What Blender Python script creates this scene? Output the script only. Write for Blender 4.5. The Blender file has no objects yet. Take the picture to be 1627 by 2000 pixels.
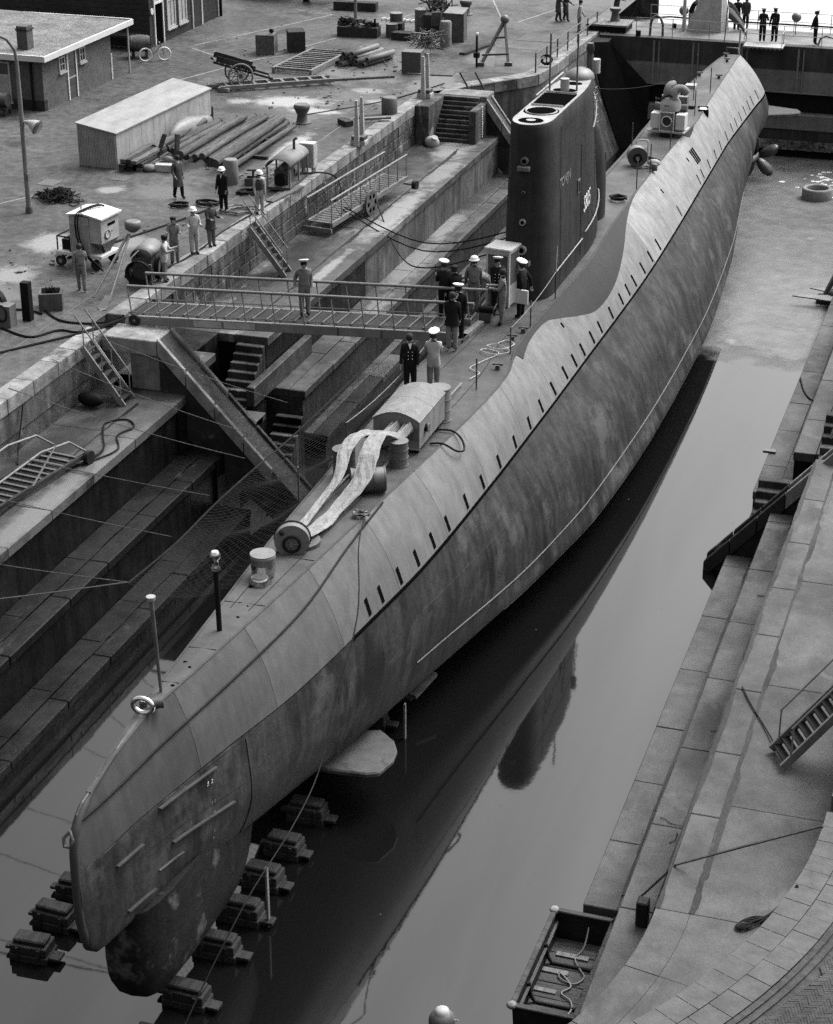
# Submarine in a stone dry dock seen from a crane: built in metres, z = 0 is the water in the dock,
# the Y axis runs along the dock away from the camera.
import bpy, math, random
from mathutils import Vector, Matrix, Euler
random.seed(7)
R = math.radians
sc = bpy.context.scene
COL = sc.collection

# ---------------------------------------------------------------- camera, sky, sun, exposure
cam_d = bpy.data.cameras.new('camera'); cam = bpy.data.objects.new('camera', cam_d); COL.objects.link(cam)
cam_d.sensor_fit = 'VERTICAL'; cam_d.sensor_height = 24.0; cam_d.lens = 24.0 * 3870 / 2000
cam_d.clip_start = 0.5; cam_d.clip_end = 4000
PITCH, AZ = R(24.822), R(17.891)
fw = Vector((-math.sin(AZ)*math.cos(PITCH), math.cos(AZ)*math.cos(PITCH), -math.sin(PITCH)))
rt = Vector((math.cos(AZ), math.sin(AZ), 0)); up = rt.cross(fw)
m = Matrix((rt, up, -fw)).transposed().to_4x4(); m.translation = (0, 0, 28.35)
cam.matrix_world = m
sc.camera = cam

SUN_EL, SUN_AZ = 55, 30          # degrees; azimuth clockwise from +Y
world = bpy.data.worlds.new('World'); sc.world = world; world.use_nodes = True
wn = world.node_tree.nodes; wl = world.node_tree.links
bg = wn['Background']
sky = wn.new('ShaderNodeTexSky'); sky.sky_type = 'NISHITA'; sky.sun_disc = False
sky.sun_elevation = R(SUN_EL); sky.sun_rotation = R(SUN_AZ)
sky.air_density = 1.0; sky.dust_density = 10.0; sky.ozone_density = 1.0; sky.altitude = 0
bw = wn.new('ShaderNodeRGBToBW')                       # black and white film: the sky has no hue
wl.new(sky.outputs[0], bw.inputs[0]); wl.new(bw.outputs[0], bg.inputs[0])
bg.inputs[1].default_value = 0.15

sun_d = bpy.data.lights.new('sun', 'SUN'); sun = bpy.data.objects.new('sun', sun_d); COL.objects.link(sun)
sun_d.energy = 0.6; sun_d.angle = R(25); sun_d.color = (1, 1, 1)
sd = Vector((math.sin(R(SUN_AZ))*math.cos(R(SUN_EL)), math.cos(R(SUN_AZ))*math.cos(R(SUN_EL)), math.sin(R(SUN_EL))))
sun.rotation_euler = sd.to_track_quat('Z', 'Y').to_euler()
sc.view_settings.view_transform = 'Standard'; sc.view_settings.look = 'None'
sc.view_settings.gamma = 1.0; sc.view_settings.exposure = 1.7
sc.view_settings.use_curve_mapping = False
sc.render.engine = 'CYCLES'
sc.cycles.max_bounces = 5; sc.cycles.diffuse_bounces = 3; sc.cycles.glossy_bounces = 3
sc.cycles.use_denoising = False

# ---------------------------------------------------------------- materials (all grey: black and white photograph)
MATS = {}
def M(name, base, var=.3, scale=1.5, rough=.8, bump=0, streak=0, spec=.09, metal=0, patch=None, patch2=None, wet=None, big=.5, stretch=None, ridge=None, grain=.1, spots=None, patch3=None):
    """grey procedural surface: fine + broad noise, optional vertical streaks, lighter or darker patches, wet gloss, ridges"""
    mt = bpy.data.materials.new(name); mt.use_nodes = True
    n = mt.node_tree.nodes; L = mt.node_tree.links; b = n['Principled BSDF']
    geo = n.new('ShaderNodeNewGeometry'); pos = geo.outputs['Position']
    if stretch:
        mp = n.new('ShaderNodeMapping'); mp.inputs['Scale'].default_value = stretch; L.new(pos, mp.inputs[0]); pos = mp.outputs[0]
    def noise(s, det=6, ro=.6, vec=None, w=0):
        t = n.new('ShaderNodeTexNoise'); t.inputs['Scale'].default_value = s; t.inputs['Detail'].default_value = det
        t.inputs['Roughness'].default_value = ro
        v = vec or pos
        if w:
            a = n.new('ShaderNodeVectorMath'); a.operation = 'ADD'; a.inputs[1].default_value = (w, w*1.7, w*.6); L.new(v, a.inputs[0]); v = a.outputs[0]
        L.new(v, t.inputs['Vector']); return t.outputs['Fac']
    def rng(v, a, b_, lo, hi):
        r = n.new('ShaderNodeMapRange'); r.inputs[1].default_value = a; r.inputs[2].default_value = b_
        r.inputs[3].default_value = lo; r.inputs[4].default_value = hi; L.new(v, r.inputs[0]); return r.outputs[0]
    def mul(a, b_, op='MULTIPLY'):
        x = n.new('ShaderNodeMath'); x.operation = op
        for i, v in enumerate((a, b_)):
            if isinstance(v, (int, float)): x.inputs[i].default_value = v
            else: L.new(v, x.inputs[i])
        return x.outputs[0]
    f = noise(scale)
    val = rng(f, .3, .7, base*(1-var), base*(1+var))
    if grain: val = mul(val, rng(noise(26, 3, .7, geo.outputs['Position'], 9), .3, .7, 1-grain, 1+grain))
    if big: val = mul(val, rng(noise(scale*.13, 4, .55, w=13), .3, .7, 1-big*var*1.3, 1+big*var*1.3))
    if streak:
        mp = n.new('ShaderNodeMapping'); mp.inputs['Scale'].default_value = (1, 1, .07); L.new(geo.outputs['Position'], mp.inputs[0])
        val = mul(val, rng(noise(2.2, 5, .65, mp.outputs[0], 5), .35, .68, 1-streak, 1+streak))
    for pt, w in ((patch, 31), (patch2, 57), (patch3, 83)):
        if pt:
            v2, thr, s2 = pt[:3]; vec = None
            if len(pt) > 3:
                mp = n.new('ShaderNodeMapping'); mp.inputs['Scale'].default_value = pt[3]; L.new(geo.outputs['Position'], mp.inputs[0]); vec = mp.outputs[0]
            k = rng(noise(s2, 7, .62, vec, w), thr, thr+.1, 0, 1)
            val = mul(mul(val, mul(1, k, 'SUBTRACT')), mul(v2, k), 'ADD')
    for (sx_, sy_, rx_, ry_, rz_, v3) in (spots or ()):      # stains and pale patches lying at their own place on the ground
        mp = n.new('ShaderNodeMapping'); mp.vector_type = 'TEXTURE'; mp.inputs['Location'].default_value = (sx_, sy_, 6.05); mp.inputs['Rotation'].default_value = (0, 0, rz_); mp.inputs['Scale'].default_value = (rx_, ry_, 100)
        L.new(geo.outputs['Position'], mp.inputs[0]); ln = n.new('ShaderNodeVectorMath'); ln.operation = 'LENGTH'; L.new(mp.outputs[0], ln.inputs[0])
        dd_ = mul(ln.outputs['Value'], mul(noise(1.6, 7, .68, None, 91), 2.4), 'MULTIPLY'); k = rng(dd_, 1.35, .7, 0, .8)
        val = mul(mul(val, mul(1, k, 'SUBTRACT')), mul(v3, k), 'ADD')
    if not metal: val = mul(val, .6)
    L.new(val, b.inputs['Base Color'])
    b.inputs['Roughness'].default_value = rough; b.inputs['Metallic'].default_value = metal
    b.inputs['Specular IOR Level'].default_value = spec
    if wet: L.new(rng(noise(wet[1], 4, .5, None, 71), .42, .58, rough, wet[0]), b.inputs['Roughness'])
    if bump or ridge:
        bp = n.new('ShaderNodeBump'); bp.inputs['Strength'].default_value = bump or .6; bp.inputs['Distance'].default_value = .05
        h = noise(scale*3, 5, .6, None, 3)
        if ridge:
            w_ = n.new('ShaderNodeTexWave'); w_.bands_direction = ridge[0]; w_.inputs['Scale'].default_value = ridge[1]; L.new(geo.outputs['Position'], w_.inputs[0]); h = w_.outputs['Fac']
        L.new(h, bp.inputs['Height']); L.new(bp.outputs[0], b.inputs['Normal'])
    MATS[name] = mt
    return mt

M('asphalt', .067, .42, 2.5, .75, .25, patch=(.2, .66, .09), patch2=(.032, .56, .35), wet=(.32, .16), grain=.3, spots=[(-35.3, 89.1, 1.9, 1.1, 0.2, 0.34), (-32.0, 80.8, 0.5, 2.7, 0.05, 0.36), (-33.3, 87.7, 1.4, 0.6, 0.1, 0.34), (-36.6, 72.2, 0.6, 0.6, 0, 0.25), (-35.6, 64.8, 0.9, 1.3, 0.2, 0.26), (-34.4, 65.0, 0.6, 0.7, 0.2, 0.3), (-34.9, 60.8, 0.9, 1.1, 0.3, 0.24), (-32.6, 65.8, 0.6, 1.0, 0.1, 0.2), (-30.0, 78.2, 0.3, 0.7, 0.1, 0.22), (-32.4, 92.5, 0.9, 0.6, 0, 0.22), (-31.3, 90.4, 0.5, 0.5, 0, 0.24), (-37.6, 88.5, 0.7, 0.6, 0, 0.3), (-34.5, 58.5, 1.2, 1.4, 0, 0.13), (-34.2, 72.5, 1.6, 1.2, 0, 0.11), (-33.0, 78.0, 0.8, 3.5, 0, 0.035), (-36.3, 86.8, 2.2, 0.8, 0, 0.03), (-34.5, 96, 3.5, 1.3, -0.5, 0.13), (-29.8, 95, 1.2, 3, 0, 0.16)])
M('puddle', .03, .2, 1, .04, 0, spec=.9)
M('frost', .3, .3, 4, .6, .3, patch=(.09, .55, 1.3))
M('paint_line', .22, .3, 6, .7, patch=(.075, .56, 1.2))
M('coping', .22, .4, 2.2, .8, .5, streak=.18, patch=(.42, .6, .9), patch2=(.06, .57, .7))
M('coping_dark', .17, .35, 2.2, .8, .5, streak=.18, patch=(.33, .64, .9), patch2=(.06, .6, .5))
M('masonry', .07, .45, 2.5, .85, .8, streak=.45, patch=(.24, .58, 1.3, (1, 1, .4)), patch2=(.02, .6, .6))
M('slime', .009, .5, 1.6, .5, .5, streak=.6, patch=(.075, .67, 1.6, (1, 1, .12)), wet=(.3, .5))
M('concrete_wall', .09, .35, 1.5, .8, .4, streak=.5, patch=(.3, .66, .8, (1, 1, .2)), patch2=(.03, .6, .5))
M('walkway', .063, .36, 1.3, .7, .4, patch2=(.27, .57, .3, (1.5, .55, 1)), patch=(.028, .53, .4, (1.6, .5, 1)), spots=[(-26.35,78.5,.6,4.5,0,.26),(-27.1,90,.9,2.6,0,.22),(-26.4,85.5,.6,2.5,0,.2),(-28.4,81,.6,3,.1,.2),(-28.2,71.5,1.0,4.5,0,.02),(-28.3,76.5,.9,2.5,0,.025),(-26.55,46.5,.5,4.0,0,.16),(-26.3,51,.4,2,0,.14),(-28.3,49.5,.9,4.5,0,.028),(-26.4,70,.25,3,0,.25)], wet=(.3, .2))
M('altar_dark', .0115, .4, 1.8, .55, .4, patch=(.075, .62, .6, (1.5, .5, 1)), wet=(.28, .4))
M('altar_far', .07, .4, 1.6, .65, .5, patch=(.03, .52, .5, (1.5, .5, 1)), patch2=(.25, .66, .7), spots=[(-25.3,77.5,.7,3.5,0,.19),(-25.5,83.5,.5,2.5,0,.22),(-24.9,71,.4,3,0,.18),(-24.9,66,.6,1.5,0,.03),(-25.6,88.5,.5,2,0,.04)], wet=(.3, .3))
M('altar_right', .072, .28, 1.6, .75, .4, patch=(.036, .56, .35, (1.3,.6,1)), patch2=(.12, .6, .6), grain=.2, wet=(.4, .25))
M('stone_dark', .035, .4, 2.5, .7, .6, streak=.3, patch=(.13, .63, .9))
M('chute_stone', .035, .4, 2, .6, .5, patch=(.2, .62, .8), wet=(.35, .5))
M('chute_light', .22, .3, 2, .8, .4, streak=.25, patch=(.07, .62, .7))
M('slab', .09, .22, 3, .8, .4, patch=(.18, .66, .8), patch2=(.07, .66, .8))
M('clinker', .05, .35, 7, .75, .5)
M('scum', .13, .25, 1.2, .3, .3, patch=(.085, .57, .35), patch2=(.22, .66, .8))
M('foam', .6, .2, 5, .7)
M('hull', .034, .35, 3.0, .6, .3, streak=.45, patch=(.075, .545, 1.0, (1, .5, .55)), patch2=(.012, .545, .6, (1, .9, .3)), spec=.1, big=.45, patch3=(.1, .67, 2.2, (2.2, .1, 2.2)))
M('plane_paint', .085, .2, 3, .6, .1, patch=(.05,.58,1.5))
for i_, b_ in enumerate((.06, .076, .095, .115, .135, .15)): M('casing_tone_%d' % i_, b_, .1, 3, .6, .06, streak=.16, patch2=(b_*.75, .64, .45), spec=.1, big=.3)  # darker towards the bow: shading of its shape and wetness put into colour
M('deck_side', .026, .15, 2.2, .65, .1)  # darker than the deck because it is steep: shade put into colour
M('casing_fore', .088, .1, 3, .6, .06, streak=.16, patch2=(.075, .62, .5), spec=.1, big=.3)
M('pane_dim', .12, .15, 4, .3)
M('casing_bow', .048, .14, 2.5, .6, .06, streak=.2, patch2=(.08, .62, .5, (1,.6,.5)), spec=.1, big=.3)  # bow casing darkened too, the shading of its shape put into colour
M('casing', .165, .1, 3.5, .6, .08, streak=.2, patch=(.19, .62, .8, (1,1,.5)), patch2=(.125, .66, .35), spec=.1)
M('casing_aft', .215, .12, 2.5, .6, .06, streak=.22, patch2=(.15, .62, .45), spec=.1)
M('deck', .07, .22, 2.2, .65, .15, patch=(.14, .66, .8), patch2=(.05, .62, .5), wet=(.4, .5))
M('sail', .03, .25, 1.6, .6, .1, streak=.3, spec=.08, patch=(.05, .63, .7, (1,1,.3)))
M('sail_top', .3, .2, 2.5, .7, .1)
M('keelrust', .014, .4, 2.5, .7, .5, patch=(.09, .58, 1.2), patch2=(.16, .7, 2.5))
M('black', .012, .3, 3, .6, spec=.05)
M('slot', .004, 0, 3, .95, spec=0)  # black for the shade inside openings that are drawn as flat sheets
M('iron', .045, .35, 4, .55, .2, spec=.5)
M('iron_mid', .1, .3, 4, .55, .15, spec=.5)
M('steel_light', .26, .25, 4, .5, .1, spec=.5)
M('chrome', .5, .2, 3, .16, 0, metal=1)
M('white_paint', .6, .1, 3, .5, 0, patch=(.5, .68, 1.2))
M('white_dull', .38, .18, 3, .6, .1, patch=(.3, .64, 1.5))
M('canvas', .23, .22, 5, .85, .5, patch=(.36, .6, 1.5))
M('canvas_grey', .2, .2, 5, .85, .4, patch=(.2, .6, 2))
M('grey_paint', .16, .15, 3, .5, .05)
M('grey_light', .19, .15, 3, .55, .05, streak=.15)
M('roof_gravel', .16, .5, 9, .9, .6, grain=.5)
M('brick_wall', .1, .3, 6, .85, .4, big=.4)
M('tar_wood', .036, .35, 3, .7, .4, stretch=(1, 1, 4))
M('corrugated', .34, .15, 3, .55, .1, streak=.15)
M('shed_roof', .25, .22, 2.5, .6, .2, stretch=(1, .3, 1), patch=(.18, .63, 1.5, (.3, 1.5, 1)))
M('wood', .1, .4, 3, .8, .4, stretch=(3, .6, 3))
M('wood_light', .17, .3, 3, .8, .4, stretch=(3, .6, 3))
M('wood_dark', .035, .4, 3, .8, .5, stretch=(3, .6, 3))
M('log_bark', .09, .45, 3.5, .85, .7, stretch=(3, .35, 3), patch=(.05, .6, 2.5, (2, .3, 2)))
M('log_end', .06, .3, 8, .85, .3)
M('glass', .02, .1, 1, .06, 0, spec=.8)
M('curtain', .35, .2, 5, .9)
M('rope', .11, .3, 8, .9)
M('rope_light', .42, .2, 8, .9)
M('net_cord', .016, .3, 8, .9)
M('tyre_white', .7, .1, 5, .7)
M('rubber', .02, .2, 5, .6)
M('skin', .3, .08, 5, .6)
M('navy', .012, .2, 6, .85)
M('coverall', .17, .3, 5, .9, .6)
M('coverall_light', .4, .25, 5, .9, .6)
M('coat', .06, .2, 5, .9, .2)
M('trousers_light', .2, .15, 5, .9)
M('shirt', .36, .15, 5, .9)
M('hair', .03, .3, 9, .8)
M('shoe', .015, .2, 5, .5)
M('cap_white', .85, .03, 5, .6)
M('helmet', .75, .06, 5, .4)
M('flag_dark', .1, .1, 5, .9)
M('flag_mid', .2, .1, 5, .9)
M('letter_white', .75, .08, 6, .6)
M('letter_grey', .22, .15, 6, .6)
M('caisson_dark', .045, .25, 1.2, .6, .1, streak=.3)
M('caisson_light', .17, .2, 1.5, .65, .1, streak=.18, stretch=(.4, 1, 1))
M('caisson_deck', .17, .25, 1.3, .7, .2)
M('barnacle', .2, .7, 5, .9, 1, patch=(.03, .5, 3.5))
M('boat_wood', .06, .4, 3, .7, .4, stretch=(.5, 4, 1), patch=(.02, .62, 2))
M('boat_dark', .02, .4, 3, .6, .3)
M('paper', .85, .03, 4, .8)

def water_material(name, rough, base, bscale, bstr, ior=1.33):
    mt = bpy.data.materials.new(name); mt.use_nodes = True; n = mt.node_tree.nodes; L = mt.node_tree.links; b = n['Principled BSDF']
    b.inputs['Base Color'].default_value = (base, base, base, 1); b.inputs['Roughness'].default_value = rough; b.inputs['IOR'].default_value = ior
    gs = n.new('ShaderNodeNewGeometry'); ms = n.new('ShaderNodeMapping'); ms.inputs['Scale'].default_value = (1, .12, 1); L.new(gs.outputs['Position'], ms.inputs[0])
    ts = n.new('ShaderNodeTexNoise'); ts.inputs['Scale'].default_value = .5; ts.inputs['Detail'].default_value = 5; ts.inputs['Distortion'].default_value = .4; L.new(ms.outputs[0], ts.inputs['Vector'])
    rs_ = n.new('ShaderNodeMapRange'); rs_.inputs[1].default_value = .35; rs_.inputs[2].default_value = .65; rs_.inputs[3].default_value = ior-.03; rs_.inputs[4].default_value = ior+.025; L.new(ts.outputs['Fac'], rs_.inputs[0]); L.new(rs_.outputs[0], b.inputs['IOR'])   # oil film
    g = n.new('ShaderNodeNewGeometry'); t = n.new('ShaderNodeTexNoise'); t.inputs['Scale'].default_value = bscale; t.inputs['Detail'].default_value = 4
    L.new(g.outputs['Position'], t.inputs['Vector'])
    bp = n.new('ShaderNodeBump'); bp.inputs['Strength'].default_value = bstr; bp.inputs['Distance'].default_value = .1
    L.new(t.outputs['Fac'], bp.inputs['Height']); L.new(bp.outputs[0], b.inputs['Normal'])
    MATS[name] = mt
water_material('dock_water', .035, .003, 1.1, .014, 1.44)
water_material('harbour_water', .15, .2, .5, .6, 1.5)

# scum thins out towards open water: coverage falls off along the dock with a ragged edge
mt = MATS['scum']; n_ = mt.node_tree.nodes; l_ = mt.node_tree.links; g_ = n_.new('ShaderNodeNewGeometry'); sx_ = n_.new('ShaderNodeSeparateXYZ'); l_.new(g_.outputs['Position'], sx_.inputs[0])
t_ = n_.new('ShaderNodeTexNoise'); t_.inputs['Scale'].default_value = .6; t_.inputs['Detail'].default_value = 7; l_.new(g_.outputs['Position'], t_.inputs['Vector'])
a_ = n_.new('ShaderNodeMath'); a_.operation = 'MULTIPLY_ADD'; a_.inputs[1].default_value = 5; l_.new(t_.outputs['Fac'], a_.inputs[0]); l_.new(sx_.outputs['Y'], a_.inputs[2])
r_ = n_.new('ShaderNodeMapRange'); r_.inputs[1].default_value = 78.6; r_.inputs[2].default_value = 80.5; l_.new(a_.outputs[0], r_.inputs[0]); l_.new(r_.outputs[0], n_['Principled BSDF'].inputs['Alpha'])
# ---------------------------------------------------------------- mesh builder
class MB:
    def __init__(s): s.v = []; s.f = []; s.mi = []; s.sm = []; s.cur = 0
    def add(s, vs, fs, smooth=False, T=None):
        o = len(s.v)
        s.v += [tuple(T @ Vector(p)) if T else tuple(p) for p in vs]
        for f in fs: s.f.append(tuple(i+o for i in f)); s.mi.append(s.cur); s.sm.append(smooth)
        return s
    def slot(s, i): s.cur = i; return s
    def box(s, x0, x1, y0, y1, z0, z1, T=None):
        v = [(x0,y0,z0),(x1,y0,z0),(x1,y1,z0),(x0,y1,z0),(x0,y0,z1),(x1,y0,z1),(x1,y1,z1),(x0,y1,z1)]
        return s.add(v, [(0,3,2,1),(4,5,6,7),(0,1,5,4),(1,2,6,5),(2,3,7,6),(3,0,4,7)], False, T)
    def cbox(s, c, d, rz=0, rx=0, ry=0):
        T = Matrix.Translation(c) @ Euler((rx, ry, rz)).to_matrix().to_4x4()
        return s.box(-d[0]/2, d[0]/2, -d[1]/2, d[1]/2, -d[2]/2, d[2]/2, T)
    def bar(s, a, b, w, h=None, upv=(0,0,1)):
        a, b = Vector(a), Vector(b); d = b-a; l = d.length
        if l < 1e-6: return s
        y = d/l; u = Vector(upv)
        if abs(y.dot(u)) > .98: u = Vector((1,0,0))
        x = y.cross(u).normalized(); z = x.cross(y)
        T = Matrix((x, y, z)).transposed().to_4x4(); T.translation = a
        h = h or w
        return s.box(-w/2, w/2, 0, l, -h/2, h/2, T)
    def tube(s, pts, r, n=6, caps=True):
        pts = [Vector(p) for p in pts]; k = len(pts)
        rr = r if isinstance(r, (list, tuple)) else [r]*k
        vs = []; prev = None
        for i, p in enumerate(pts):
            t = (pts[min(i+1, k-1)]-pts[max(i-1, 0)]).normalized()
            if prev is None:
                u = Vector((0,0,1)) if abs(t.z) < .9 else Vector((1,0,0))
                x = t.cross(u).normalized()
            else: x = (prev-t*prev.dot(t)).normalized()
            prev = x; y = t.cross(x)
            for j in range(n):
                a = 2*math.pi*j/n; vs.append(p+(x*math.cos(a)+y*math.sin(a))*rr[i])
        fs = []
        for i in range(k-1):
            for j in range(n):
                fs.append((i*n+j, i*n+(j+1) % n, (i+1)*n+(j+1) % n, (i+1)*n+j))
        s.add(vs, fs, n > 5)
        if caps: s.add([vs[j] for j in range(n)], [tuple(range(n-1, -1, -1))]); s.add([vs[(k-1)*n+j] for j in range(n)], [tuple(range(n))])
        return s
    def lathe(s, prof, n=16, c=(0,0,0), T=None, smooth=True, caps=True, sx=1, sy=1):
        vs = []; fs = []
        for (r, z) in prof:
            for j in range(n):
                a = 2*math.pi*j/n; vs.append((c[0]+r*sx*math.cos(a), c[1]+r*sy*math.sin(a), c[2]+z))
        for i in range(len(prof)-1):
            for j in range(n): fs.append((i*n+j, i*n+(j+1) % n, (i+1)*n+(j+1) % n, (i+1)*n+j))
        s.add(vs, fs, smooth, T)
        if caps:
            s.add(vs[:n], [tuple(range(n-1, -1, -1))], False, T); s.add(vs[-n:], [tuple(range(n))], False, T)
        return s
    def sphere(s, c, r, n=12, sz=1, sx=1, sy=1):
        k = max(4, n//2)
        return s.lathe([(r*math.sin(math.pi*max(.02, min(k-.02, i))/k), -r*sz*math.cos(math.pi*i/k)) for i in range(k+1)], n, c, None, True, True, sx, sy)
    def prism(s, poly, z0, z1, T=None):
        n = len(poly); v = [(p[0], p[1], z0) for p in poly]+[(p[0], p[1], z1) for p in poly]
        fs = [tuple(range(n-1, -1, -1)), tuple(range(n, 2*n))]+[(i, (i+1) % n, n+(i+1) % n, n+i) for i in range(n)]
        return s.add(v, fs, False, T)
    def loft(s, rings, closed=True, smooth=True, caps=False):
        n = len(rings[0]); vs = [p for r_ in rings for p in r_]; fs = []
        for i in range(len(rings)-1):
            for j in range(n if closed else n-1): fs.append((i*n+j, i*n+(j+1) % n, (i+1)*n+(j+1) % n, (i+1)*n+j))
        s.add(vs, fs, smooth)
        if caps: s.add(rings[0], [tuple(range(n-1, -1, -1))]); s.add(rings[-1], [tuple(range(n))])
        return s
    def mesh(s, name, mats):
        me = bpy.data.meshes.new(name); me.from_pydata([tuple(p) for p in s.v], [], s.f)
        for mt in mats: me.materials.append(MATS[mt])
        me.polygons.foreach_set('material_index', s.mi); me.polygons.foreach_set('use_smooth', s.sm); me.update()
        return me
    def build(s, name, mats, parent=None, bevel=0, loc=None, rz=0, solid=0):
        if isinstance(mats, str): mats = [mats]
        o = bpy.data.objects.new(name, s.mesh(name, mats)); COL.objects.link(o)
        if parent: o.parent = parent
        if loc: o.location = loc
        if rz: o.rotation_euler = (0, 0, rz)
        if bevel:
            b = o.modifiers.new('bevel', 'BEVEL'); b.width = bevel; b.segments = 1; b.limit_method = 'ANGLE'
        if solid:
            b = o.modifiers.new('thickness', 'SOLIDIFY'); b.thickness = solid
        return o

def tag(o, label=None, cat=None, group=None, kind=None):
    if label: o['label'] = label
    if cat: o['category'] = cat
    if group: o['group'] = group
    if kind: o['kind'] = kind
    return o
def thing(name, label, cat, loc=(0,0,0), rz=0, group=None):
    o = bpy.data.objects.new(name, None); COL.objects.link(o); o.empty_display_size = .2
    o.location = loc; o.rotation_euler = (0, 0, rz)
    return tag(o, label, cat, group)
def struct(name, mb, mats, bevel=0): return tag(mb.build(name, mats, None, bevel), kind='structure')
def copy_tree(o, parent=None):
    c = o.copy(); COL.objects.link(c)
    if parent: c.parent = parent
    for ch in list(o.children): copy_tree(ch, c)
    return c
def share(src, name, parent, loc, rz=0, scale=None):
    c = src.copy(); c.name = name; COL.objects.link(c); c.parent = parent; c.location = loc; c.rotation_euler = (0, 0, rz)
    if scale: c.scale = scale
    return c
def arc(cx, cy, r, a0, a1, n): return [(cx+r*math.cos(R(a0+(a1-a0)*i/n)), cy+r*math.sin(R(a0+(a1-a0)*i/n))) for i in range(n+1)]
def sag(a, b, d, n=10):
    a, b = Vector(a), Vector(b); return [a.lerp(b, i/n)-Vector((0,0,d*4*(i/n)*(1-i/n))) for i in range(n+1)]
def smooth_path(pts, k=6):
    P = [Vector(p) for p in pts]; out = []
    for i in range(len(P)-1):
        p0, p1, p2, p3 = P[max(i-1,0)], P[i], P[i+1], P[min(i+2, len(P)-1)]
        for j in range(k):
            t = j/k; out.append(.5*((2*p1)+(-p0+p2)*t+(2*p0-5*p1+4*p2-p3)*t*t+(-p0+3*p1-3*p2+p3)*t**3))
    return out+[P[-1]]
Q = 6.05        # quay level
WK = 4.19       # upper dock step (walkway)
# ================================================================ GROUND, WATER, DOCK
g = MB(); g.add([(-140,8,Q),(-29.85,8,Q),(-29.85,93,Q),(-28.6,94.0,Q),(-27.3,95.6,Q),(-26.2,97.2,Q),(-25.3,98.6,Q),(-25.0,104,Q),(-24.9,111,Q),(-24.9,128,Q),(-140,128,Q)], [tuple(range(11))])
ground = struct('quay_ground', g, 'asphalt')
g = MB(); g.add([(-140,127.9,Q),(-24.9,127.9,Q),(-24.9,127.9,-3),(-140,127.9,-3)], [(0,1,2,3)]); struct('quay_face', g, 'masonry')
w = MB(); w.add([(-26,14,0),(-2,14,0),(-2,112,0),(-26,112,0)], [(0,1,2,3)]); struct('dock_water', w, 'dock_water')
w = MB(); w.add([(-26,14,-2.5),(-2,14,-2.5),(-2,112,-2.5),(-26,112,-2.5)], [(0,1,2,3)]); struct('dock_floor', w, 'slime')
w = MB(); w.add([(-1500,112.6,3.6),(1500,112.6,3.6),(1500,3000,3.6),(-1500,3000,3.6)], [(0,1,2,3)]); struct('harbour_water', w, 'harbour_water')
# floating scum at the gate end of the dock, ragged front edge
front = smooth_path([(-14.2,73.5,.004),(-12.4,73.0,.004),(-11.4,72.8,.004),(-10.3,72.4,.004),(-9.2,72.2,.004),(-8.1,72.0,.004)], 5)
s = MB(); s.add([tuple(p) for p in front]+[(-8.1,109.7,.004),(-22.5,109.7,.004),(-22.5,92,.004),(-18,80,.004)], [tuple(range(len(front)+4))])
tag(s.build('scum_layer', 'scum'), kind='stuff')
s = MB(); rf = random.Random(4)
for _ in range(90):
    c = Vector((rf.gauss(-10.6, .9), rf.gauss(104.2, 1.3), .008)); r = rf.uniform(.05, .2)
    s.add([(c.x+r*rf.uniform(.6,1.3)*math.cos(a*1.047), c.y+r*rf.uniform(.4,1.1)*math.sin(a*1.047), c.z) for a in range(6)], [tuple(range(6))])
tag(s.build('foam_flecks', 'foam'), kind='stuff')

s = MB(); rf = random.Random(9)
for _ in range(34):
    x, y = (rf.uniform(-13,-8.2), rf.uniform(36,78)) if rf.random() < .75 else (rf.uniform(-23,-19), rf.uniform(28,45)); r = rf.uniform(.01,.022); a0 = rf.uniform(0,6)
    s.add([(x+r*rf.uniform(.5,1.4)*math.cos(a0+a*1.2566), y+r*rf.uniform(.5,1.4)*math.sin(a0+a*1.2566), .006) for a in range(5)], [tuple(range(5))])
tag(s.build('floating_debris', 'wood'), kind='stuff')
rs = random.Random(11)
def stones(parent, name, x0, x1, z0, z1, y0, y1, step, mats, jit=.012, gap=.02, bevel=.025):
    """row of dressed stones along the dock, each its own object"""
    y = y0; out = []
    while y < y1-.3:
        l = min(step*rs.uniform(.75, 1.25), y1-y)
        if y1-(y+l) < .6: l = y1-y
        dz = rs.uniform(-jit, jit); dx = rs.uniform(-jit, jit)
        b = MB(); b.box(x0+dx*.4, x1+dx, y+gap/2, y+l-gap/2, z0, z1+dz)
        out.append(b.build(name, rs.choice(mats), parent, bevel)); y += l
    return out

# ---- left side
wl_ = MB()
wl_.box(-34,-29.28,14,94,WK-1,5.58)
wl_.box(-34,-29.88,14,93,5.58,6.0)
left_wall = struct('dock_wall', wl_, 'masonry')
stones(left_wall, 'coping_stone', -29.88, -29.2, 5.58, Q+.03, 18, 56.6, 1.35, ['coping','coping','coping_dark'])
stones(left_wall, 'coping_stone', -29.88, -29.2, 5.58, Q+.03, 58.0, 92.6, 1.5, ['coping','coping','coping_dark'])
# brick courses under the near coping (thin courses as real relief)
bc = MB(); zc = 5.56
while zc > 4.85:
    bc.box(-29.3,-29.245,18,57,zc-.062,zc); zc -= .078
tag(bc.build('brick_course', 'concrete_wall', left_wall), kind='stuff')
# rough masonry blocks in the far wall
for row in range(3):
    stones(left_wall, 'masonry_block', -29.4, -29.22, 5.56-.46*(row+1), 5.56-.46*row-.02, 62+row*.5, 92.4, 1.25, ['masonry'], .012, .018, .03)

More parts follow.
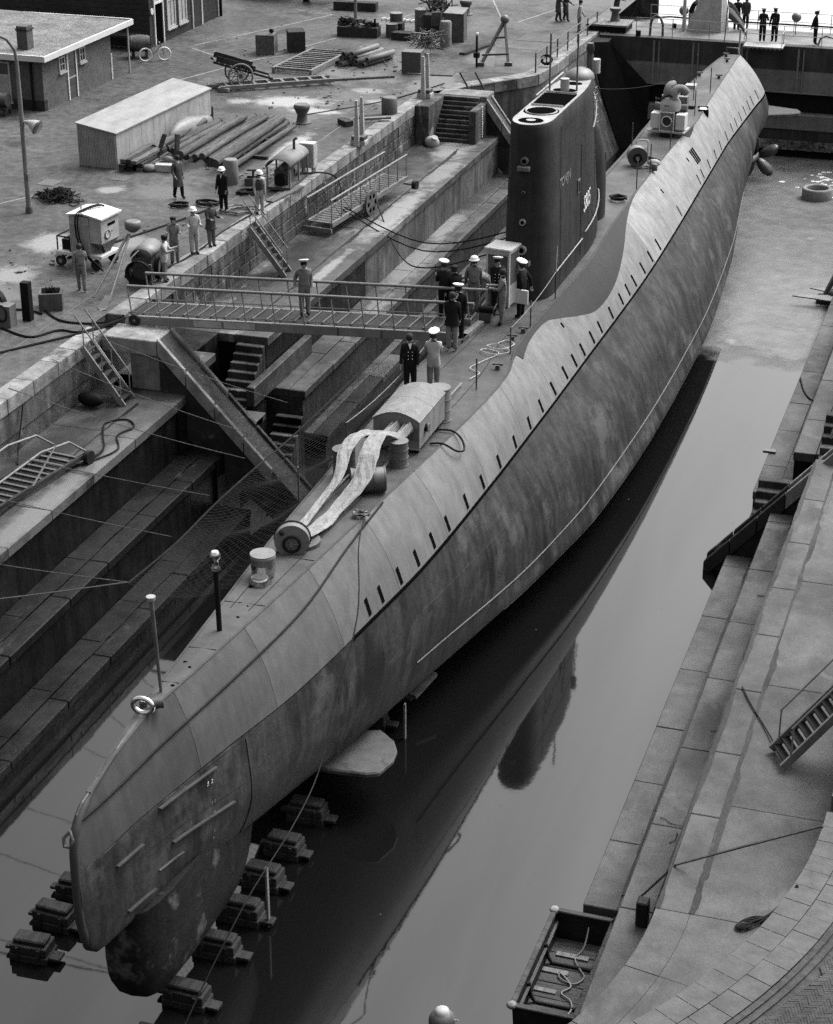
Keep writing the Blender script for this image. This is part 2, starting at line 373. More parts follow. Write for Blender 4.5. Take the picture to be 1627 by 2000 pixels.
def riser(name, x0, x1, y0, y1, z0, z1, mat):
    b = MB(); b.box(x0, x1, y0, y1, z0, z1); return struct(name, b, mat)
GAPS = [(14, 55.45), (62.2, 93)]
far = ['altar_far','altar_far']
for k, (a, b_) in enumerate(GAPS):
    x1 = -26.2 if k == 0 else -25.72
    x2 = -24.95 if k == 0 else -24.35
    x3 = -23.72 if k == 0 else -23.5
    if k == 0:
        r1 = riser('dock_step', -29.6, x1-.05, a, b_, -1, WK-.32, 'slime')
    else:
        r1 = riser('dock_step', -29.6, x1-.05, a, 73, -1, WK-.32, 'slime')
        r1b = riser('dock_step', -29.6, x1-.04, 73, b_, -1, WK-.31, 'concrete_wall')
    r2 = riser('dock_step', x1-.06, x2-.05, a, b_, -1, 2.0, 'slime' if k == 0 else 'stone_dark')
    r3 = riser('dock_step', x2-.06, x3-.04, a, b_, -1, .4, 'slime')
    stones(r1, 'step_slab', -29.25, x1-1.25, WK-.32, WK, a+.01, b_, 4.2, ['walkway'], .006, .012, .012)
    stones(r1, 'step_slab', x1-1.24, x1+.03, WK-.32, WK+.005, a+.01, b_, 3.4, ['walkway'], .006, .014, .02)
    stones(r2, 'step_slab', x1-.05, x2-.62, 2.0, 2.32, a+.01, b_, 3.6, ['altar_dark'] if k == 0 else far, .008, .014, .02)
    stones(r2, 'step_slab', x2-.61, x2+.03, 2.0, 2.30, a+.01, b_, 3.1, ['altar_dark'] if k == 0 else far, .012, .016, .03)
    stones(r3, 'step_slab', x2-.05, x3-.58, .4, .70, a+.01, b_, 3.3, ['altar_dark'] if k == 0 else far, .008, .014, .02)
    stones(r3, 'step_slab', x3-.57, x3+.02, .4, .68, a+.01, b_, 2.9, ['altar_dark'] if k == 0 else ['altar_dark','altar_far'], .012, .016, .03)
# ---- left chute and stair between the two lengths
def chute(xa, xb, y0, y1, za, zb, label, name='stone_chute'):
    c = thing(name, label, 'stone chute', (0,0,0))
    s_ = 1 if xb > xa else -1
    p = [(xa, za), (xb, zb), (xb, zb-1.6), (xa, za-2.6)]
    b = MB(); vs = [(x, y, z) for y in (y0+.14, y1-.14) for x, z in p]
    b.add(vs, [(0,1,2,3),(7,6,5,4),(0,4,5,1),(1,5,6,2),(2,6,7,3),(3,7,4,0)]); b.build('chute_bed', 'chute_stone', c)
    n = 5
    for (ya, yb) in ((y0, y0+.16), (y1-.16, y1)):
        for i in range(n):
            t0, t1 = i/n+.004, (i+1)/n-.004
            q = [(xa+(xb-xa)*t0, za+(zb-za)*t0), (xa+(xb-xa)*t1, za+(zb-za)*t1)]
            b = MB(); vs = [(x, y, z+dz) for y in (ya, yb) for (x, z), dz in ((q[0], .13), (q[1], .13), (q[1], -.45), (q[0], -.45))]
            b.add(vs, [(0,1,2,3),(7,6,5,4),(0,4,5,1),(1,5,6,2),(2,6,7,3),(3,7,4,0)])
            b.build('kerb_stone', 'chute_light' if i < 2 else rs.choice(['chute_stone','chute_stone','chute_light']), c, .015)
    return c
lc = chute(-27.1, -22.15, 56.0, 57.3, 6.02, .75, 'worn stone chute sloping down from the gangway support beside the gangway')
b = MB(); b.box(-29.1,-27.11,56.0,57.3,5.5,6.04); b.build('top_stone', 'chute_light', lc, .03)
b = MB(); b.box(-28.2,-27.0,56.25,57.1,WK-.02,5.5); b.build('pier', 'chute_light', lc, .02)
st = tag(bpy.data.objects.new('dock_stair', None), kind='structure'); COL.objects.link(st)
bk = MB(); bk.box(-29.6,-27.6,57.3,62.2,-1,WK-.01); bk.box(-27.61,-26.2,55.45,57.3,-1,WK-.01); bk.box(-26.21,-24.9,55.5,59.6,-1,2.25); bk.box(-27.6,-24.9,57.3,62.2,-1,.3)
bk.build('stair_block', 'slime', st)
b = MB(); b.box(-29.6,-26.85,57.3,60.2,WK-.3,WK); b.build('step_slab', 'walkway', st, .02)
b = MB(); b.box(-29.3,-26.17,55.47,56.2,WK-.3,WK+.004); b.build('step_slab', 'walkway', st, .02)
for i in range(8):      # upper flight, coming down towards the camera
    y = 62.1-i*.27; z = WK-.24*(i+1)
    b = MB(); b.box(-26.8,-25.75,y-.268,y,.25,z); b.build('step', rs.choice(['stone_dark','stone_dark','altar_far']), st, .02)
b = MB(); b.box(-26.75,-24.9,57.9,59.9,2.05,2.3); b.build('landing_slab', 'altar_far', st, .02)
for i in range(8):      # lower flight
    y = 61.0-i*.28; z = 2.1-.24*(i+1)
    b = MB(); b.box(-24.9,-23.9,y-.278,y,-.3,z); b.build('step', rs.choice(['stone_dark','slime','altar_far']), st, .02)
b = MB(); b.box(-25.75,-25.45,60.2,66,WK-1.9,WK-1.15); b.build('kerb_stone', 'altar_far', st, .03)
b = MB(); b.box(-24.75,-24.5,60.0,70,.6,1.15); b.build('kerb_stone', 'altar_far', st, .03)

# ---- far end of the left side: stair, chute, pier and entrance wall
fs = tag(bpy.data.objects.new('quay_stair', None), kind='structure'); COL.objects.link(fs)
for i in range(10):
    y = 91.0+i*.19; z = WK+.186*(i+1)
    b = MB(); b.box(-28.5,-26.72,y,y+1.9-(i*.19)+.1,z-.186,z-.002*i); b.build('step', rs.choice(['stone_dark','altar_far','altar_far']), fs, .02)
b = MB(); b.box(-26.7,-26.35,90.9,93.2,WK-.5,Q-.25); b.build('side_wall', 'masonry', fs, .03)
b = MB(); b.box(-29.2,-28.5,90.2,93.0,WK-.5,Q+.02); b.build('side_wall', 'masonry', fs, .03)
b = MB(); b.box(-28.9,-26.4,92.95,94.3,5.5,Q+.02); b.build('head_slab', 'coping_dark', fs, .03)
fc = chute(-26.35, -22.4, 92.75, 93.75, 5.9, .6, 'pale stone chute beside the far quay stair with a smooth channel')
pe = [(-28.6,94.0),(-27.9,95.2),(-27.0,96.3),(-26.1,97.3),(-25.3,98.6),(-25.05,101.5),(-25.0,104.5),(-24.95,107.5),(-24.9,110.6)]
pw = MB()
n = len(pe); pw.add([(x,y,5.55) for x,y in pe]+[(x+(.2 if i < 4 else .2+2.0*min(1,(i-3)/2)),y+(.1 if i<4 else 0),-.5) for i,(x,y) in enumerate(pe)], [(i,i+1,n+i+1,n+i) for i in range(n-1)], True)
pw.add([(-29.3,92.5,5.55),(-28.6,94,5.55),(-28.4,94,-.5),(-29.1,92.5,-.5)], [(0,1,2,3)])
pier = struct('entrance_wall', pw, 'concrete_wall')
for i in range(n-1):
    (x0,y0),(x1,y1) = pe[i],pe[i+1]
    d = Vector((x1-x0,y1-y0,0)); u = Vector((-d.y,d.x,0)).normalized()*-.08; v = Vector((-d.y,d.x,0)).normalized()*.75
    e = d.normalized()*.012
    q = [Vector((x0,y0,0))+e+u, Vector((x1,y1,0))-e+u, Vector((x1,y1,0))-e+v, Vector((x0,y0,0))+e+v]
    b = MB(); b.prism([(p.x,p.y) for p in q], 5.52, Q+.03+.004*(i%2)); b.build('coping_stone', rs.choice(['coping','coping_dark']), pier, .02)
# pale concrete slabs on the pier
for (pts, nm) in (([(-27.6,98.4),(-25.9,98.4),(-25.9,104.6),(-29.2,104.6)],'a'),([(-28.6,106.6),(-25.9,106.6),(-25.9,118),(-28.2,118)],'b')):
    b = MB(); b.prism(pts, Q-.02, Q+.012); tag(b.build('concrete_slab', 'altar_right'), kind='structure')

# ---- right side
AX = -15.87
r1 = riser('dock_step', -5.48, -2.3, 33, 57.2, -1, WK-.3, 'slime'); r1b = riser('dock_step', -5.48, -2.3, 62, 112, -1, WK-.3, 'slime')
r1c = riser('dock_step', -4.3, -2.3, 57.2, 62, -1, WK-.3, 'slime')
r2 = riser('dock_step', -6.7, -5.47, 31.5, 56.9, -1, 2.0, 'slime'); r2b = riser('dock_step', -6.7, -5.47, 62, 112, -1, 2.0, 'slime')
r3 = riser('dock_step', -7.97, -6.68, 37.4, 56.9, -1, .4, 'slime'); r3b = riser('dock_step', -7.97, -6.68, 62, 112, -1, .4, 'slime')
for (a, b_, p1, p2, p3) in ((33.0, 57.2, r1, r2, r3), (62, 112, r1b, r2b, r3b)):
    stones(p1, 'step_slab', -5.53, -4.85, WK-.3, WK, a, b_, 3.6, ['altar_right'], .01, .016, .02)
    stones(p1, 'step_slab', -4.84, -2.3, WK-.3, WK+.006, a, b_, 5.5, ['altar_right'], .006, .012, .015)
    stones(p2, 'step_slab', -6.74, -6.0, 2.0, 2.32, 31.6 if a < 40 else a, b_-.3, 3.4, ['altar_right'], .01, .016, .02)
    stones(p2, 'step_slab', -5.99, -5.5, 2.0, 2.33, 31.6 if a < 40 else a, b_-.3, 4.4, ['altar_right'], .01, .014, .015)
    stones(p3, 'step_slab', -8.0, -7.2, .4, .69, 37.4 if a < 40 else a, b_-.3, 3.2, ['altar_right'], .01, .016, .02)
    stones(p3, 'step_slab', -7.19, -6.7, .4, .70, 37.4 if a < 40 else a, b_-.3, 4.1, ['altar_right'], .01, .014, .015)
b = MB(); b.box(-4.3,-2.3,57.2,62,WK-.3,WK+.002); b.build('step_slab', 'altar_right', r1c, .015)
rst = tag(bpy.data.objects.new('dock_stair', None), kind='structure'); COL.objects.link(rst)
for i in range(8):
    y = 61.9-i*.36; z = WK-.24*(i+1)
    b = MB(); b.box(-5.75,-4.32,y-.358,y,.2,z); b.build('step', rs.choice(['stone_dark','altar_far']), rst, .02)
for i in range(7):
    y = 60.5-i*.36; z = 2.2-.24*(i+1)
    b = MB(); b.box(-7.6,-5.8,y-.358,y,.2,z); b.build('step', 'stone_dark', rst, .02)
b = MB(); b.box(-7.9,-4.3,57,62,-1,.25); b.build('stair_block', 'slime', rst)
chute(-4.7, -8.75, 56.9, 57.7, 4.75, .15, 'dark wet stone chute running down the right hand dock steps')
# curved head of the dock
def ring(cx, cy, ra, rb, z0, z1, a0, a1, k):
    b = MB(); A = arc(cx,cy,ra,a0,a1,k); B = arc(cx,cy,rb,a0,a1,k); n = k+1
    b.add([(x,y,z1) for x,y in A]+[(x,y,z1) for x,y in B]+[(x,y,z0) for x,y in A], [(i,n+i,n+i+1,i+1) for i in range(k)]+[(i,i+1,2*n+i+1,2*n+i) for i in range(k)]); return b
hs = struct('dock_head_step', ring(AX, 33, 10.34, 13.8, -1, WK-.02, -180, 0, 60), 'slime')
for i in range(16):
    b = ring(AX, 33, 10.32, 11.02, WK-.3, WK, -180+i*11.25+.06, -180+(i+1)*11.25-.06, 4); b.build('step_slab', 'altar_right', hs)
    b = ring(AX, 33, 11.03, 13.8, WK-.3, WK+.004, -180+i*11.25+.03, -180+(i+1)*11.25-.03, 4); b.build('step_slab', 'altar_right', hs)
hs2 = struct('dock_head_step', ring(AX, 31.5, 9.13, 10.6, -1, 2.3, -180, 0, 60), 'altar_right')
# mud in the long joints: ragged strips
rm = random.Random(21)
def mud(x, y0, y1, z, wmax, name='joint_mud'):
    L_ = []; R_ = []; y = y0; w_ = .05
    while y < y1:
        w_ = max(.015, min(wmax, w_+rm.gauss(0, wmax*.28))); L_.append((x-.015-rm.random()*.03, y, z)); R_.append((x+w_, y, z)); y += rm.uniform(.12, .4)
    b = MB(); n_ = len(L_); b.add(L_+R_, [(i, n_+i, n_+i+1, i+1) for i in range(n_-1)]); tag(b.build(name, 'altar_dark'), kind='stuff')
mud(-4.85, 33, 57, WK+.016, .13); mud(-5.5, 33, 57, 2.345, .06); mud(-6.0, 37, 56, 2.346, .05); mud(-7.2, 38, 56, .72, .05); mud(-5.53, 33, 57, WK+.016, .09)
mud(-27.42, 15, 55, WK+.016, .12); mud(-26.9, 63, 90, WK+.018, .15); mud(-25.57, 15, 55, 2.335, .07); mud(-24.3, 15, 55, .715, .07)
b = MB(); rc = random.Random(17)
for _ in range(8):
    x, y = rc.uniform(-5.4,-2.8), rc.uniform(33,57); z = WK+.008
    if rc.random() < .4: x, z = rc.uniform(-6.7,-5.7), 2.34
    pts = [Vector((x,y,z))]; a = rc.choice((0,0,1.4))+rc.uniform(-.4,.4)
    for k in range(rc.randint(3,8)): a += rc.uniform(-.5,.5); pts.append(pts[-1]+Vector((math.cos(a)*rc.uniform(.06,.2),math.sin(a)*rc.uniform(.06,.2),0)))
    pts = [q for q in pts if (-5.45 < q.x < -2.6 if z > 3 else -6.7 < q.x < -5.6)]
    if len(pts) > 2: b.tube(pts,[.006+.01*rc.random() for q in pts],4)
tag(b.build('stone_crack', 'altar_dark'), kind='stuff')
# right quay: wall, slab band, gutter, herringbone clinker paving
b = MB(); b.box(-2.42,-1.0,34.7,115,-1,5.72); rq = struct('right_quay_wall', b, 'masonry')
hw = struct('dock_head_wall', ring(AX, 34.7, 13.44, 18, -1, 5.72, -180, 0, 72), 'masonry')
for row in range(2):
    ra, rb = 13.38+row*.53, 13.38+(row+1)*.53-.012
    for i in range(-34, 1):
        a0 = i*2.3; b = ring(AX, 34.7, ra, rb, 5.7, Q+rs.uniform(-.006,.006)+.01, a0-2.3+.03+row*1.1, a0-.03+row*1.1, 2)
        b.build('paving_slab', rs.choice(['slab','slab','slab']), hw)
    x0 = -2.47+row*.53
    stones(rq, 'paving_slab', x0, x0+.52, 5.7, Q+.01, 35.3+row*.3, 60, .56, ['slab'], .005, .012, .01)
b = ring(AX, 34.7, 14.44, 14.56, 5.7, Q-.01, -80, 4, 40); struct('gutter', b, 'clinker')
b = ring(AX, 34.7, 14.62, 14.72, 5.7, Q-.008, -80, 4, 40); struct('gutter', b, 'clinker')
b = MB(); A = arc(AX,34.7,14.4,-90,0,40); b.add([(x,y,Q-.05) for x,y in A]+[(-1.47,60,Q-.05),(8,60,Q-.05),(8,15,Q-.05),(AX,15,Q-.05)], [tuple(range(len(A)+4))]); struct('right_quay_ground', b, 'clinker')
hb = MB(); bl, bw_ = .22, .055; rh = random.Random(3)
import itertools
for (i, j) in itertools.product(range(-70, 70), range(-16, 16)):
    # tile the plane with the classic 2-brick herringbone (brick ratio 4:1, units of brick width)
    u0 = i+j*4; v0 = i-j*4
    for (a, b2, l1, l2) in ((0,0,4,1),(0,1,1,4)):
        x = (u0+a)*bw_; y = (v0+b2)*bw_
        q = [(x+.003,y+.003),(x+l1*bw_-.003,y+.003),(x+l1*bw_-.003,y+l2*bw_-.003),(x+.003,y+l2*bw_-.003)]
        ang = R(18); q = [(-1.2+px2*math.cos(ang)-py2*math.sin(ang), 29.4+px2*math.sin(ang)+py2*math.cos(ang)) for px2, py2 in q]
        cx = sum(p[0] for p in q)/4; cy = sum(p[1] for p in q)/4
        if (cx-AX)**2+(cy-34.7)**2 < 14.86**2 or cx > 0 or cy < 26 or cy > 33.5: continue
        hb.prism(q, Q-.06, Q-.012+rh.uniform(-.006,.006))
tag(hb.build('herringbone_brick', 'clinker'), kind='stuff')

# ================================================================ DOCK GATE (ship-type caisson)
cz = thing('dock_gate', 'dark steel caisson gate closing the far end of the dock, railed deck on top', 'dock gate', (0,109.7,0))
b = MB(); b.box(-24.3,14,.55,4.4,-1,6.0); b.build('hull', 'caisson_dark', cz)
b = MB(); b.box(-24.6,14,-.05,.56,4.75,6.05); b.build('upper_plating', 'caisson_dark', cz)
b = MB(); b.box(-24.6,14,-.02,.56,3.6,4.745); b.build('paint_band', 'caisson_light', cz)
b = MB(); b.box(-24.6,14,-.09,.3,3.5,3.595); b.build('rubbing_strip', 'grey_light', cz)
b = MB(); b.box(-24.6,14,.35,.6,2.42,3.5); b.build('recess_plating', 'black', cz)
b = MB(); b.box(-24.3,14,-.35,.6,1.55,2.4); b.build('ledge', 'caisson_light', cz, .03)
b = MB(); b.box(-24.3,14,-.28,.55,.95,1.545); b.build('lower_plating', 'caisson_dark', cz)
b = MB(); b.box(-24.3,14,-.4,.5,.45,.945); b.build('barnacle_strip', 'barnacle', cz)
b = MB(); b.box(-24.3,14,-.15,.5,-.5,.445); b.build('lower_plating', 'black', cz)
b = MB(); b.box(-24.2,13.9,.02,4.35,6.0,6.03); b.build('deck_plating', 'caisson_deck', cz)
for x in (-21.5,-19.3,-16.6,-13.5,-10.2,-7.2):
    b = MB(); b.box(x-.05,x+.05,-.09,-.05,3.6,5.9); b.box(x+.25,x+.33,-.08,-.05,3.6,5.9); b.build('pipe', 'caisson_light', cz)
for x in (-20.9,-15.9,-9.4): b = MB(); b.box(x,x+.25,-.1,-.05,1.7,2.3); b.build('depth_plate', 'white_dull', cz)
# far and near railings of the gate: each post its own part
post = MB().tube([(0,0,0),(0,0,1.05)], .022, 5)
pm = None
for yy, nm in ((4.1,'far'),(.15,'near')):
    xs = [-22.6+i*2.05 for i in range(9)]
    for x in xs:
        if pm is None: pm = post.build('rail_post', 'grey_light', cz, loc=(x,yy,6.03))
        else: share(pm, 'rail_post', cz, (x,yy,6.03))
    for z in (.55, 1.05):
        b = MB().tube([(xs[0],yy,6.03+z),(xs[-1],yy,6.03+z)], .017, 5); b.build('rail', 'white_dull', cz)
b = MB().tube([(-23,4.15,6.25),(-21.5,4.15,6.45),(-19,4.1,6.4),(-15,4.1,6.42),(-9,4.1,6.4)], .05, 5); b.build('hose', 'black', cz)
for x in (-20.55,-14.2):       # ventilator mushrooms on thin stems
    b = MB().tube([(x,3.3,6),(x,3.3,6.75)], .03, 6); b.sphere((x,3.3,7.0), .28, 12, .95); b.build('ventilator', 'iron_mid', cz)
for x in (-21.0,-20.1): b = MB().lathe([(.11,6),(.13,6.05),(.12,6.3)],10,(x,3.0,0)); b.build('bitt', 'black', cz)
b = MB().tube([(-21.9,.6,6),(-21.88,.6,6.7),(-21.75,.6,7.05),(-21.55,.6,7.15),(-21.35,.6,7.05),(-21.2,.6,6.7),(-21.18,.6,6)], .07, 8); b.build('pipe_arch', 'iron', cz)
b = MB().tube([(-12.6,.8,6),(-12.5,.8,6.4),(-12.2,.8,6.55),(-11.8,.8,6.45),(-11.2,.8,6.2)], .05, 8); b.build('pipe_arch', 'iron', cz)
b = MB().box(-22.6,-22.35,.1,.3,6,6.35); b.build('locker', 'black', cz)
# folding platform over the gate edge
pf = thing('boarding_platform', 'small white railed platform hanging over the gate edge under two naval officers', 'platform', (-15.3,109.5,6.06))
b = MB(); b.box(-1.15,1.0,-.75,.35,-.02,.05); b.build('platform_deck', 'white_dull', pf)
for i in range(9): b = MB(); b.box(-1.1+i*.235,-.98+i*.235,-.78,-.72,-.1,-.03); b.build('cleat', 'iron', pf)
for x in (-1.1,.95):
    b = MB().tube([(x,-.7,.05),(x,-.7,.8),(x,.3,.8)], .02, 5); b.build('handrail', 'white_dull', pf)
# sloping pale shelter
sh = thing('gangway_screen', 'tall pale tapering canvas screen standing on the gate deck behind the flag', 'screen', (-19.2,112.2,6.03))
b = MB(); b.add([(-1.0,0,0),(.95,0,0),(1.25,.9,0),(-1.0,.9,0),(.1,.1,3.2),(.85,.1,3.2),(.85,.7,3.2),(.1,.7,3.2)], [(0,1,5,4),(1,2,6,5),(2,3,7,6),(3,0,4,7),(4,5,6,7)]); b.build('canvas', 'white_dull', sh)
b = MB(); b.box(-1.25,-1.08,-.1,.05,-.02,3.2); b.build('pole', 'white_dull', sh)
# gate machinery seat at the left end
tb = thing('capstan_platform', 'weathered timber platform where the quay meets the gate', 'platform', (-24.4,111.2,6.05))
for i in range(6): b = MB(); b.box(-1.2+i*.4,-.82+i*.4,-.9,1.0,.32,.42+.01*(i%2)); b.build('plank', 'wood_light', tb, .01)
b = MB(); b.box(-1.1,1.1,-.8,.9,0,.32); b.build('base', 'black', tb)
b = MB().lathe([(.3,.43),(.24,.6),(.2,.9),(.34,1.05),(.3,1.15)],14,(0.2,.4,0)); b.build('capstan', 'iron', tb)
gs = thing('gate_stop', 'dark steel meeting face where the gate seats against the entrance wall', 'gate stop', (0,0,0))
b = MB(); b.add([(-24.85,108.2,5.9),(-23.9,108.6,5.9),(-21.7,109.5,3.4),(-21.6,109.6,0),(-23.0,108.3,0),(-24.0,108.0,3)], [(0,1,2,3,4,5)]); b.add([(-24.85,108.2,5.9),(-23.9,108.6,5.9),(-23.9,109.8,5.9),(-24.85,109.8,5.9)],[(0,1,2,3)]); b.build('face_plate', 'black', gs, solid=.2)
# ================================================================ SUBMARINE
XC = -16.2
sub = thing('submarine', 'long grey submarine standing in the dry dock with tall conning tower', 'submarine', (XC, 0, 0))
# stations: y, deck z, deck half width, crease half, crease z, mid half, mid z, wide half, wide z, low half, low z, keel z
ST = [
 (28.50, 6.30,.015, .05,6.15, .08,5.6, .10,5.1, .06,4.7, 4.55),
 (28.75, 6.92,.02, .14,5.75, .15,5.6, .17,4.8, .12,3.9, 3.72),
 (29.3, 7.10,.03, .24,5.75, .26,5.6, .28,4.6, .22,3.7, 3.45),
 (30.5, 7.33,.05, .40,5.75, .44,5.6, .48,4.5, .36,3.6, 3.33),
 (31.8, 7.48,.12, .60,5.7, .64,5.5, .70,4.4, .52,3.45, 3.12),
 (34.0, 7.40,.28, .90,5.55, .95,5.2, 1.02,4.0, .72,3.0, 2.65),
 (37.0, 7.30,.50, 1.30,5.3, 1.38,4.7, 1.38,3.5, .92,2.4, 2.05),
 (41.0, 7.18,.78, 1.72,5.2, 1.85,4.1, 1.72,2.9, 1.30,1.75, 1.4),
 (45.0, 7.00,1.00, 2.02,5.08, 2.25,3.75, 2.12,2.45, 1.80,1.35, .95),
 (51.0, 6.75,1.30, 2.20,5.00, 2.85,3.5, 2.98,2.0, 2.80,1.10, .7),
 (54.8, 6.72,1.42, 2.27,4.98, 3.15,3.45, 3.42,1.9, 3.35,1.02, .6),
 (57.2, 6.75,1.05, 2.30,4.95, 3.28,3.45, 3.62,1.85, 3.66,1.0, .6),
 (62.0, 6.75,1.08, 2.36,4.95, 3.42,3.45, 3.85,1.85, 3.95,1.0, .6),
 (66.0, 6.75,1.20, 2.42,4.95, 3.48,3.45, 3.96,1.85, 4.03,1.0, .6),
 (71.0, 6.75,.98, 2.45,4.95, 3.46,3.45, 3.97,1.85, 4.02,1.0, .6),
 (77.0, 6.75,.84, 2.36,4.98, 3.34,3.5, 3.88,1.9, 3.88,1.0, .6),
 (85.0, 6.75,.86, 2.14,5.0, 3.0,3.6, 3.45,2.1, 3.30,1.1, .7),
 (88.0, 6.78,1.02, 2.05,5.0, 2.85,3.6, 3.18,2.2, 2.95,1.2, .75),
 (92.0, 6.78,.84, 1.92,4.95, 2.6,3.7, 2.75,2.4, 2.40,1.5, 1.0),
 (96.5, 6.78,.68, 1.88,4.85, 2.4,3.8, 2.4,2.7, 1.75,1.9, 1.5),
 (100.5, 6.74,.52, 1.85,4.75, 2.15,3.8, 2.0,3.0, 1.2,2.3, 2.0),
 (103.6, 6.6,.36, 1.85,4.7, 2.1,3.8, 1.9,3.2, .8,2.7, 2.5),
 (105.4, 6.2,.22, 1.45,4.6, 1.7,3.8, 1.4,3.3, .5,2.95, 2.8),
 (106.3, 5.4,.05, .7,4.5, .8,4.0, .65,3.5, .15,3.2, 3.1)]
def stn(y):
    i = 0
    while i < len(ST)-2 and ST[i+1][0] < y: i += 1
    p0, p1, p2, p3 = ST[max(i-1,0)], ST[i], ST[i+1], ST[min(i+2,len(ST)-1)]
    h = p2[0]-p1[0]; t = max(0, min(1, (y-p1[0])/h)); out = []
    for k in range(1, 12):
        m1 = (p2[k]-p0[k])/(p2[0]-p0[0]) if p2[0] != p0[0] else 0
        m2 = (p3[k]-p1[k])/(p3[0]-p1[0]) if p3[0] != p1[0] else 0
        a = (1+2*t)*(1-t)**2*p1[k]+t*(1-t)**2*h*m1+t*t*(3-2*t)*p2[k]+t*t*(t-1)*h*m2
        out.append(a)
    return out
E2 = [(28,0),(54.6,0),(55.6,.2),(56.6,.2),(58.3,.1),(60.3,.1),(61.5,.24),(63.0,.45),(64.6,.6),(67.2,.58),(70.2,.38),(72.4,.18),(74.5,.05),(77,0),(85.2,0),(86,.12),(87.2,.05),(88,0),(107,0)]
E2S = [(p.x, p.y) for p in smooth_path([(a, b, 0) for a, b in E2], 8)]
def e2(y):
    for (a, va), (b, vb) in zip(E2S, E2S[1:]):
        if a <= y <= b: return max(0, va+(vb-va)*(y-a)/max(1e-6, b-a))
    return 0
def casing_pt(y, t, side=1, off=0):
    """point on the sloping side casing, t = 0 at the deck edge and 1 at the crease"""
    d = stn(y); hw, zd, hc, z_ = d[1], d[0], d[2], d[3]
    bul = .10*min(1, hc)*math.sin(math.pi*t)
    x = hw+(hc-hw)*t+bul; z = zd+(z_-zd)*t+bul*.6
    nx, nz = zd-z_, hc-hw; l = math.hypot(nx, nz) or 1
    return Vector((side*(x+off*nx/l), y, z+off*nz/l))
ys = [28.5,28.6,28.75,29,29.3,29.8,30.4,31.1]; y = 31.8
while y < 105: ys.append(y); y += .55
ys += [105.2,105.7,106.0,106.3]
def hull_ring(y):
    d = stn(y); pts = []
    ctrl = [(d[2],d[3]),(d[4],d[5]),(d[6],d[7]),(d[8],d[9]),(max(.02,d[8]*.45),d[10]+.06*min(1,d[8])),(0,d[10])]
    C = [Vector((a,b_,0)) for a, b_ in ctrl]; C = smooth_path(C, 5)
    return [(p.x, y, p.y) for p in C]
for side, nm in ((1,'s'),(-1,'p')):
    rings = [[(side*x, yy, z) for x, yy, z in (hull_ring(y) if side == 1 else hull_ring(y)[::-1])] for y in ys]
    h = MB().loft(rings, False, True); h.build('pressure_hull' if side == 1 else 'hull_plating', 'hull', sub)
# deck
rings = [[(-stn(y)[1], y, stn(y)[0]), (0, y, stn(y)[0]+.02), (stn(y)[1], y, stn(y)[0])] for y in ys]
MB().loft([r_[::-1] for r_ in rings], False, False).build('deck', 'deck', sub)
# casing, starboard as separate plates, port as one sheet
def casing_sheet(y0, y1, t0f, t1f, side, off=0, step=.45, nt=6):
    n = max(2, int((y1-y0)/step)); rr = []
    for i in range(n+1):
        y = y0+(y1-y0)*i/n; a, b_ = t0f(y), t1f(y)
        rr.append([tuple(casing_pt(y, a+(b_-a)*j/nt, side, off)) for j in range(nt+1)])
    m_ = MB()
    if side == 1: m_.loft([r_[::-1] for r_ in rr], False, True)
    else: m_.loft(rr, False, True)
    return m_
casing_sheet(28.5,106.3,lambda y:0,lambda y:1,1,-.03).build('casing_backing','black',sub)
casing_sheet(28.5,106.3,lambda y:0,lambda y:1,-1).build('port_casing','casing',sub)
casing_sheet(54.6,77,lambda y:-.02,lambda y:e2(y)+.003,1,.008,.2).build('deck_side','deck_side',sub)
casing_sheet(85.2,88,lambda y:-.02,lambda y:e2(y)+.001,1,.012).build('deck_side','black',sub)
cuts = [28.5,32.9,36.2,39.6,43.0,46.6,50.2,53.9,57.6,61.4,65.2,69.0,72.7,76.4,80.9,84.6,86.1,90.4,95.0,99.2,106.3]
for a, b_ in zip(cuts, cuts[1:]):
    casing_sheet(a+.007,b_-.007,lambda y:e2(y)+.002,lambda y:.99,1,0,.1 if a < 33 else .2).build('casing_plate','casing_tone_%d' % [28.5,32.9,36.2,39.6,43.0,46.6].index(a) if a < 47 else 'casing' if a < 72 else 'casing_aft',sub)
# dark seam between casing and hull: a narrow ledge strip
rr = []
for y in [v for v in ys if v > 40]:
    p = casing_pt(y, 1.0, 1, .01); rr.append([(p.x-.02,y,p.z+.05),(p.x+.012,y,p.z+.012),(p.x+.012,y,p.z-.05)])
MB().loft([r_[::-1] for r_ in rr], False, False).build('seam_strip','slot',sub)
# deck edge strip
for side in (1,-1):
    MB().tube([(side*stn(y)[1], y, stn(y)[0]+.012) for y in ys[4:-3:2]], .025, 5).build('deck_edge_bar','deck',sub)
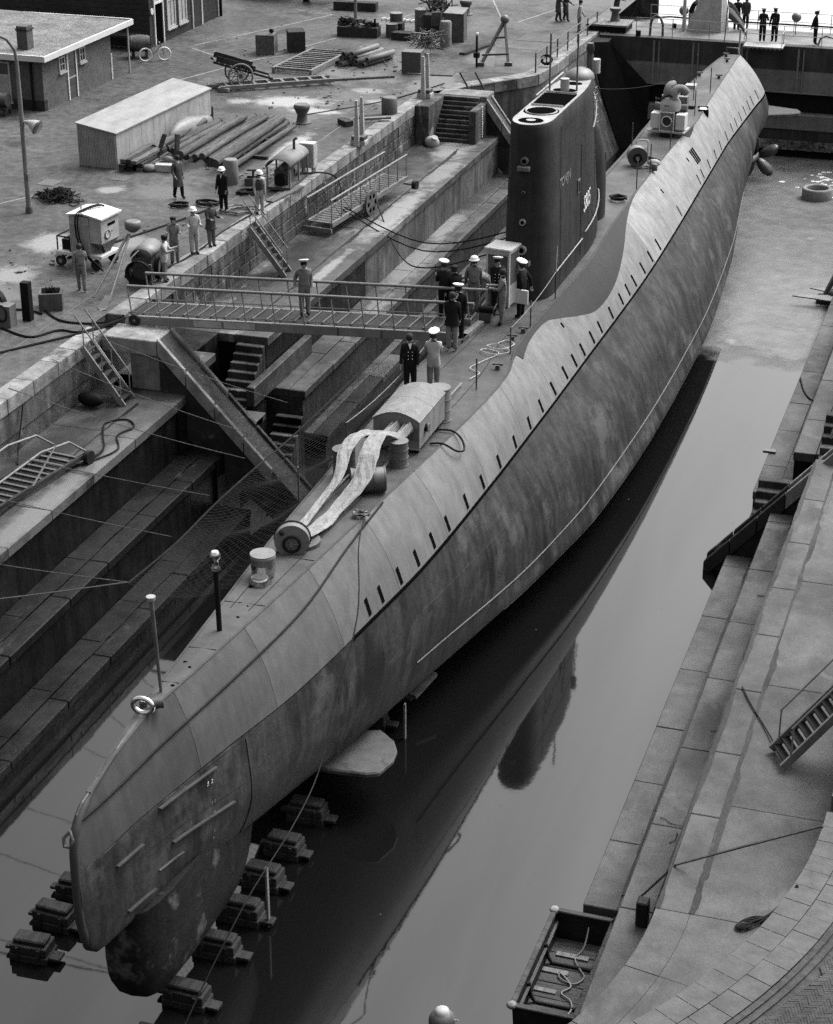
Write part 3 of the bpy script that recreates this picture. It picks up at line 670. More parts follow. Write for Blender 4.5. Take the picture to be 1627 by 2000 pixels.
# flood slots: each its own part, a flat black sheet for the shade in its opening
VY = [41.2,42.0,43.2,44.4,45.6,46.8,48.4,49.9,51.5,53.1,54.7,56.2,57.8,59.3,60.5,61.6,62.9,64.0,65.6,67.2,68.3,69.4,71.0,72.5,74.1,78.9,83.9,84.9,86.6,88.4,90.1,92.1,93.8,95.0,96.4,97.8,99.1,100.3,101.8]
for y in VY:
    p0, p1 = casing_pt(y,.73,1,.012), casing_pt(y,.94,1,.012)
    w_ = .085 if y < 76 else .055
    b = MB(); b.add([p0+Vector((0,-w_,0)),p0+Vector((0,w_,0)),p1+Vector((0,w_,0)),p1+Vector((0,-w_,0))],[(3,2,1,0)]); b.build('flood_slot','slot',sub)
for (y,t) in ((61.2,.28),(78.5,.3),(84.0,.34)):
    p0, p1 = casing_pt(y,t,1,.012), casing_pt(y,t+.09,1,.012); b = MB(); b.add([p0+Vector((0,-.06,0)),p0+Vector((0,.06,0)),p1+Vector((0,.06,0)),p1+Vector((0,-.06,0))],[(3,2,1,0)]); b.build('flood_slot','slot',sub)
p0, p1 = casing_pt(85.4,.30,1,.02), casing_pt(85.4,.62,1,.02)
b = MB(); b.add([p0+Vector((0,-.55,0)),p0+Vector((0,.25,0)),p1+Vector((0,.25,0)),p1+Vector((0,-.55,0))],[(3,2,1,0)]); ld = b.build('grating_hatch','slot',sub)
for k in range(3):
    b = MB().bar(p0+Vector((0,-.45+.3*k,0)),p1+Vector((0,-.45+.3*k,0)),.05); b.build('bar','iron_mid',ld)
# bilge strip: light line low on the hull side and faint longitudinal weld lines
def hull_pt(y, k, off=.015):
    r_ = hull_ring(y); p = Vector(r_[k]); a, b_ = Vector(r_[max(k-1,0)]), Vector(r_[min(k+1,len(r_)-1)])
    t = (b_-a); nrm = Vector((-t.z,0,t.x)); nrm = -nrm if nrm.x < 0 else nrm
    return p+nrm.normalized()*off
MB().tube([hull_pt(y,10) for y in [44+i*.8 for i in range(62)]], .018, 5).build('bilge_strip','grey_paint',sub)
MB().tube([hull_pt(y,4,.002) for y in [44+i*.8 for i in range(30)]], .007, 4).build('weld_line','hull',sub)
MB().tube([hull_pt(y,14,.008) for y in [50+i*.8 for i in range(52)]], .009, 4).build('weld_line','hull',sub)
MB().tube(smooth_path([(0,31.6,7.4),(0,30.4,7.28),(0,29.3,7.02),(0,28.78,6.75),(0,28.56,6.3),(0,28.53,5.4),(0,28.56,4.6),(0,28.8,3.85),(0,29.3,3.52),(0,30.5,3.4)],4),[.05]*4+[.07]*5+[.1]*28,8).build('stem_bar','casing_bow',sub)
# bow: long dark seam wire from the deck to the stem
MB().tube(smooth_path([casing_pt(44.2,.02,1,.03),casing_pt(41.5,.13,1,.03),casing_pt(38.5,.3,1,.03),casing_pt(35,.36,1,.03),casing_pt(32,.4,1,.03),casing_pt(30,.35,1,.03),casing_pt(28.8,.15,1,.03)],6), .028, 5).build('jackstay','black',sub)
b = MB(); b.tube([(0,28.45,6.75),(.1,28.36,6.62),(.06,28.3,6.48),(-.06,28.3,6.48),(-.1,28.36,6.62),(0,28.45,6.75)],.035,6); b.build('towing_shackle','iron',sub)
# bow shutters of the torpedo tubes: raised strips on the bow side
for (y0,y1,k) in ((31.2,33.4,4),(31.5,33.9,9),(29.6,30.5,7),(29.9,30.9,13)):
    a = [hull_pt(y0+(y1-y0)*i/6,k,.012) for i in range(7)]
    b = MB()
    for p, q in zip(a, a[1:]): b.bar(p,q,.03,.13,(1,0,0))
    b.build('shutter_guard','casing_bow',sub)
for (y0,y1,ka,kb) in ((29.7,34.6,3,15),):
    for k in (2,8,15):
        MB().tube([hull_pt(y0+(y1-y0)*i/8,k,.004) for i in range(9)],.009,4).build('shutter_seam','black',sub)
    MB().tube([hull_pt(34.7,k,.006) for k in range(2,16)],.012,4).build('shutter_seam','black',sub)
    a = [hull_pt(31.0+(.9)*i/4,11,.008) for i in range(5)]; b = MB()
    for p, q in zip(a, a[1:]): b.bar(p,q,.02,.08,(1,0,0))
    b.build('scratch','plane_paint',sub)
# chin: keel housing of the sonar below the bow
kr = []
for (z, f, a_, hw) in ((3.6,30.2,36.6,.74),(2.9,30.15,36.5,.77),(2.2,30.15,36.3,.77),(1.75,30.2,36.1,.75),(1.3,30.45,35.9,.66),(1.05,30.8,35.7,.5),(.9,31.3,35.4,.25)):
    ring_ = []
    for i in range(24):
        t = 2*math.pi*i/24; c, s_ = math.cos(t), math.sin(t)
        yy = (f+a_)/2-(a_-f)/2*(abs(c)**.62)*(1 if c > 0 else -1); xx = hw*(abs(s_)**.55)*(1 if s_ > 0 else -1)
        ring_.append((xx, yy, z))
    kr.append(ring_)
MB().loft(kr, True, True, True).build('sonar_keel','keelrust',sub)
# bow plane and stern gear
def fin(name, pts, z, th, mat):
    b = MB(); b.prism(pts, z-th/2, z+th/2); return b.build(name, mat, sub, .04)
for s_ in (1,-1):
    fin('bow_plane',[(s_*x,y) for x,y in ((0.2, 42.6), (0.75, 42.02), (1.58, 42.29), (2.06, 41.9), (2.3, 41.45), (2.35, 40.95), (2.19, 40.29), (1.9, 40.15), (0.91, 40.05), (0.64, 40.09), (0.49, 40.66), (0.2, 41.3))][::-s_],1.3,.16,'plane_paint')
    fin('stern_plane',[(s_*x,y) for x,y in ((.5,104.0),(2.9,105.2),(3.45,105.6),(3.5,106.0),(3.3,106.4),(.5,107.2))][::s_],3.3,.22,'casing_fore')
    pr = bpy.data.objects.new('propeller',None); COL.objects.link(pr); pr.parent = sub; pr.location = (s_*1.75,102.6,1.65)
    MB().tube([(0,-3.4,.5),(0,-.2,0),(0,.15,0),(0,.45,0)],[.16,.16,.24,.06],10).build('hub','iron',pr)
    for k in range(5):
        a = k*1.2566+.5; b = MB(); c, s2 = math.cos(a), math.sin(a)
        prof = [(.2,-.12,.12),(.55,-.26,.22),(.9,-.3,.26),(1.15,-.2,.2),(1.28,-.04,.06)]
        A = []; B = []
        for r_, w0, w1 in prof:
            for L_, w_, yo in ((A,w0,-.1),(B,w1,.14)): L_.append((r_*c-w_*s2, yo, r_*s2+w_*c))
        n = len(A); b.add(A+B,[(i,i+1,n+i+1,n+i) for i in range(n-1)],True); b.build('blade','iron',pr,solid=.05)
b = MB(); b.box(-.12,.12,104.0,107.3,.6,3.2); b.build('rudder','iron',sub,.04)
b = MB(); b.box(-.1,.1,105.0,106.3,4.6,7.0) ; 
# ---- conning tower (sail)
def sail_ring(z, k=1):
    t = (z-6.7)/6.0; f = 61.55+.2*t; a_ = 72.6-1.7*t; hw = .86-.14*t; out = []
    N = 40
    for i in range(N):
        th = 2*math.pi*i/N; c, s_ = math.cos(th), math.sin(th)
        u = (1-c)/2                      # 0 bow .. 1 stern
        wv = hw*min(1, (u/.10)**.5 if u < .10 else 1)*(1 if u < .55 else max(0,1-((u-.55)/.45)**2.0))
        if u < .10: wv = hw*math.sqrt(1-(1-u/.10)**2)
        out.append((math.copysign(wv, s_) if abs(s_) > 1e-6 else 0, f+(a_-f)*u, z))
    return out
zs = [6.6,7.4,8.4,9.4,10.4,11.4,12.2,12.62]
rr = [sail_ring(z) for z in zs]
top = sail_ring(12.7); rr.append([(p[0]*.93, 67+(p[1]-67)*.992, 12.72) for p in top])
sl = MB().loft(rr, True, True).build('conning_tower','sail',sub)
ctop = [(p[0]*.93, 67+(p[1]-67)*.992) for p in top]
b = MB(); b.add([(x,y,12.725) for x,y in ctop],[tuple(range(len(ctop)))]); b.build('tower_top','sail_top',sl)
def disc(x,y,z,rx,ry,mat,name,par,n=24,h=.012):
    b = MB(); b.prism([(x+rx*math.cos(2*math.pi*i/n), y+ry*math.sin(2*math.pi*i/n)) for i in range(n)], z, z+h); return b.build(name,mat,par)
disc(0,62.4,12.727,.42,.36,'slot','tower_opening',sl); disc(0,62.4,12.74,.16,.14,'steel_light','mast_head',sl)
disc(0,63.75,12.727,.6,.62,'slot','tower_opening',sl)
MB().tube([(.52*math.cos(t*.2618),63.75+.54*math.sin(t*.2618),12.74) for t in range(25)],.03,5).build('rim','steel_light',sl)
b = MB(); b.prism([(-.56,64.55),(.56,64.55),(.58,66.45),(-.58,66.45)],12.727,12.739); b.build('bridge_well','slot',sl)
for y in (64.5,66.5): MB().tube([(-.55,y,12.77),(.55,y,12.77)],.035,5).build('coaming_bar','white_dull',sl)
disc(0,67.0,12.727,.42,.26,'slot','tower_opening',sl); MB().lathe([(.16,12.7),(.16,13.15)],14,(0,66.95,0)).build('periscope_sleeve','steel_light',sl)
disc(0,68.1,12.727,.36,.24,'slot','tower_opening',sl)
MB().sphere((0,69.2,12.7),.5,16,.75,1.05,1.3).build('radar_dome','iron_mid',sl)
MB().lathe([(.13,12.6),(.13,13.3),(.09,13.45),(.16,13.5),(.12,13.75)],10,(.12,70.2,0)).build('antenna_mast','iron',sl)
MB().lathe([(.2,12.6),(.2,13.1)],10,(.22,70.6,0)).build('exhaust_cap','white_dull',sl)
for (x,y) in ((-.5,66.8),(.42,67.0)): MB().tube([(x,y,12.7),(x,y,14.7)],.035,6).build('whip_mast','iron_mid',sl)
MB().tube([(-.62,65.4,12.85),(-.62,69.2,12.85)],.03,5).build('side_rail','steel_light',sl)
def sail_x(y, z):
    t = (z-6.7)/6.0; f = 61.55+.2*t; a_ = 72.6-1.7*t; hw = .86-.14*t; u = (y-f)/(a_-f)
    return hw*math.sqrt(max(0,1-(1-u/.10)**2)) if u < .1 else hw*(1 if u < .55 else 1-((u-.55)/.45)**2)
def meshed(o):
    dg = bpy.context.evaluated_depsgraph_get(); me = bpy.data.meshes.new_from_object(o.evaluated_get(dg)); n_ = o.name; pa = o.parent; bpy.data.objects.remove(o)
    q = bpy.data.objects.new(n_, me); COL.objects.link(q); q.parent = pa; return q
def text(body, name, size, y, z, mat, par, shear=0, space=1.0):
    cu = bpy.data.curves.new(name,'FONT'); cu.body = body; cu.size = size; cu.extrude = .006; cu.align_x = 'CENTER'; cu.align_y = 'CENTER'; cu.space_character = space
    cu.materials.append(MATS[mat]); o = bpy.data.objects.new(name, cu); COL.objects.link(o); o.parent = par
    o = meshed(o); o.rotation_euler = (R(90),0,R(90)); o.location = (sail_x(y,z)+.012, y, z); return o
nm_ = text('TONIJN','name_lettering',.46,64.2,10.35,'letter_grey',sl,0,.95); nm_.scale = (1.0,1.0,1)
num = text('S805','pennant_number',.85,67.4,8.75,'letter_white',sl,0,1.05); num.scale = (.85,1,1)
num.rotation_euler = (R(90),0,R(90)+R(4.5)); num.location.x += .02
# fittings down the front edge of the tower
for z, r_, mat in ((11.55,.13,'iron_mid'),(10.5,.06,'iron_mid'),(9.5,.11,'steel_light'),(8.55,.16,'white_dull'),(7.95,.2,'iron_mid')):
    f = 61.55+.2*(z-6.7)/6-.02
    b = MB().tube([(0,f+.06,z),(0,f-.05,z)],r_,14); q = b.build('front_lamp',mat,sl)
    MB().tube([(0,f-.05,z),(0,f-.07,z)],r_*.55,12).build('lens','slot',q)
b = MB().box(-.2,.2,61.5,61.75,11.25,11.38); b.build('lamp_shelf','iron_mid',sl)
b = MB().box(-.3,.3,61.4,61.8,8.05,8.2); b.build('lamp_shelf','iron_mid',sl)
cr = MB().tube([(.24*math.cos(t*.2618),61.5,7.72+.24*math.sin(t*.2618)) for t in range(25)],.03,5).build('crest_ring','white_dull',sl)
b = MB(); b.tube([(0,61.6,7.72),(0,61.5,7.72)],.22,16); b.build('crest_plate','iron',sl)
b = MB(); b.add([(-.13,61.485,7.7),(-.05,61.485,7.76),(.08,61.485,7.75),(.14,61.485,7.8),(.13,61.485,7.66),(.05,61.485,7.67)],[(0,1,2,3,4,5)]); b.build('crest_fish','white_dull',sl)
# hand rails on the starboard side
for (ya,za,yb,zb) in ((62.6,7.55,66.5,7.62),(66.9,7.75,71.3,8.1),(68.2,11.2,71.2,11.75)):
    pts = [(sail_x(ya+(yb-ya)*i/10,za+(zb-za)*i/10)+.09, ya+(yb-ya)*i/10, za+(zb-za)*i/10) for i in range(11)]
    hr = MB().tube(pts,.022,5).build('hand_rail','steel_light',sl)
    for p in (pts[0],pts[5],pts[-1]): MB().tube([p,(p[0]-.12,p[1],p[2])],.018,4).build('bracket','iron_mid',hr)
MB().tube([(sail_x(66.55,7.0+.5*i)+.012,66.55,7.0+.5*i) for i in range(9)],.018,4).build('tower_seam','iron_mid',sl)
b = MB().box(0,.04,66.0,66.32,9.35,9.85); q = b.build('access_panel','iron_mid',sl); q.location.x = sail_x(66.1,9.6); MB().box(.041,.05,66.08,66.24,9.42,9.78).build('panel_lens','black',q)
for z in (10.9,11.15,11.4,11.65,11.9,12.15):
    x = sail_x(70.3,z); MB().tube([(x,70.1,z),(x+.12,70.12,z),(x+.12,70.45,z),(x,70.47,z)],.018,4).build('rung','iron',sl)
for z in (8.35,9.95,11.3):
    for sd in (1,-1): MB().tube([(sd*(sail_x(y_,z)+.004),y_,z) for y_ in [62.3+i*.4 for i in range(24)]],.007,4).build('weld_seam','black',sl)
for y_ in (63.6,69.3):
    MB().tube([(sail_x(y_,6.8+.5*i)+.004,y_,6.8+.5*i) for i in range(12)],.007,4).build('weld_seam','black',sl)
# aft fairing at the foot of the tower
b = MB(); rr = []
for z, k in ((6.7,1),(8.0,.97),(8.9,.88),(9.6,.7),(10.2,.42),(10.5,.1)):
    rr.append([(.42*k*math.cos(2*math.pi*i/16), 72.2+(.95*k)*math.sin(2*math.pi*i/16)-(1-k)*.5, z) for i in range(16)])
MB().loft(rr,True,True,True).build('exhaust_fairing','sail',sl)
# ---- deck fittings that belong to the boat
# big open round hatch lid standing on edge at the bow with hand wheel
hl = bpy.data.objects.new('hatch_lid',None); COL.objects.link(hl); hl.parent = sub; hl.location = (.0,40.35,7.55); hl.rotation_euler = (0,0,R(18))
MB().tube([(0,-.12,0),(0,.1,0)],.43,28).build('lid_plate','grey_paint',hl)
b = MB().tube([(.42*math.cos(t*.2618),.12,.42*math.sin(t*.2618)) for t in range(25)],.045,6); b.build('lid_rim','black',hl)
MB().tube([(.2*math.cos(t*.2618),-.17,.2*math.sin(t*.2618)-.05) for t in range(25)],.035,6).build('hand_wheel','black',hl)
MB().tube([(0,-.2,-.05),(0,-.1,-.05)],.06,8).build('wheel_hub','iron_mid',hl)
for a in range(3): MB().tube([(0,-.17,-.05),(.19*math.cos(a*2.09),-.17,.19*math.sin(a*2.09)-.05)],.02,4).build('spoke','iron_mid',hl)
MB().tube([(-.28,-.15,.28),(-.2,-.15,.2)],.05,6).build('latch','black',hl)
MB().lathe([(.5,0),(.5,.12)],20,(0,40.9,7.18)).build('hatch_coaming','iron',sub)
# sonar cap with bright band
sp = bpy.data.objects.new('sonar_pod',None); COL.objects.link(sp); sp.parent = sub; sp.location = (-.12,38.75,7.24); sp.rotation_euler=(0,0,.3); sp.scale=(.85,.85,.85)
MB().lathe([(.33,.1),(.34,.55),(.36,.62),(.36,.7),(.3,.73)],20,(0,.1,0)).build('pod_cap','iron_mid',sp)
MB().lathe([(.36,.7),(.36,.74)],20,(0,.1,0)).build('cap_lid','grey_light',sp)
MB().lathe([(.335,.2),(.345,.45)],20,(0,.1,0),caps=False).build('bright_band','chrome',sp)
MB().lathe([(.27,0),(.27,.2),(.24,.26)],18,(-.05,-.42,0)).build('bright_drum','chrome',sp)
for t in range(6): MB().tube([(-.05+.3*math.cos(t*1.047),-.42+.3*math.sin(t*1.047),0),(-.05+.3*math.cos(t*1.047),-.42+.3*math.sin(t*1.047),.25)],.012,4).build('guard_bar','iron_mid',sp)
# jackstaff and navigation light
js = MB().tube([(0,32.75,7.4),(0,32.55,9.75)],[.035,.05],8).build('jackstaff','iron_mid',sub); MB().lathe([(.09,0),(.1,.05),(.1,.09)],10,(0,32.54,9.74)).build('truck','steel_light',js)
nl = MB().tube([(0,35.85,7.33),(0,35.8,8.9)],.06,10).build('light_mast','black',sub); MB().lathe([(.1,0),(.1,.08),(.075,.12),(.075,.26),(.12,.3),(.12,.4),(.08,.46)],14,(0,35.8,8.88)).build('lantern','chrome',nl)
# roller fairlead at the bow
rf_ = bpy.data.objects.new('fairlead',None); COL.objects.link(rf_); rf_.parent = sub; rf_.location = (.02,31.95,7.5)
b = MB().tube([(.22*math.cos(t*.2618),-.12,.16+.17*math.sin(t*.2618)) for t in range(25)],.06,8); b.build('ring','chrome',rf_)
MB().tube([(.1,.1,.1),(.32,.2,.12)],.12,10).build('roller','iron',rf_); MB().tube([(-.2,.1,.1),(-.05,.18,.12)],.1,10).build('roller','iron',rf_)
# panel seams and small holes in the bow deck
for y in (33.2,34.9,37.3,40.0): MB().tube([(-stn(y)[1]*.95,y,stn(y)[0]+.008),(stn(y)[1]*.95,y+.05,stn(y)[0]+.008)],.012,4).build('deck_seam','black',sub)
for (x,y) in ((.12,36.6),(.1,37.2),(-.1,37.3),(-.1,34.2),(.08,34.0),(.1,33.1),(-.15,38.2)): disc(x,y,stn(y)[0]+.012,.05 if y < 37.4 else .12,.05 if y < 37.4 else .1,'slot','deck_hole',sub,10,.004)
for side in (-1,1):
    MB().tube([(side*.45*stn(y)[1],y,stn(y)[0]+.012) for y in [37+i*.8 for i in range(30)]],.012,4).build('deck_seam','black',sub)
# ladder rails on the deck (long low guide rails)
for x in (-.35,.35): MB().tube([(x,43.0,7.2),(x,53.5,6.82)],.03,5).build('guide_rail','grey_light',sub)
# stanchions with ropes: each post a part
spost = MB().tube([(0,0,0),(0,0,1.0)],.025,6)
sp0 = None
for (x,y,h_) in ((-.98,47.0,1),(-1.0,43.4,1),(.98,59.2,.9),(1.02,56.6,.9),(1.05,62.2,1),(.85,53.4,1.0),(.75,76.6,1.15),(.72,79.4,1.15),(.8,83.2,1.15),(-.75,77.5,1.15),(-.75,82.6,1.15),(-.75,87.5,1.15),(-.8,91.5,1.15),(.7,89.4,1.15),(.8,86.6,1.15),(.55,94.2,1.2),(.1,92.3,1.0),(-.6,96.8,1.2)):
    z = stn(y)[0]
    if sp0 is None: sp0 = spost.build('stanchion','iron',sub,loc=(x,y,z)); q = sp0
    else: q = share(sp0,'stanchion',sub,(x,y,z),0,(1,1,h_))
def srope(a, b_, d=.12):
    MB().tube(sag(a,b_,d,8),.013,4).build('guard_rope','grey_light',sub)
srope((1.02,56.6,7.6),(1.05,62.2,7.72)); srope((1.05,62.2,7.72),(.9,62.9,8.4),.0); srope((-.98,47,7.9),(-1.1,57,7.75),.3)
# aft hatch, dark wells, small cleats
disc(.15,81.2,6.775,.62,.42,'slot','deck_hatch',sub,4)
b = MB().box(-.2,.45,90.4,91.1,6.79,6.8); b.build('deck_hatch','slot',sub)
for (x,y) in ((-.6,97.6),(.42,97.3),(-.62,93.2),(.1,101.5),(-.2,103.0),(.75,57.8),(.9,58.6),(1.0,55.2)):
    c_ = bpy.data.objects.new('cleat',None); COL.objects.link(c_); c_.parent = sub; c_.location = (x,y,stn(y)[0])
    MB().lathe([(.08,0),(.07,.12),(.1,.16)],10).build('cleat_post','iron',c_); MB().tube([(-.16,0,.17),(.16,.04,.17)],.04,6).build('horn','iron',c_)
b = MB().box(-.75,-.25,94.6,95.1,6.79,6.95); b.build('vent_grid','white_dull',sub)
MB().tube([(.12,105.2,6.3),(.12,105.2,7.7)],.05,6).build('stern_light','white_dull',sub)
MB().tube([(-.28,103.6,6.7),(-.28,103.6,7.0),(.3,103.6,7.0),(.3,103.6,6.7)],.05,6).build('bitt','iron',sub)
# draught figures on the bow
for i, (s_, y, k, sz) in enumerate((('5',33.0,6,.15),('2',33.16,6,.15),('5',33.05,8,.12),('0',33.16,8,.12),('8',33.1,9,.11),('6',33.12,11,.1),('4',33.14,12,.1),('2',33.16,14,.1))):
    p = hull_pt(y,k,.02); cu = bpy.data.curves.new('draught_mark_%d' % i,'FONT'); cu.body = s_; cu.size = sz; cu.align_x='CENTER'; cu.extrude = .003; cu.materials.append(MATS['letter_white' if i < 2 else 'letter_grey'])
    o = bpy.data.objects.new('draught_mark',cu); COL.objects.link(o); o.parent = sub; o = meshed(o); o.location = p; o.rotation_euler = (R(96),0,R(78))

# ================================================================ KEEL BLOCKS
def keel_block(x, y, label, group, shore=False):
    k = thing('keel_block', label, 'keel block', (x,y,0), rs.uniform(-.07,.07), group); k.scale = (rs.uniform(.92,1.1), rs.uniform(.85,1.12), rs.uniform(.85,1.15))
    b = MB(); b.box(-.5,.5,-.28,.28,-.4,.18); b.build('base_timber','wood_dark',k,.02)
    b = MB(); b.box(-.48,.47,-.26,.26,.19,.42); b.build('middle_timber','wood_dark',k,.02)
    b = MB(); b.box(-.42,.42,-.19,.19,.43,.55); b.build('cap_timber','wood_dark',k,.03)
    b = MB(); b.box(.51,.8,-.22,.08,.1,.18); b.build('wedge','wood_dark',k,.01)
    b = MB(); b.box(-.72,-.51,-.05,.15,.1,.18); b.build('wedge','wood_dark',k,.01)
    for xx in (-.3,.25): b = MB(); b.box(xx,xx+.08,-.305,-.282,.05,.4); b.build('cleat_board','wood_dark',k)
    return k
for x, y, l in ((-19.75,32.55,'wooden keel block in the water left of the bow, nearest of the side row'),(-19.8,33.75,'second wooden side block out from the nearest one left of the bow'),(-19.8,34.95,'third wooden side block, half hidden behind the bow stem'),(-19.8,36.15,'fourth wooden side block, mostly hidden behind the bow')):
    keel_block(x,y,l,'side blocks left of the bow')
for i, (x, y) in enumerate(((-15.75,30.5),(-15.7,32.1),(-15.75,33.9),(-15.75,35.3),(-15.75,36.75),(-15.75,38.15),(-15.75,39.75),(-15.8,44.6),(-15.85,46.2))):
    l = ['timber keel block at the bottom edge below the sonar keel','timber keel block beside the foot of the sonar keel','timber keel block against the aft side of the sonar keel','timber block with an upright batten behind the sonar keel','keel block with a small splash of water on its cap','middle keel block of the free row behind the bow keel','keel block nearest the bow plane','keel block under the hull just beyond the bow plane','farthest visible keel block under the hull'][i]
    keel_block(x,y,l,'keel blocks under the submarine')
for (a, b_, l) in (((-15.0,35.2,-.5),(-15.05,35.3,1.6),'upright pale batten standing in the water behind the sonar keel'),((-14.6,44.2,-.3),(-14.6,44.2,1.1),'short pale batten standing in the water beyond the bow plane')):
    o = MB().bar((0,0,0),Vector(b_)-Vector(a),.1,.05).build('batten','wood_light',None,loc=a); tag(o,l,'batten')
o = MB().bar((0,0,0),(.3,1.0,.25),.22,.12).build('timber_baulk','wood',None,loc=(-14.7,45.2,.75)); tag(o,'loose squared timber lying on the block beyond the bow plane','timber')
# ================================================================ BUILDINGS
def window(par, c, w, h, axis, mat_pane='glass', bars=(1,1), name='window', d=.06, frame=.08, curtain=False):
    """axis 'x': wall faces +x ; axis 'y': wall faces -y"""
    o = bpy.data.objects.new(name, None); COL.objects.link(o); o.parent = par; o.location = c
    if axis == 'y': o.rotation_euler = (0,0,R(-90))
    b = MB()
    b.box(0,d,-w/2,-w/2+frame,-h/2,h/2); b.box(0,d,w/2-frame,w/2,-h/2,h/2)
    b.box(0,d,-w/2+frame,w/2-frame,-h/2,-h/2+frame); b.box(0,d,-w/2+frame,w/2-frame,h/2-frame,h/2); b.build('frame','white_dull',o)
    b = MB(); b.box(-.02,.012,-w/2+frame,w/2-frame,-h/2+frame,h/2-frame); b.build('pane',mat_pane,o)
    b = MB(); b.box(-.02,d+.06,-w/2-.06,w/2+.06,-h/2-.09,-h/2-.004); b.build('sill','white_dull',o)
    b = MB()
    for i in range(bars[0]): y = -w/2+w*(i+1)/(bars[0]+1); b.box(.013,.045,y-.018,y+.018,-h/2+frame,h/2-frame)
    for i in range(bars[1]): z = -h/2+h*(i+1)/(bars[1]+1); b.box(.0135,.044,-w/2+frame,w/2-frame,z-.018,z+.018)
    if bars != (0,0): b.build('glazing_bar','white_dull',o)
    if curtain: b = MB(); b.box(.0125,.02,-w/2+frame,w/2-frame,-h/2+frame,h*.18); b.build('curtain','curtain',o)
    return o
# brick office
bo = thing('brick_office','low brick office with flat gravel roof, white eaves and a chimney','building',(-45.6,83.7,Q))
b = MB(); b.box(-14,0,0,7.3,0,2.55); b.build('wall','brick_wall',bo)
b = MB(); b.box(-14,.015,-.015,.3,0,.5); b.build('plinth','stone_dark',bo)
b = MB(); b.add([(.35,-.35,2.62),(.35,9.2,2.62),(-14,9.2,2.85),(-14,-.35,2.85)],[(0,1,2,3)]); rf2 = b.build('roof','roof_gravel',bo)
b = MB(); b.box(.3,.4,-.42,9.25,2.42,2.68); b.box(-14,.3,-.42,-.32,2.42,2.7); b.box(-14,.3,9.2,9.3,2.42,2.7); b.build('eaves_board','white_paint',bo)
b = MB(); b.box(-14,.3,-.3,9.2,2.5,2.56); b.build('soffit','white_dull',bo)
ch = MB().box(-1.7,-1.15,.9,1.5,2.6,3.75).build('chimney','brick_wall',bo); MB().box(-1.74,-1.11,.86,1.54,3.55,3.62).build('chimney_band','stone_dark',ch)
window(bo,(.0,1.95,1.85),.62,.72,'x'); window(bo,(.0,4.1,1.9),.62,.72,'x')
d_ = bpy.data.objects.new('door',None); COL.objects.link(d_); d_.parent = bo; d_.location = (0,2.95,0)
b = MB(); b.box(0,.06,-.5,-.4,0,2.35); b.box(0,.06,.4,.5,0,2.35); b.box(0,.06,-.4,.4,2.25,2.35); b.build('frame','white_paint',d_)
b = MB(); b.box(-.02,.015,-.4,.4,0,2.25); b.build('pane','glass',d_); MB().box(.016,.03,-.4,.4,1.0,1.06).build('glazing_bar','white_dull',d_)
window(bo,(-2.35,0,1.3),1.3,1.9,'y',bars=(0,1),curtain=True)
MB().tube([(-.55,-.08,2.5),(-.55,-.08,0)],.06,6).build('drainpipe','black',bo)
MB().box(-.02,.03,7.2,7.36,.0,1.3).build('corner_guard','white_dull',bo)
MB().tube([(.2,8.9,2.5),(.2,8.9,0)],.05,6).build('porch_post','white_dull',bo)
bx = thing('oil_drum','rusty drum lying on a small wooden cradle by the office window','drum',(-47.2,82.4,Q))
MB().tube([(-.5,0,.75),(.4,0,.75)],.32,16).build('drum_body','iron',bx); b = MB(); b.box(-.5,.4,-.3,.3,.3,.42); b.build('cradle_top','wood_dark',bx)
for x in (-.4,.3):
    for y in (-.25,.25): MB().box(x-.05,x+.05,y-.05,y+.05,0,.3).build('leg','wood_dark',bx)
# black timber warehouse with real boards
wh = thing('timber_warehouse','black tarred timber warehouse with tall white framed windows','building',(-47.0,98.6,Q))
b = MB(); b.box(-16,-.03,.03,9.3,0,8); b.build('wall','tar_wood',wh)
z = .02; bm_ = None
while z < 6.5:
    b = MB(); b.box(-.03,.02,0,9.3,z,z+.27); o = b.build('board','tar_wood',wh) if bm_ is None else share(bm_,'board',wh,(0,0,z-.02)); bm_ = bm_ or o; z += .285
z = .02; bm_ = None
while z < 6.5:
    b = MB(); b.box(-16,-.031,-.02,.03,z,z+.27); o = b.build('board','tar_wood',wh) if bm_ is None else share(bm_,'board',wh,(0,0,z-.02)); bm_ = bm_ or o; z += .285
dd = bpy.data.objects.new('door',None); COL.objects.link(dd); dd.parent = wh; dd.location = (.02,1.1,0)
b = MB(); b.box(0,.08,-.6,-.5,0,3.3); b.box(0,.08,.5,.6,0,3.3); b.box(0,.08,-.5,.5,3.2,3.3); b.box(0,.08,-.5,.5,2.2,2.3); b.build('frame','white_paint',dd)
MB().box(-.03,.02,-.5,.5,0,2.2).build('doorway','slot',dd); MB().box(-.03,.03,-.5,.5,2.3,3.2).build('pane','curtain',dd)
MB().tube([(.03,-.85,1.9),(.08,-.85,1.9)],.17,14).build('round_plate','white_paint',dd)
window(wh,(.02,2.75,2.1),1.1,3.0,'x','curtain',(1,1),frame=.12); window(wh,(.02,4.25,2.1),1.1,3.0,'x','curtain',(1,1),frame=.12)
d2 = bpy.data.objects.new('door',None); COL.objects.link(d2); d2.parent = wh; d2.location = (.02,6.2,0)
b = MB(); b.box(0,.07,-.65,-.53,0,3.2); b.box(0,.07,.6,.78,0,3.4); b.build('frame','white_dull',d2); MB().box(-.02,.03,-.53,.6,0,3.2).build('door_leaf','tar_wood',d2)
MB().tube([(.03,-.85,2.2),(.08,-.85,2.2)],.15,14).build('round_plate','white_paint',d2)
window(wh,(.02,8.5,2.7),.9,1.7,'x','curtain',(1,1),frame=.12)
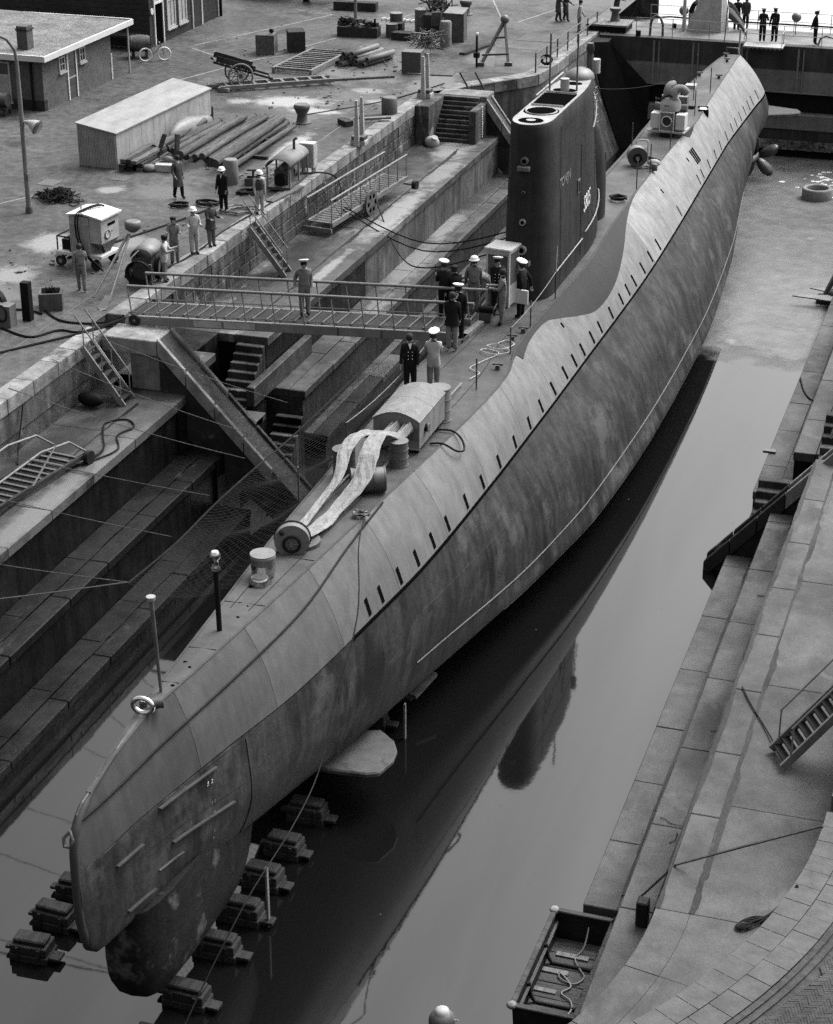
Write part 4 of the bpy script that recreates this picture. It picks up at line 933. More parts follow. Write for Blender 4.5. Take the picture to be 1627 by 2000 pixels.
MB().tube([(.12,9.45,6),(.12,9.45,0)],.09,6).build('drainpipe','black',wh)
bench = thing('work_bench','dark low bench against the black timber wall beside the office','bench',(-48.6,97.9,Q))
MB().box(-1.2,1.2,-.4,.4,.7,.8).build('bench_top','wood_dark',bench)
for x in (-1.1,1.0): MB().box(x,x+.12,-.35,.35,0,.7).build('leg','wood_dark',bench)
dr = thing('wooden_barrel','big wooden barrel lying beside the bicycle at the timber warehouse corner','barrel',(-46.5,96.2,Q),R(25))
MB().tube([(-.55,0,.75),(-.3,0,.75),(0,0,.75),(.3,0,.75),(.55,0,.75)],[.36,.42,.45,.42,.36],18).build('staves','wood',dr)
for x in (-.4,.4): MB().tube([(x-.03,0,.75),(x+.03,0,.75)],.425,18).build('hoop','iron',dr)
for x in (-.35,.35): MB().box(x-.08,x+.08,-.35,.35,0,.34).build('chock','wood_dark',dr)
bk_ = thing('bicycle','bicycle with pale tyres leaning beside the barrel','bicycle',(-45.35,95.6,Q),R(35))
for x in (-.5,.5):
    w_ = MB().tube([(x+.33*math.cos(t*.2618),0,.35+.33*math.sin(t*.2618)) for t in range(25)],.045,6).build('wheel','tyre_white',bk_)
    for a in range(8): MB().tube([(x,0,.35),(x+.32*math.cos(a*.785),0,.35+.32*math.sin(a*.785))],.004,3).build('spoke','iron_mid',w_)
b = MB()
for p, q in (((-.5,0,.35),(-.1,0,.35)),((-.1,0,.35),(-.22,0,.85)),((-.22,0,.85),(-.5,0,.35)),((-.1,0,.35),(.35,0,.75)),((-.2,0,.78),(.33,0,.85)),((.3,0,.95),(.5,0,.35))): b.tube([p,q],.018,5)
b.build('frame','iron',bk_); MB().tube([(.2,-.28,.98),(.3,0,1.0),(.2,.28,.98)],.014,5).build('handlebar','steel_light',bk_); MB().box(-.36,-.1,-.07,.07,.88,.93).build('saddle','black',bk_)
# pale corrugated store: ribs on the end wall, sheets on the side
sd_ = thing('corrugated_shed','long pale corrugated iron store with a sheeted flat roof','shed',(-37.75,75.25,Q),R(-2.8))
L_, W_ = 9.05, 1.85
b = MB(); b.box(-W_,0,0,L_,0,1.52); b.build('wall','corrugated',sd_)
for i in range(24): x = -W_+.04+i*.077; MB().tube([(x,-.012,.03),(x,-.012,1.68-.16*(i/24))],.026,5,False).build('rib','corrugated',sd_)
for i in range(8):
    y0 = i*L_/8; MB().box(.0,.022,y0+.01,y0+L_/8-.01,.02,1.5).build('wall_sheet','corrugated',sd_)
for i in range(9):
    y0 = -.08+i*(L_+.16)/9; y1 = y0+(L_+.16)/9-.008; b = MB()
    b.add([(.08,y0,1.56),(.08,y1,1.56),(-W_-.05,y1,1.88),(-W_-.05,y0,1.88),(.08,y0,1.51),(.08,y1,1.51),(-W_-.05,y1,1.83),(-W_-.05,y0,1.83)],[(0,1,2,3),(7,6,5,4),(0,4,5,1),(1,5,6,2),(2,6,7,3),(3,7,4,0)]); b.build('roof_sheet','shed_roof',sd_)
b = MB(); b.add([(-W_,0,1.5),(0,0,1.5),(-W_,0,1.83)],[(0,1,2)]); b.build('gable','corrugated',sd_)
MB().tube([(-1.3,-.03,1.25),(-1.3,-.01,1.25)],.03,8).build('peep_hole','slot',sd_)
lb = thing('upturned_dinghy','dark hull of a small boat lying on its side against the pale shed','boat',(-36.75,80.7,Q),R(-2.8))
b = MB(); rr = []
for y, zt, w_ in ((-1.6,.15,.05),(-1.2,.75,.25),(-.5,.95,.4),(.5,.95,.42),(1.6,.75,.34),(2.6,.55,.2),(3.1,.5,.05)): rr.append([(-.35,y,zt),(-.35+w_*.6,y,zt*.75),(-.35+w_,y,zt*.35),(-.35+w_*.8,y,0)])
b.loft(rr,False,True); b.build('hull_side','iron_mid',lb,solid=.05); MB().tube([(-.3,2.9,0),(-.3,2.9,.9)],.05,6).build('post','iron',lb)
# lamp posts
lp = thing('lamp_post','tall pale lamp post with a horn loudspeaker at the left edge of the quay','lamp post',(-38.19,68.15,Q))
MB().tube([(0,0,0),(0,0,4.2),(0,0,6.0),(-.02,-.05,6.45),(-.2,-.3,6.9),(-.6,-.8,7.25),(-1.2,-1.3,7.4)],[.11,.09,.07,.065,.06,.055,.05],10).build('pole','grey_light',lp)
MB().box(-.06,.12,-.1,.06,1.35,1.6).build('switch_box','iron_mid',lp); MB().lathe([(.16,0),(.13,.25)],10).build('base_collar','iron',lp)
hn = MB().tube([(.05,.05,3.65),(.3,.0,3.65),(.5,-.05,3.6),(.72,-.1,3.5)],[.05,.1,.2,.3],14).build('horn_speaker','white_dull',lp); MB().tube([(.72,-.1,3.5),(.73,-.1,3.495)],.26,14).build('horn_mouth','iron_mid',hn)
o = thing('lamp_post','slim pale pole standing behind the junk heap at the far quay','lamp post',(-38.2,107.1,Q)); MB().tube([(0,0,0),(0,0,7)],[.1,.08],8).build('pole','grey_light',o)
for i, x in enumerate((-34.62,-34.3)):
    o = thing('pipe_post',['left of the two thin black posts at the top of the quay','right of the two thin black posts at the top of the quay'][i],'post',(x,109.6,Q)); MB().tube([(0,0,0),(0,0,5)],.07,6).build('pole','black',o)

# ================================================================ STORES ON THE QUAY
rq_ = random.Random(5)
LOGS = [((-36.99, 77.32, 6.5), (-36.86, 82.61, 6.5)), ((-36.95, 78.44, 6.25), (-36.57, 83.68, 6.25)), ((-36.38, 77.98, 6.25), (-36.18, 84.65, 6.25)), ((-35.46, 76.71, 6.5), (-35.42, 83.9, 6.5)), ((-35.45, 77.27, 6.25), (-35.45, 85.2, 6.25)), ((-35.07, 77.39, 6.25), (-35.18, 85.18, 6.25)), ((-34.42, 76.69, 6.5), (-34.52, 84.3, 6.5)), ((-34.41, 77.15, 6.25), (-34.6, 85.26, 6.25)), ((-34.11, 76.89, 6.25), (-34.29, 85.26, 6.25)), ((-33.41, 75.77, 6.5), (-33.61, 84.07, 6.5)), ((-33.47, 76.39, 6.25), (-33.6, 84.54, 6.25)), ((-32.94, 76.04, 6.25), (-32.98, 83.92, 6.25))]  # log ends, like many positions here, projected from image pixels onto level planes
WHICH = ['first log of the pile beside the shed, dark end','short log next to the shed wall','log with a split end, third from the shed','slim dark log in the upper layer, fourth from the shed','log fifth from the shed with a pale top','sixth log counted from the shed','middle log of the pile with a dark butt','upper layer log left of a torn tarpaulin','ninth log counted from the shed','log under the torn paper on the pile','tenth log lying next to the outermost','outermost thick log nearest to the dock edge']
for i, (a, b_) in enumerate(LOGS):
    a, b_ = Vector(a), Vector(b_); d = b_-a; r_ = rq_.uniform(.13,.19)
    lg = thing('log',WHICH[i],'log',a,0,'logs piled beside the shed')
    MB().tube([d*t+Vector((rq_.uniform(-.03,.03),0,rq_.uniform(-.02,.02))) for t in (0,.3,.6,1)],[r_,r_*.97,r_*.93,r_*.86],10,False).build('trunk','log_bark',lg)
    e = d.normalized(); MB().tube([-e*.005,e*.02],r_*.99,10).build('cut_end','log_end',lg); MB().tube([d-e*.02,d+e*.005],r_*.85,10).build('cut_end','log_end',lg)
for i, (x,y,l_,rz) in enumerate(((-35.9,77.9,2.6,5),(-35.3,81.2,3.2,80),(-33.9,81.6,1.8,82),(-33.4,78.8,2.4,84))):
    o = MB().box(-.09,.09,-l_/2,l_/2,0,.14).build('bearer','wood_dark',None,loc=(x,y,Q+.0),rz=R(rz)); tag(o,['bearer timber lying under the near ends of the logs','bearer timber sticking out beyond the middle of the logs','bearer timber under the dock side of the logs','bearer timber near the compressor under the logs'][i],'timber')
for i in range(9):
    row, k = divmod(i, 3)
    o = MB().box(-.14,.14,-1.45,1.45,0,.16).build('baulk','wood_dark' if i % 2 else 'wood',None,.015,loc=(-37.35+k*.31+rq_.uniform(-.04,.04),76.4+rq_.uniform(-.2,.2),Q+.19*row),rz=R(rq_.uniform(-5,5)))
    tag(o,['bottom','middle','top'][row]+' row baulk of the timber stack by the shed corner, '+['against the shed','in the centre','on the outer side'][k],'timber','baulks stacked by the shed')
for i,(x,y,z,rz,rx,l) in enumerate(((-36.6,77.2,.35,-20,60,'dark board leaning up against the timber stack'),(-36.0,77.6,.35,-35,35,'short round timber leaning on the log ends'))):
    o = MB().cbox((0,0,0),(.22,.07,1.2) if i == 0 else (.18,.16,1.1),0,R(-rx+30)).build('board','wood_dark' if i == 0 else 'wood',None,loc=(x,y,Q+z+.2),rz=R(rz)); tag(o,l,'board')
def crate(name,label,cat,x,y,sx,sy,sz,mat,rz=0,group=None,z=Q,open_top=False,slats=True):
    c = thing(name,label,cat,(x,y,z),R(rz),group); t = .03
    for (a,b2,c2,d2) in ((-sx/2,sx/2,-sy/2,-sy/2+t),(-sx/2,sx/2,sy/2-t,sy/2),(-sx/2,-sx/2+t,-sy/2+t,sy/2-t),(sx/2-t,sx/2,-sy/2+t,sy/2-t)):
        MB().box(a,b2,c2,d2,.02,sz).build('side_board',mat,c)
    MB().box(-sx/2+t,sx/2-t,-sy/2+t,sy/2-t,0,.03 if open_top else sz-.01).build('bottom' if open_top else 'lid',mat,c)
    return c
crate('wooden_box','small pale box on the ground left of the walking man in the coat','box',-35.7,75.6,.75,.4,.3,'white_dull',8)
crate('tool_tray','shallow tray with tangled gear beside the pale box','tray',-36.0,76.3,.8,.5,.15,'wood_light',-10,open_top=True)
o = MB().sphere((0,0,.12),.3,10,.6,1.1,.9).build('stone','coping_dark',None,loc=(-36.3,75.4,Q)); tag(o,'rough grey boulder on the ground below the timber stack','stone')
o = MB().sphere((0,0,.1),.18,8,.9,1.5,.6).build('canvas_bundle','canvas',None,loc=(-35.95,76.5,Q+.15)); tag(o,'white rag bundle lying on the tray of tangled gear','rag')
# stubby dark bollards and posts
def bollard(label,x,y,s=1,mat='iron'):
    b_ = thing('mooring_bollard',label,'bollard',(x,y,Q)); MB().lathe([(.3*s,0),(.24*s,.1),(.2*s,.35*s),(.34*s,.62*s),(.36*s,.72*s),(.3*s,.8*s)],16).build('bollard_post',mat,b_); MB().lathe([(.4*s,0),(.4*s,.05)],16).build('base_plate',mat,b_)
bollard('dark mushroom bollard on the quay between the logs and the dock',-33.15,85.35,1.1); bollard('dark mooring bollard at the far quay near the water',-33.4,112.9,1.05)
def pillar(label,x,y,r_,h_,mat='concrete_wall'):
    o = MB().lathe([(r_,0),(r_,h_-.06),(r_*.85,h_)],14).build('stone_post',mat,None,loc=(x,y,Q)); tag(o,label,'post'); return o
pillar('thick round stone post standing behind the man with the white helmet',-32.2,74.6,.3,1.05,'iron_mid'); pillar('thick round stone post in front of the junk heap at the far quay',-31.9,104.0,.32,1.35,'coping_dark'); pillar('short round post beside the stool and boards on the quay',-29.85,88.3,.38,.8,'iron')
o = MB().box(-.15,.15,-.13,.13,0,1.35).build('iron_post','black',None,loc=(-32.1,56.6,Q)); tag(o,'tall square black iron post on the near left quay','post')
pb = thing('concrete_planter','square concrete box with plants or rags in it on the near quay','planter',(-31.95,58.0,Q),R(25))
for (a,b2,c,d) in ((-.4,.4,-.4,-.32),(-.4,.4,.32,.4),(-.4,-.32,-.32,.32),(.32,.4,-.32,.32)): MB().box(a,b2,c,d,0,.62).build('side_slab','concrete_wall',pb,.01)
MB().box(-.32,.32,-.32,.32,.3,.42).build('soil','black',pb)
b = MB(); rp = random.Random(8)
for i in range(26):
    a = rp.uniform(0,6.28); r_ = rp.uniform(.03,.22); b.tube([(r_*.4*math.cos(a),r_*.4*math.sin(a)+.08,.42),(r_*math.cos(a),r_*math.sin(a)+.08,.55+rp.uniform(0,.2))],.02,4)
b.build('foliage','black',pb)
def coil(name,label,cat,x,y,z,r_,turns,th,mat,jit=.06,zj=.03,flat=1):
    rc = random.Random(sum(map(ord, label))); pts = []
    for i in range(turns*14):
        a = i*6.283/14; rr = r_*(1+rc.uniform(-jit,jit)*3); pts.append((rr*math.cos(a),rr*.85*math.sin(a),th+rc.random()*zj+ i*.012*flat/ max(1,turns*.4)*.2))
    o = MB().tube(pts,th,5).build(name,mat,None,loc=(x,y,z)); return tag(o,label,cat)
nh = random.Random(2); b = MB()
for k in range(55):
    cx, cy = nh.gauss(0,.38), nh.gauss(0,.25); pts = []
    for i in range(9): a = nh.uniform(0,6.28) if i == 0 else a+nh.uniform(.3,1.1); pts.append((cx+nh.uniform(.1,.5)*math.cos(a), cy+nh.uniform(.1,.4)*math.sin(a), max(.03,(.55-math.hypot(cx,cy)*.5)*nh.random())))
    b.tube(pts,.022,4)
nt = b.build('rope_heap','black',None,loc=(-38.0,70.2,Q)); tag(nt,'heap of dark tangled rope lying near the lamp post','rope')
coil('hose_coil','coil of black hose on the quay behind the man in the black coat','hose',-31.9,71.4,Q,.42,5,.03,'black'); coil('hose_coil','smaller coil of hose left of the first coil by the black coat','hose',-32.9,70.8,Q,.36,4,.03,'black')
coil('hose_coil','loose wide loops of hose at the feet of the helmeted worker with pale sleeves','hose',-30.3,70.9,Q,.6,4,.025,'iron',.12); coil('hose_coil','dark hose coil beside the compressor with a curved hood','hose',-31.0,73.4,Q,.4,6,.035,'black')
# small dark box with a T handle
tb_ = crate('tool_box','small dark open box with a T shaped handle near the compressor','box',-31.3,74.8,.65,.5,.3,'iron',10,open_top=True); MB().tube([(0,0,.05),(0,0,.6)],.05,6).build('handle_stem','iron',tb_); MB().tube([(-.25,0,.6),(.25,0,.62)],.05,6).build('handle_bar','iron',tb_)
# compressor with curved hood
cp = thing('air_compressor','open sided engine compressor with curved grey hood near the dock edge','compressor',(-29.95,75.3,Q),R(4))
rr = []
for i in range(11):
    a = math.pi*i/10; rr.append((.52*math.cos(a), 1.0+.34*math.sin(a)))
MB().loft([[(x,y,z) for x,z in rr] for y in (-1.3,1.3)],False,True).build('hood','grey_paint',cp,solid=.04)
for x in (-.48,.48):
    for y in (-1.25,0,1.25): MB().box(x-.03,x+.03,y-.03,y+.03,.15,1.02).build('corner_post','grey_light',cp)
MB().box(-.5,.5,-1.3,1.3,.08,.2).build('chassis','iron',cp)
MB().box(-.3,.3,-.9,-.1,.2,.8).build('engine_block','iron',cp); MB().tube([(0,.2,.5),(0,1.0,.5)],.28,14).build('air_tank','iron_mid',cp); MB().tube([(0,-1.1,.45),(0,-.95,.45)],.25,14).build('flywheel','black',cp)
for i in range(4): MB().lathe([(.09,.8),(.09,1.0)],8,(0,-.8+.2*i,0)).build('cylinder_head','iron_mid',cp)
MB().tube([(.15,.5,1.3),(.15,.5,1.75),(.3,.5,1.85)],.06,8).build('exhaust_pipe','iron',cp)
wb = thing('switch_cabinet','pale upright cabinet standing against the far end of the compressor','cabinet',(-29.7,77.1,Q)); MB().box(-.32,.32,-.25,.25,.3,1.35).build('cabinet_body','white_dull',wb,.02); MB().box(.321,.33,-.2,.2,.4,1.25).build('cabinet_door','white_dull',wb)
for x in (-.25,.2): MB().box(x,x+.05,-.2,.2,0,.3).build('leg','iron_mid',wb)
o = MB().cbox((0,0,.06),(.35,2.6,.09)).build('plank','wood',None,loc=(-29.4,73.6,Q),rz=R(-8)); tag(o,'short plank on the dock edge below the compressor','plank')
# pale cabin on a two wheel cart with cables over it
pc = thing('sandblast_trailer','white cabin on a low white cart, black hoses draped over its roof','trailer',(-33.0,62.9,Q),R(-6))
MB().box(-.95,1.0,-.62,.6,.42,.56).build('cart_deck','white_paint',pc,.02); MB().box(-.98,-.7,-.65,.62,.28,.42).build('bumper','white_dull',pc)
for y in (-.66,.5):
    w_ = MB().tube([(-.75,y,.2),(-.75,y+.12,.2)],.2,14).build('wheel','rubber',pc); MB().tube([(-.75,y-.01,.2),(-.75,y,.2)],.09,10).build('hub','grey_light',w_)
    w_ = MB().tube([(.75,y,.2),(.75,y+.12,.2)],.2,14).build('wheel','rubber',pc)
MB().box(-.28,.55,-.62,.62,.56,1.95).build('cabin_body','white_dull',pc)
for i in range(13): MB().box(-.26+i*.062,-.235+i*.062,-.64,-.62,.62,1.65).build('rib','white_dull',pc)
MB().box(.551,1.05,-.6,.6,1.0,1.95).build('hopper_box','white_dull',pc,.015)
b = MB(); b.add([(.56,-.55,1.0),(1.04,-.55,1.0),(1.04,.55,1.0),(.56,.55,1.0),(.72,-.15,.6),(.9,-.15,.6),(.9,.15,.6),(.72,.15,.6)],[(0,1,5,4),(1,2,6,5),(2,3,7,6),(3,0,4,7),(4,5,6,7)]); b.build('hopper_cone','iron_mid',pc)
for y in (-.5,.5): MB().tube([(1.0,y,1.0),(.85,y*.4,.56)],.025,5).build('brace','black',pc)
b = MB(); b.add([(-.36,-.7,2.02),(.32,-.7,2.12),(.32,.7,2.12),(-.36,.7,2.02),(-.36,-.7,1.96),(.32,-.7,2.06),(.32,.7,2.06),(-.36,.7,1.96)],[(0,1,2,3),(7,6,5,4),(0,4,5,1),(2,6,7,3),(3,7,4,0)]); b.add([(.33,-.7,2.12),(1.15,-.7,1.98),(1.15,.7,1.98),(.33,.7,2.12),(.33,-.7,2.06),(1.15,-.7,1.92),(1.15,.7,1.92),(.33,.7,2.06)],[(0,1,2,3),(7,6,5,4),(0,4,5,1),(1,5,6,2),(2,6,7,3)]); b.build('roof_panel','white_paint',pc)
q = MB().tube([(1.06,-.22,1.3),(1.085,-.22,1.3)],.17,18).build('dial','white_paint',pc); MB().tube([(1.086,-.22+.15*math.cos(t*.2618),1.3+.15*math.sin(t*.2618)) for t in range(25)],.02,4).build('dial_ring','black',q); MB().bar((1.09,-.22,1.3),(1.09,-.16,1.38),.02).build('pointer','black',q)
MB().box(1.052,1.06,-.15,.35,1.58,1.68).build('slot_plate','slot',pc); MB().box(1.052,1.06,.08,.14,1.33,1.37).build('slot_plate','slot',pc)
for x,y in ((-.1,-.1),(.3,.4)): MB().tube([(x,y,2.07),(x,y+.05,2.2),(x,y+.1,2.07)],.02,4).build('lifting_eye','white_dull',pc)
for dx in (0,.1): MB().tube(smooth_path([(.4+dx,.75,1.85),(.4+dx,.4,2.17),(.2+dx,-.3,2.16),(.1+dx,-.74,2.0),(.1+dx,-.75,1.2),(.45+dx,-.8,.6),(.9+dx,-.8,.25),(1.2,-.85,.1)],5),.03,5).build('hose','black',pc)
b = MB(); 
for p, q in (((-.9,-.55,.56),(-.9,-.55,1.1)),((-.9,.55,.56),(-.9,.55,1.1)),((-.35,-.55,1.1),(-.35,-.55,.56)),((-.9,-.55,1.1),(-.35,-.55,1.1)),((-.9,.55,1.1),(-.35,.55,1.1)),((-.9,-.55,1.1),(-.9,.55,1.1))): b.tube([p,q],.03,5)
b.build('guard_frame','black',pc); MB().box(-.8,-.4,-.4,.4,.57,.95).build('engine','black',pc); MB().tube([(-.6,.2,.95),(-.6,.2,1.55),(-.65,.2,1.6)],.045,6).build('exhaust_pipe','white_dull',pc)
# second compressor with hose reels and a crank lever, at the dock edge
cp2 = thing('hose_reel_machine','dark machine wrapped in thick black hose loops at the dock edge','hose machine',(-30.15,61.9,Q),R(8)); cp2.scale = (.85,.85,.85)
MB().loft([[(x*.85,y,z+.15) for x,z in rr] for y in (-.7,.9)],False,True).build('hood','iron_mid',cp2,solid=.04); MB().box(-.42,.42,-.7,.9,.1,1.1).build('machine_body','iron',cp2)
for k in range(7): MB().tube([((.42+.02*k)*math.cos(t*.2618),-.85-.06*k,.62+(.42+.015*k)*math.sin(t*.2618)) for t in range(25)],.035,6).build('hose_loop','black',cp2)
for k in range(4): MB().tube([(.52+.05*k,-.1+.5*math.cos(t*.2618),.6+.48*math.sin(t*.2618)) for t in range(25)],.035,6).build('hose_loop','black',cp2)
for x in (-.5,.4): MB().box(x,x+.12,-1.0,-.88,0,.95).build('stand_post','iron_mid',cp2)
dl = thing('davit_frame','slanting pole frame with a ladle shaped bucket head beside the hose machine','hoist',(-30.45,59.8,Q))
MB().tube([(-.35,-.9,.2),(.1,1.2,1.9)],.05,6).build('pole','iron_mid',dl); MB().tube([(.3,-1.0,.15),(.15,1.2,1.9)],.05,6).build('pole','iron_mid',dl)
MB().lathe([(.12,0),(.28,.12),(.3,.36),(.22,.4)],14,(.2,1.4,1.95)).build('bucket_head','iron_mid',dl); b = MB(); b.add([(.05,-1.4,.05),(.45,-1.5,.05),(.35,-.95,.35),(.15,-.95,.35),(.25,-1.6,.0)],[(0,1,2,3),(0,4,1)]); b.build('shovel_blade','iron_mid',dl,solid=.03)
# machines cut by the left frame edge
ml = thing('winch_drum','big dark cable drum at the left edge of the quay','winch',(-33.0,56.0,Q)); MB().tube([(-.6,-.6,.5),(-.1,.3,.5)],.5,18).build('drum','iron',ml); MB().tube([(-.13,.25,.5),(-.05,.4,.5)],.58,18).build('flange','black',ml); MB().box(-.1,.75,-.35,.1,0,.75).build('gear_case','iron_mid',ml); b = MB().tube([(.45+.18*math.cos(t*.2618),-.38,.5+.28*math.sin(t*.2618)) for t in range(25)],.03,5); b.build('hand_wheel','black',ml)
mp_ = thing('pump_set','pump with pale rounded pipe hood standing on legs at the left frame edge','pump',(-31.95,53.3,Q)); MB().tube([(-1.3,-.6,1.1),(-.3,-.1,1.1),(0,.05,1.1)],[.25,.25,.22],12).build('hood','grey_light',mp_); MB().box(-.9,-.25,-.55,0,.35,.9).build('pump_body','iron',mp_); MB().tube([(-.35,-.35,.9),(-.3,-.4,.5),(-.3,-.4,.2)],.05,6).build('valve_pipe','steel_light',mp_)
for x,y in ((.1,0),(-.55,-.4),(-.3,.1),(-1.0,-.6)): MB().box(x-.03,x+.03,y-.03,y+.03,0,1.0).build('leg','iron',mp_)
# handcart
hc = thing('handcart','two wheeled wooden handcart tipped back on the quay','handcart',(-38.9,91.6,Q),R(-60))
def spoked(par,c,r_,n=12,axis='x'):
    w_ = bpy.data.objects.new('wheel',None); COL.objects.link(w_); w_.parent = par; w_.location = c
    MB().tube([(0,r_*math.cos(t*.2618),r_*math.sin(t*.2618)) for t in range(25)],.05,6).build('rim','wood_light',w_); MB().tube([(-.1,0,0),(.1,0,0)],.1,10).build('hub','iron',w_)
    b = MB()
    for a in range(n): b.tube([(0,.08*math.cos(a*6.283/n),.08*math.sin(a*6.283/n)),(0,(r_-.04)*math.cos(a*6.283/n),(r_-.04)*math.sin(a*6.283/n))],.02,4)
    b.build('spokes','wood',w_)
spoked(hc,(-.7,0,.62),.6); spoked(hc,(.7,0,.62),.6); MB().tube([(-.7,0,.62),(.7,0,.62)],.05,6).build('axle','iron',hc)
T = Matrix.Translation((0,0,.85)) @ Euler((R(-18),0,0)).to_matrix().to_4x4()
for x in (-.5,.5): MB().box(x-.05,x+.05,-1.4,1.7,0,.1,T).build('shaft','wood_dark',hc)
for i in range(7): MB().box(-.6,.6,-1.35+i*.3,-1.17+i*.3,.1,.14,T).build('bed_board','wood',hc)
for x in (-.58,.55): MB().box(x,x+.04,-1.3,.7,.14,.42,T).build('side_board','wood_dark',hc)
MB().box(-.5,.5,1.6,1.68,0,.08,T).build('handle','wood',hc)
# flat wooden ladder track on stone blocks
fl = thing('ladder_track','long wooden ladder lying flat across the quay with pale rungs','ladder',(-37.1,92.0,Q),R(-54))
for x in (-.42,.42): MB().box(x-.08,x+.08,-2.9,2.9,.12,.3).build('stringer','wood_light',fl,.01)
for i in range(8): MB().box(-.34,.34,-2.6+i*.72,-2.46+i*.72,.22,.29).build('rung','wood_light',fl)
o = MB().box(-.3,.3,-.25,.25,0,.22).build('stone_block','coping',None,.03,loc=(-39.1,90.2,Q)); tag(o,'pale stone block under the near end of the flat ladder','stone')
o = MB().box(-.5,.5,-.28,.28,0,.2).build('stone_block','coping_dark',None,.03,loc=(-39.8,90.9,Q),rz=.3); tag(o,'flat stone slab lying left of the pale block under the ladder','stone')
o = MB().cbox((0,0,.05),(.25,7.5,.1)).build('plank','wood',None,loc=(-35.3,93.8,Q),rz=R(-58)); tag(o,'very long plank along the front of the far stores','plank')
# grating rack of slats
gr = thing('slatted_rack','wooden slatted rack lying flat on the ground near the pipes','rack',(-37.2,97.4,Q),R(-3))
for x in (-1.05,1.05): MB().box(x-.07,x+.07,-2.6,2.6,.02,.3).build('runner','wood_light',gr)
for i in range(12): MB().box(-.98,.98,-2.5+i*.43,-2.36+i*.43,.2,.3).build('slat','wood' if i % 3 else 'wood_light',gr)
crate('packing_case','left of two dark packing cases standing behind the slatted rack','crate',-40.5,99.3,1.0,1.1,1.05,'wood',12); crate('packing_case','right of two dark packing cases behind the slatted rack','crate',-39.2,100.3,.9,1.0,1.1,'wood_dark',28)
o = MB().sphere((0,0,.15),.14,8).build('buoy','black',None,loc=(-40.2,99.3,Q+1.05)); tag(o,'small black float on top of the left packing case','float')
# pipe lengths
for i in range(12):
    l_ = rq_.uniform(2.2,3.2); row = i//5; x = -35.4+(i % 5)*.34+row*.17; z_ = .14+row*.25
    o = MB().tube([(0,-l_/2,0),(0,l_/2,0)],.14,10,False).build('pipe_length','grey_paint' if i % 2 else 'concrete_wall',None,loc=(x,98.6+rq_.uniform(-.4,.4),Q+z_),rz=R(-16+rq_.uniform(-6,6)),solid=.03)
    tag(o,['bottom','middle','top'][row]+' layer pipe in the heap on the far quay, '+['first','second','third','fourth','fifth'][i % 5]+' from its left side','pipe','pipes heaped on the far quay')
# junk heap
jk = [('crate_stack','long dark crate row at the left of the junk heap',-37.3,105.1,2.3,.9,.55),('packing_case','low dark case in front of the junk drums',-34.7,105.0,1.1,.7,.4),('packing_case','squat case with a broken lid left of the tall box',-33.4,106.5,.9,.9,1.2),('tall_box','tall dark cabinet with pale slanted lid in the junk heap',-31.8,105.6,1.05,1.0,1.55),('packing_case','flat case on the ground in front of the drum',-35.4,106.0,.8,.6,.7)]
for nme,l,x,y,sx,sy,sz in jk: crate(nme,l,'box',x,y,sx,sy,sz,'iron' if nme == 'tall_box' else 'wood_dark',rq_.uniform(-8,8))
o = MB().cbox((0,0,0),(1.1,1.1,.05),0,R(8)).build('lid_board','grey_light',None,loc=(-31.8,105.6,Q+1.62)); tag(o,'pale slanting lid on the tall dark cabinet','lid')
o = MB().cbox((0,0,0),(.5,1.2,.05),R(20),R(-48)).build('lid_board','grey_light',None,loc=(-32.9,105.4,Q+1.15)); tag(o,'pale board leaning against the left of the tall cabinet','board')
def drum(label,x,y,z,mat='iron',r_=.3,h_=.9,tilt=None,group=None):
    d = thing('steel_drum',label,'drum',(x,y,z),0,group); T = Euler(tilt).to_matrix().to_4x4() if tilt else None
    MB().lathe([(r_,0),(r_,h_)],18,(0,0,0),T).build('drum_body',mat,d)
    for k in (0.0,.33,.66,.98): MB().lathe([(r_+.015,h_*k),(r_+.015,h_*k+.03)],18,(0,0,0),T).build('hoop',mat,d)
    MB().lathe([(r_*.93,h_+.005),(r_*.93,h_+.012)],18,(0,0,0),T).build('drum_head','grey_light' if mat != 'iron' else 'iron_mid',d); return d
drum('dark drum with a pale rim standing in the junk heap',-35.6,106.6,Q,'iron',.36,1.1); drum('second drum half hidden in front of the junk heap',-35.5,105.5,Q,'iron',.33,.7); drum('dark wide drum behind the junk crates',-34.3,107.4,Q,'iron_mid',.45,1.25)
b = MB(); rj = random.Random(6)
for i in range(26): b.cbox((rj.uniform(-1.1,1.0),rj.uniform(-.4,.4),.55+rj.uniform(0,.35)),(rj.uniform(.1,.5),rj.uniform(.1,.4),rj.uniform(.05,.3)),rj.uniform(0,3),rj.uniform(-.5,.5))
tag(b.build('scrap_heap','stone_dark',None,loc=(-37.3,105.2,Q)),'heap of broken scrap on the crates at the left of the junk',kind='stuff')
b = MB()
for i in range(30):
    a = rj.uniform(0,6.28); b.tube([(rj.gauss(0,.5),rj.gauss(0,.4),rj.uniform(.2,1.3)) for k in range(4)],.025,4)
tag(b.build('wire_tangle','iron',None,loc=(-32.3,101.9,Q)),'tangle of wire and rope on the pipe heap','wire')
b = MB()
for i in range(34): b.tube([(rj.gauss(0,.55),rj.gauss(0,.4),rj.uniform(.6,1.9)) for k in range(4)],.03,4)
tag(b.build('rope_tangle','coat',None,loc=(-33.4,107.7,Q)),'grey tangle of rope and canvas on top of the junk heap','rope')
o = MB().box(-1.3,1.3,-.3,.3,0,.5).build('stacked_baulk','wood_dark',None,.02,loc=(-40.0,112.2,Q),rz=R(4)); tag(o,'dark squared baulk lying alone near the top of the quay','timber')
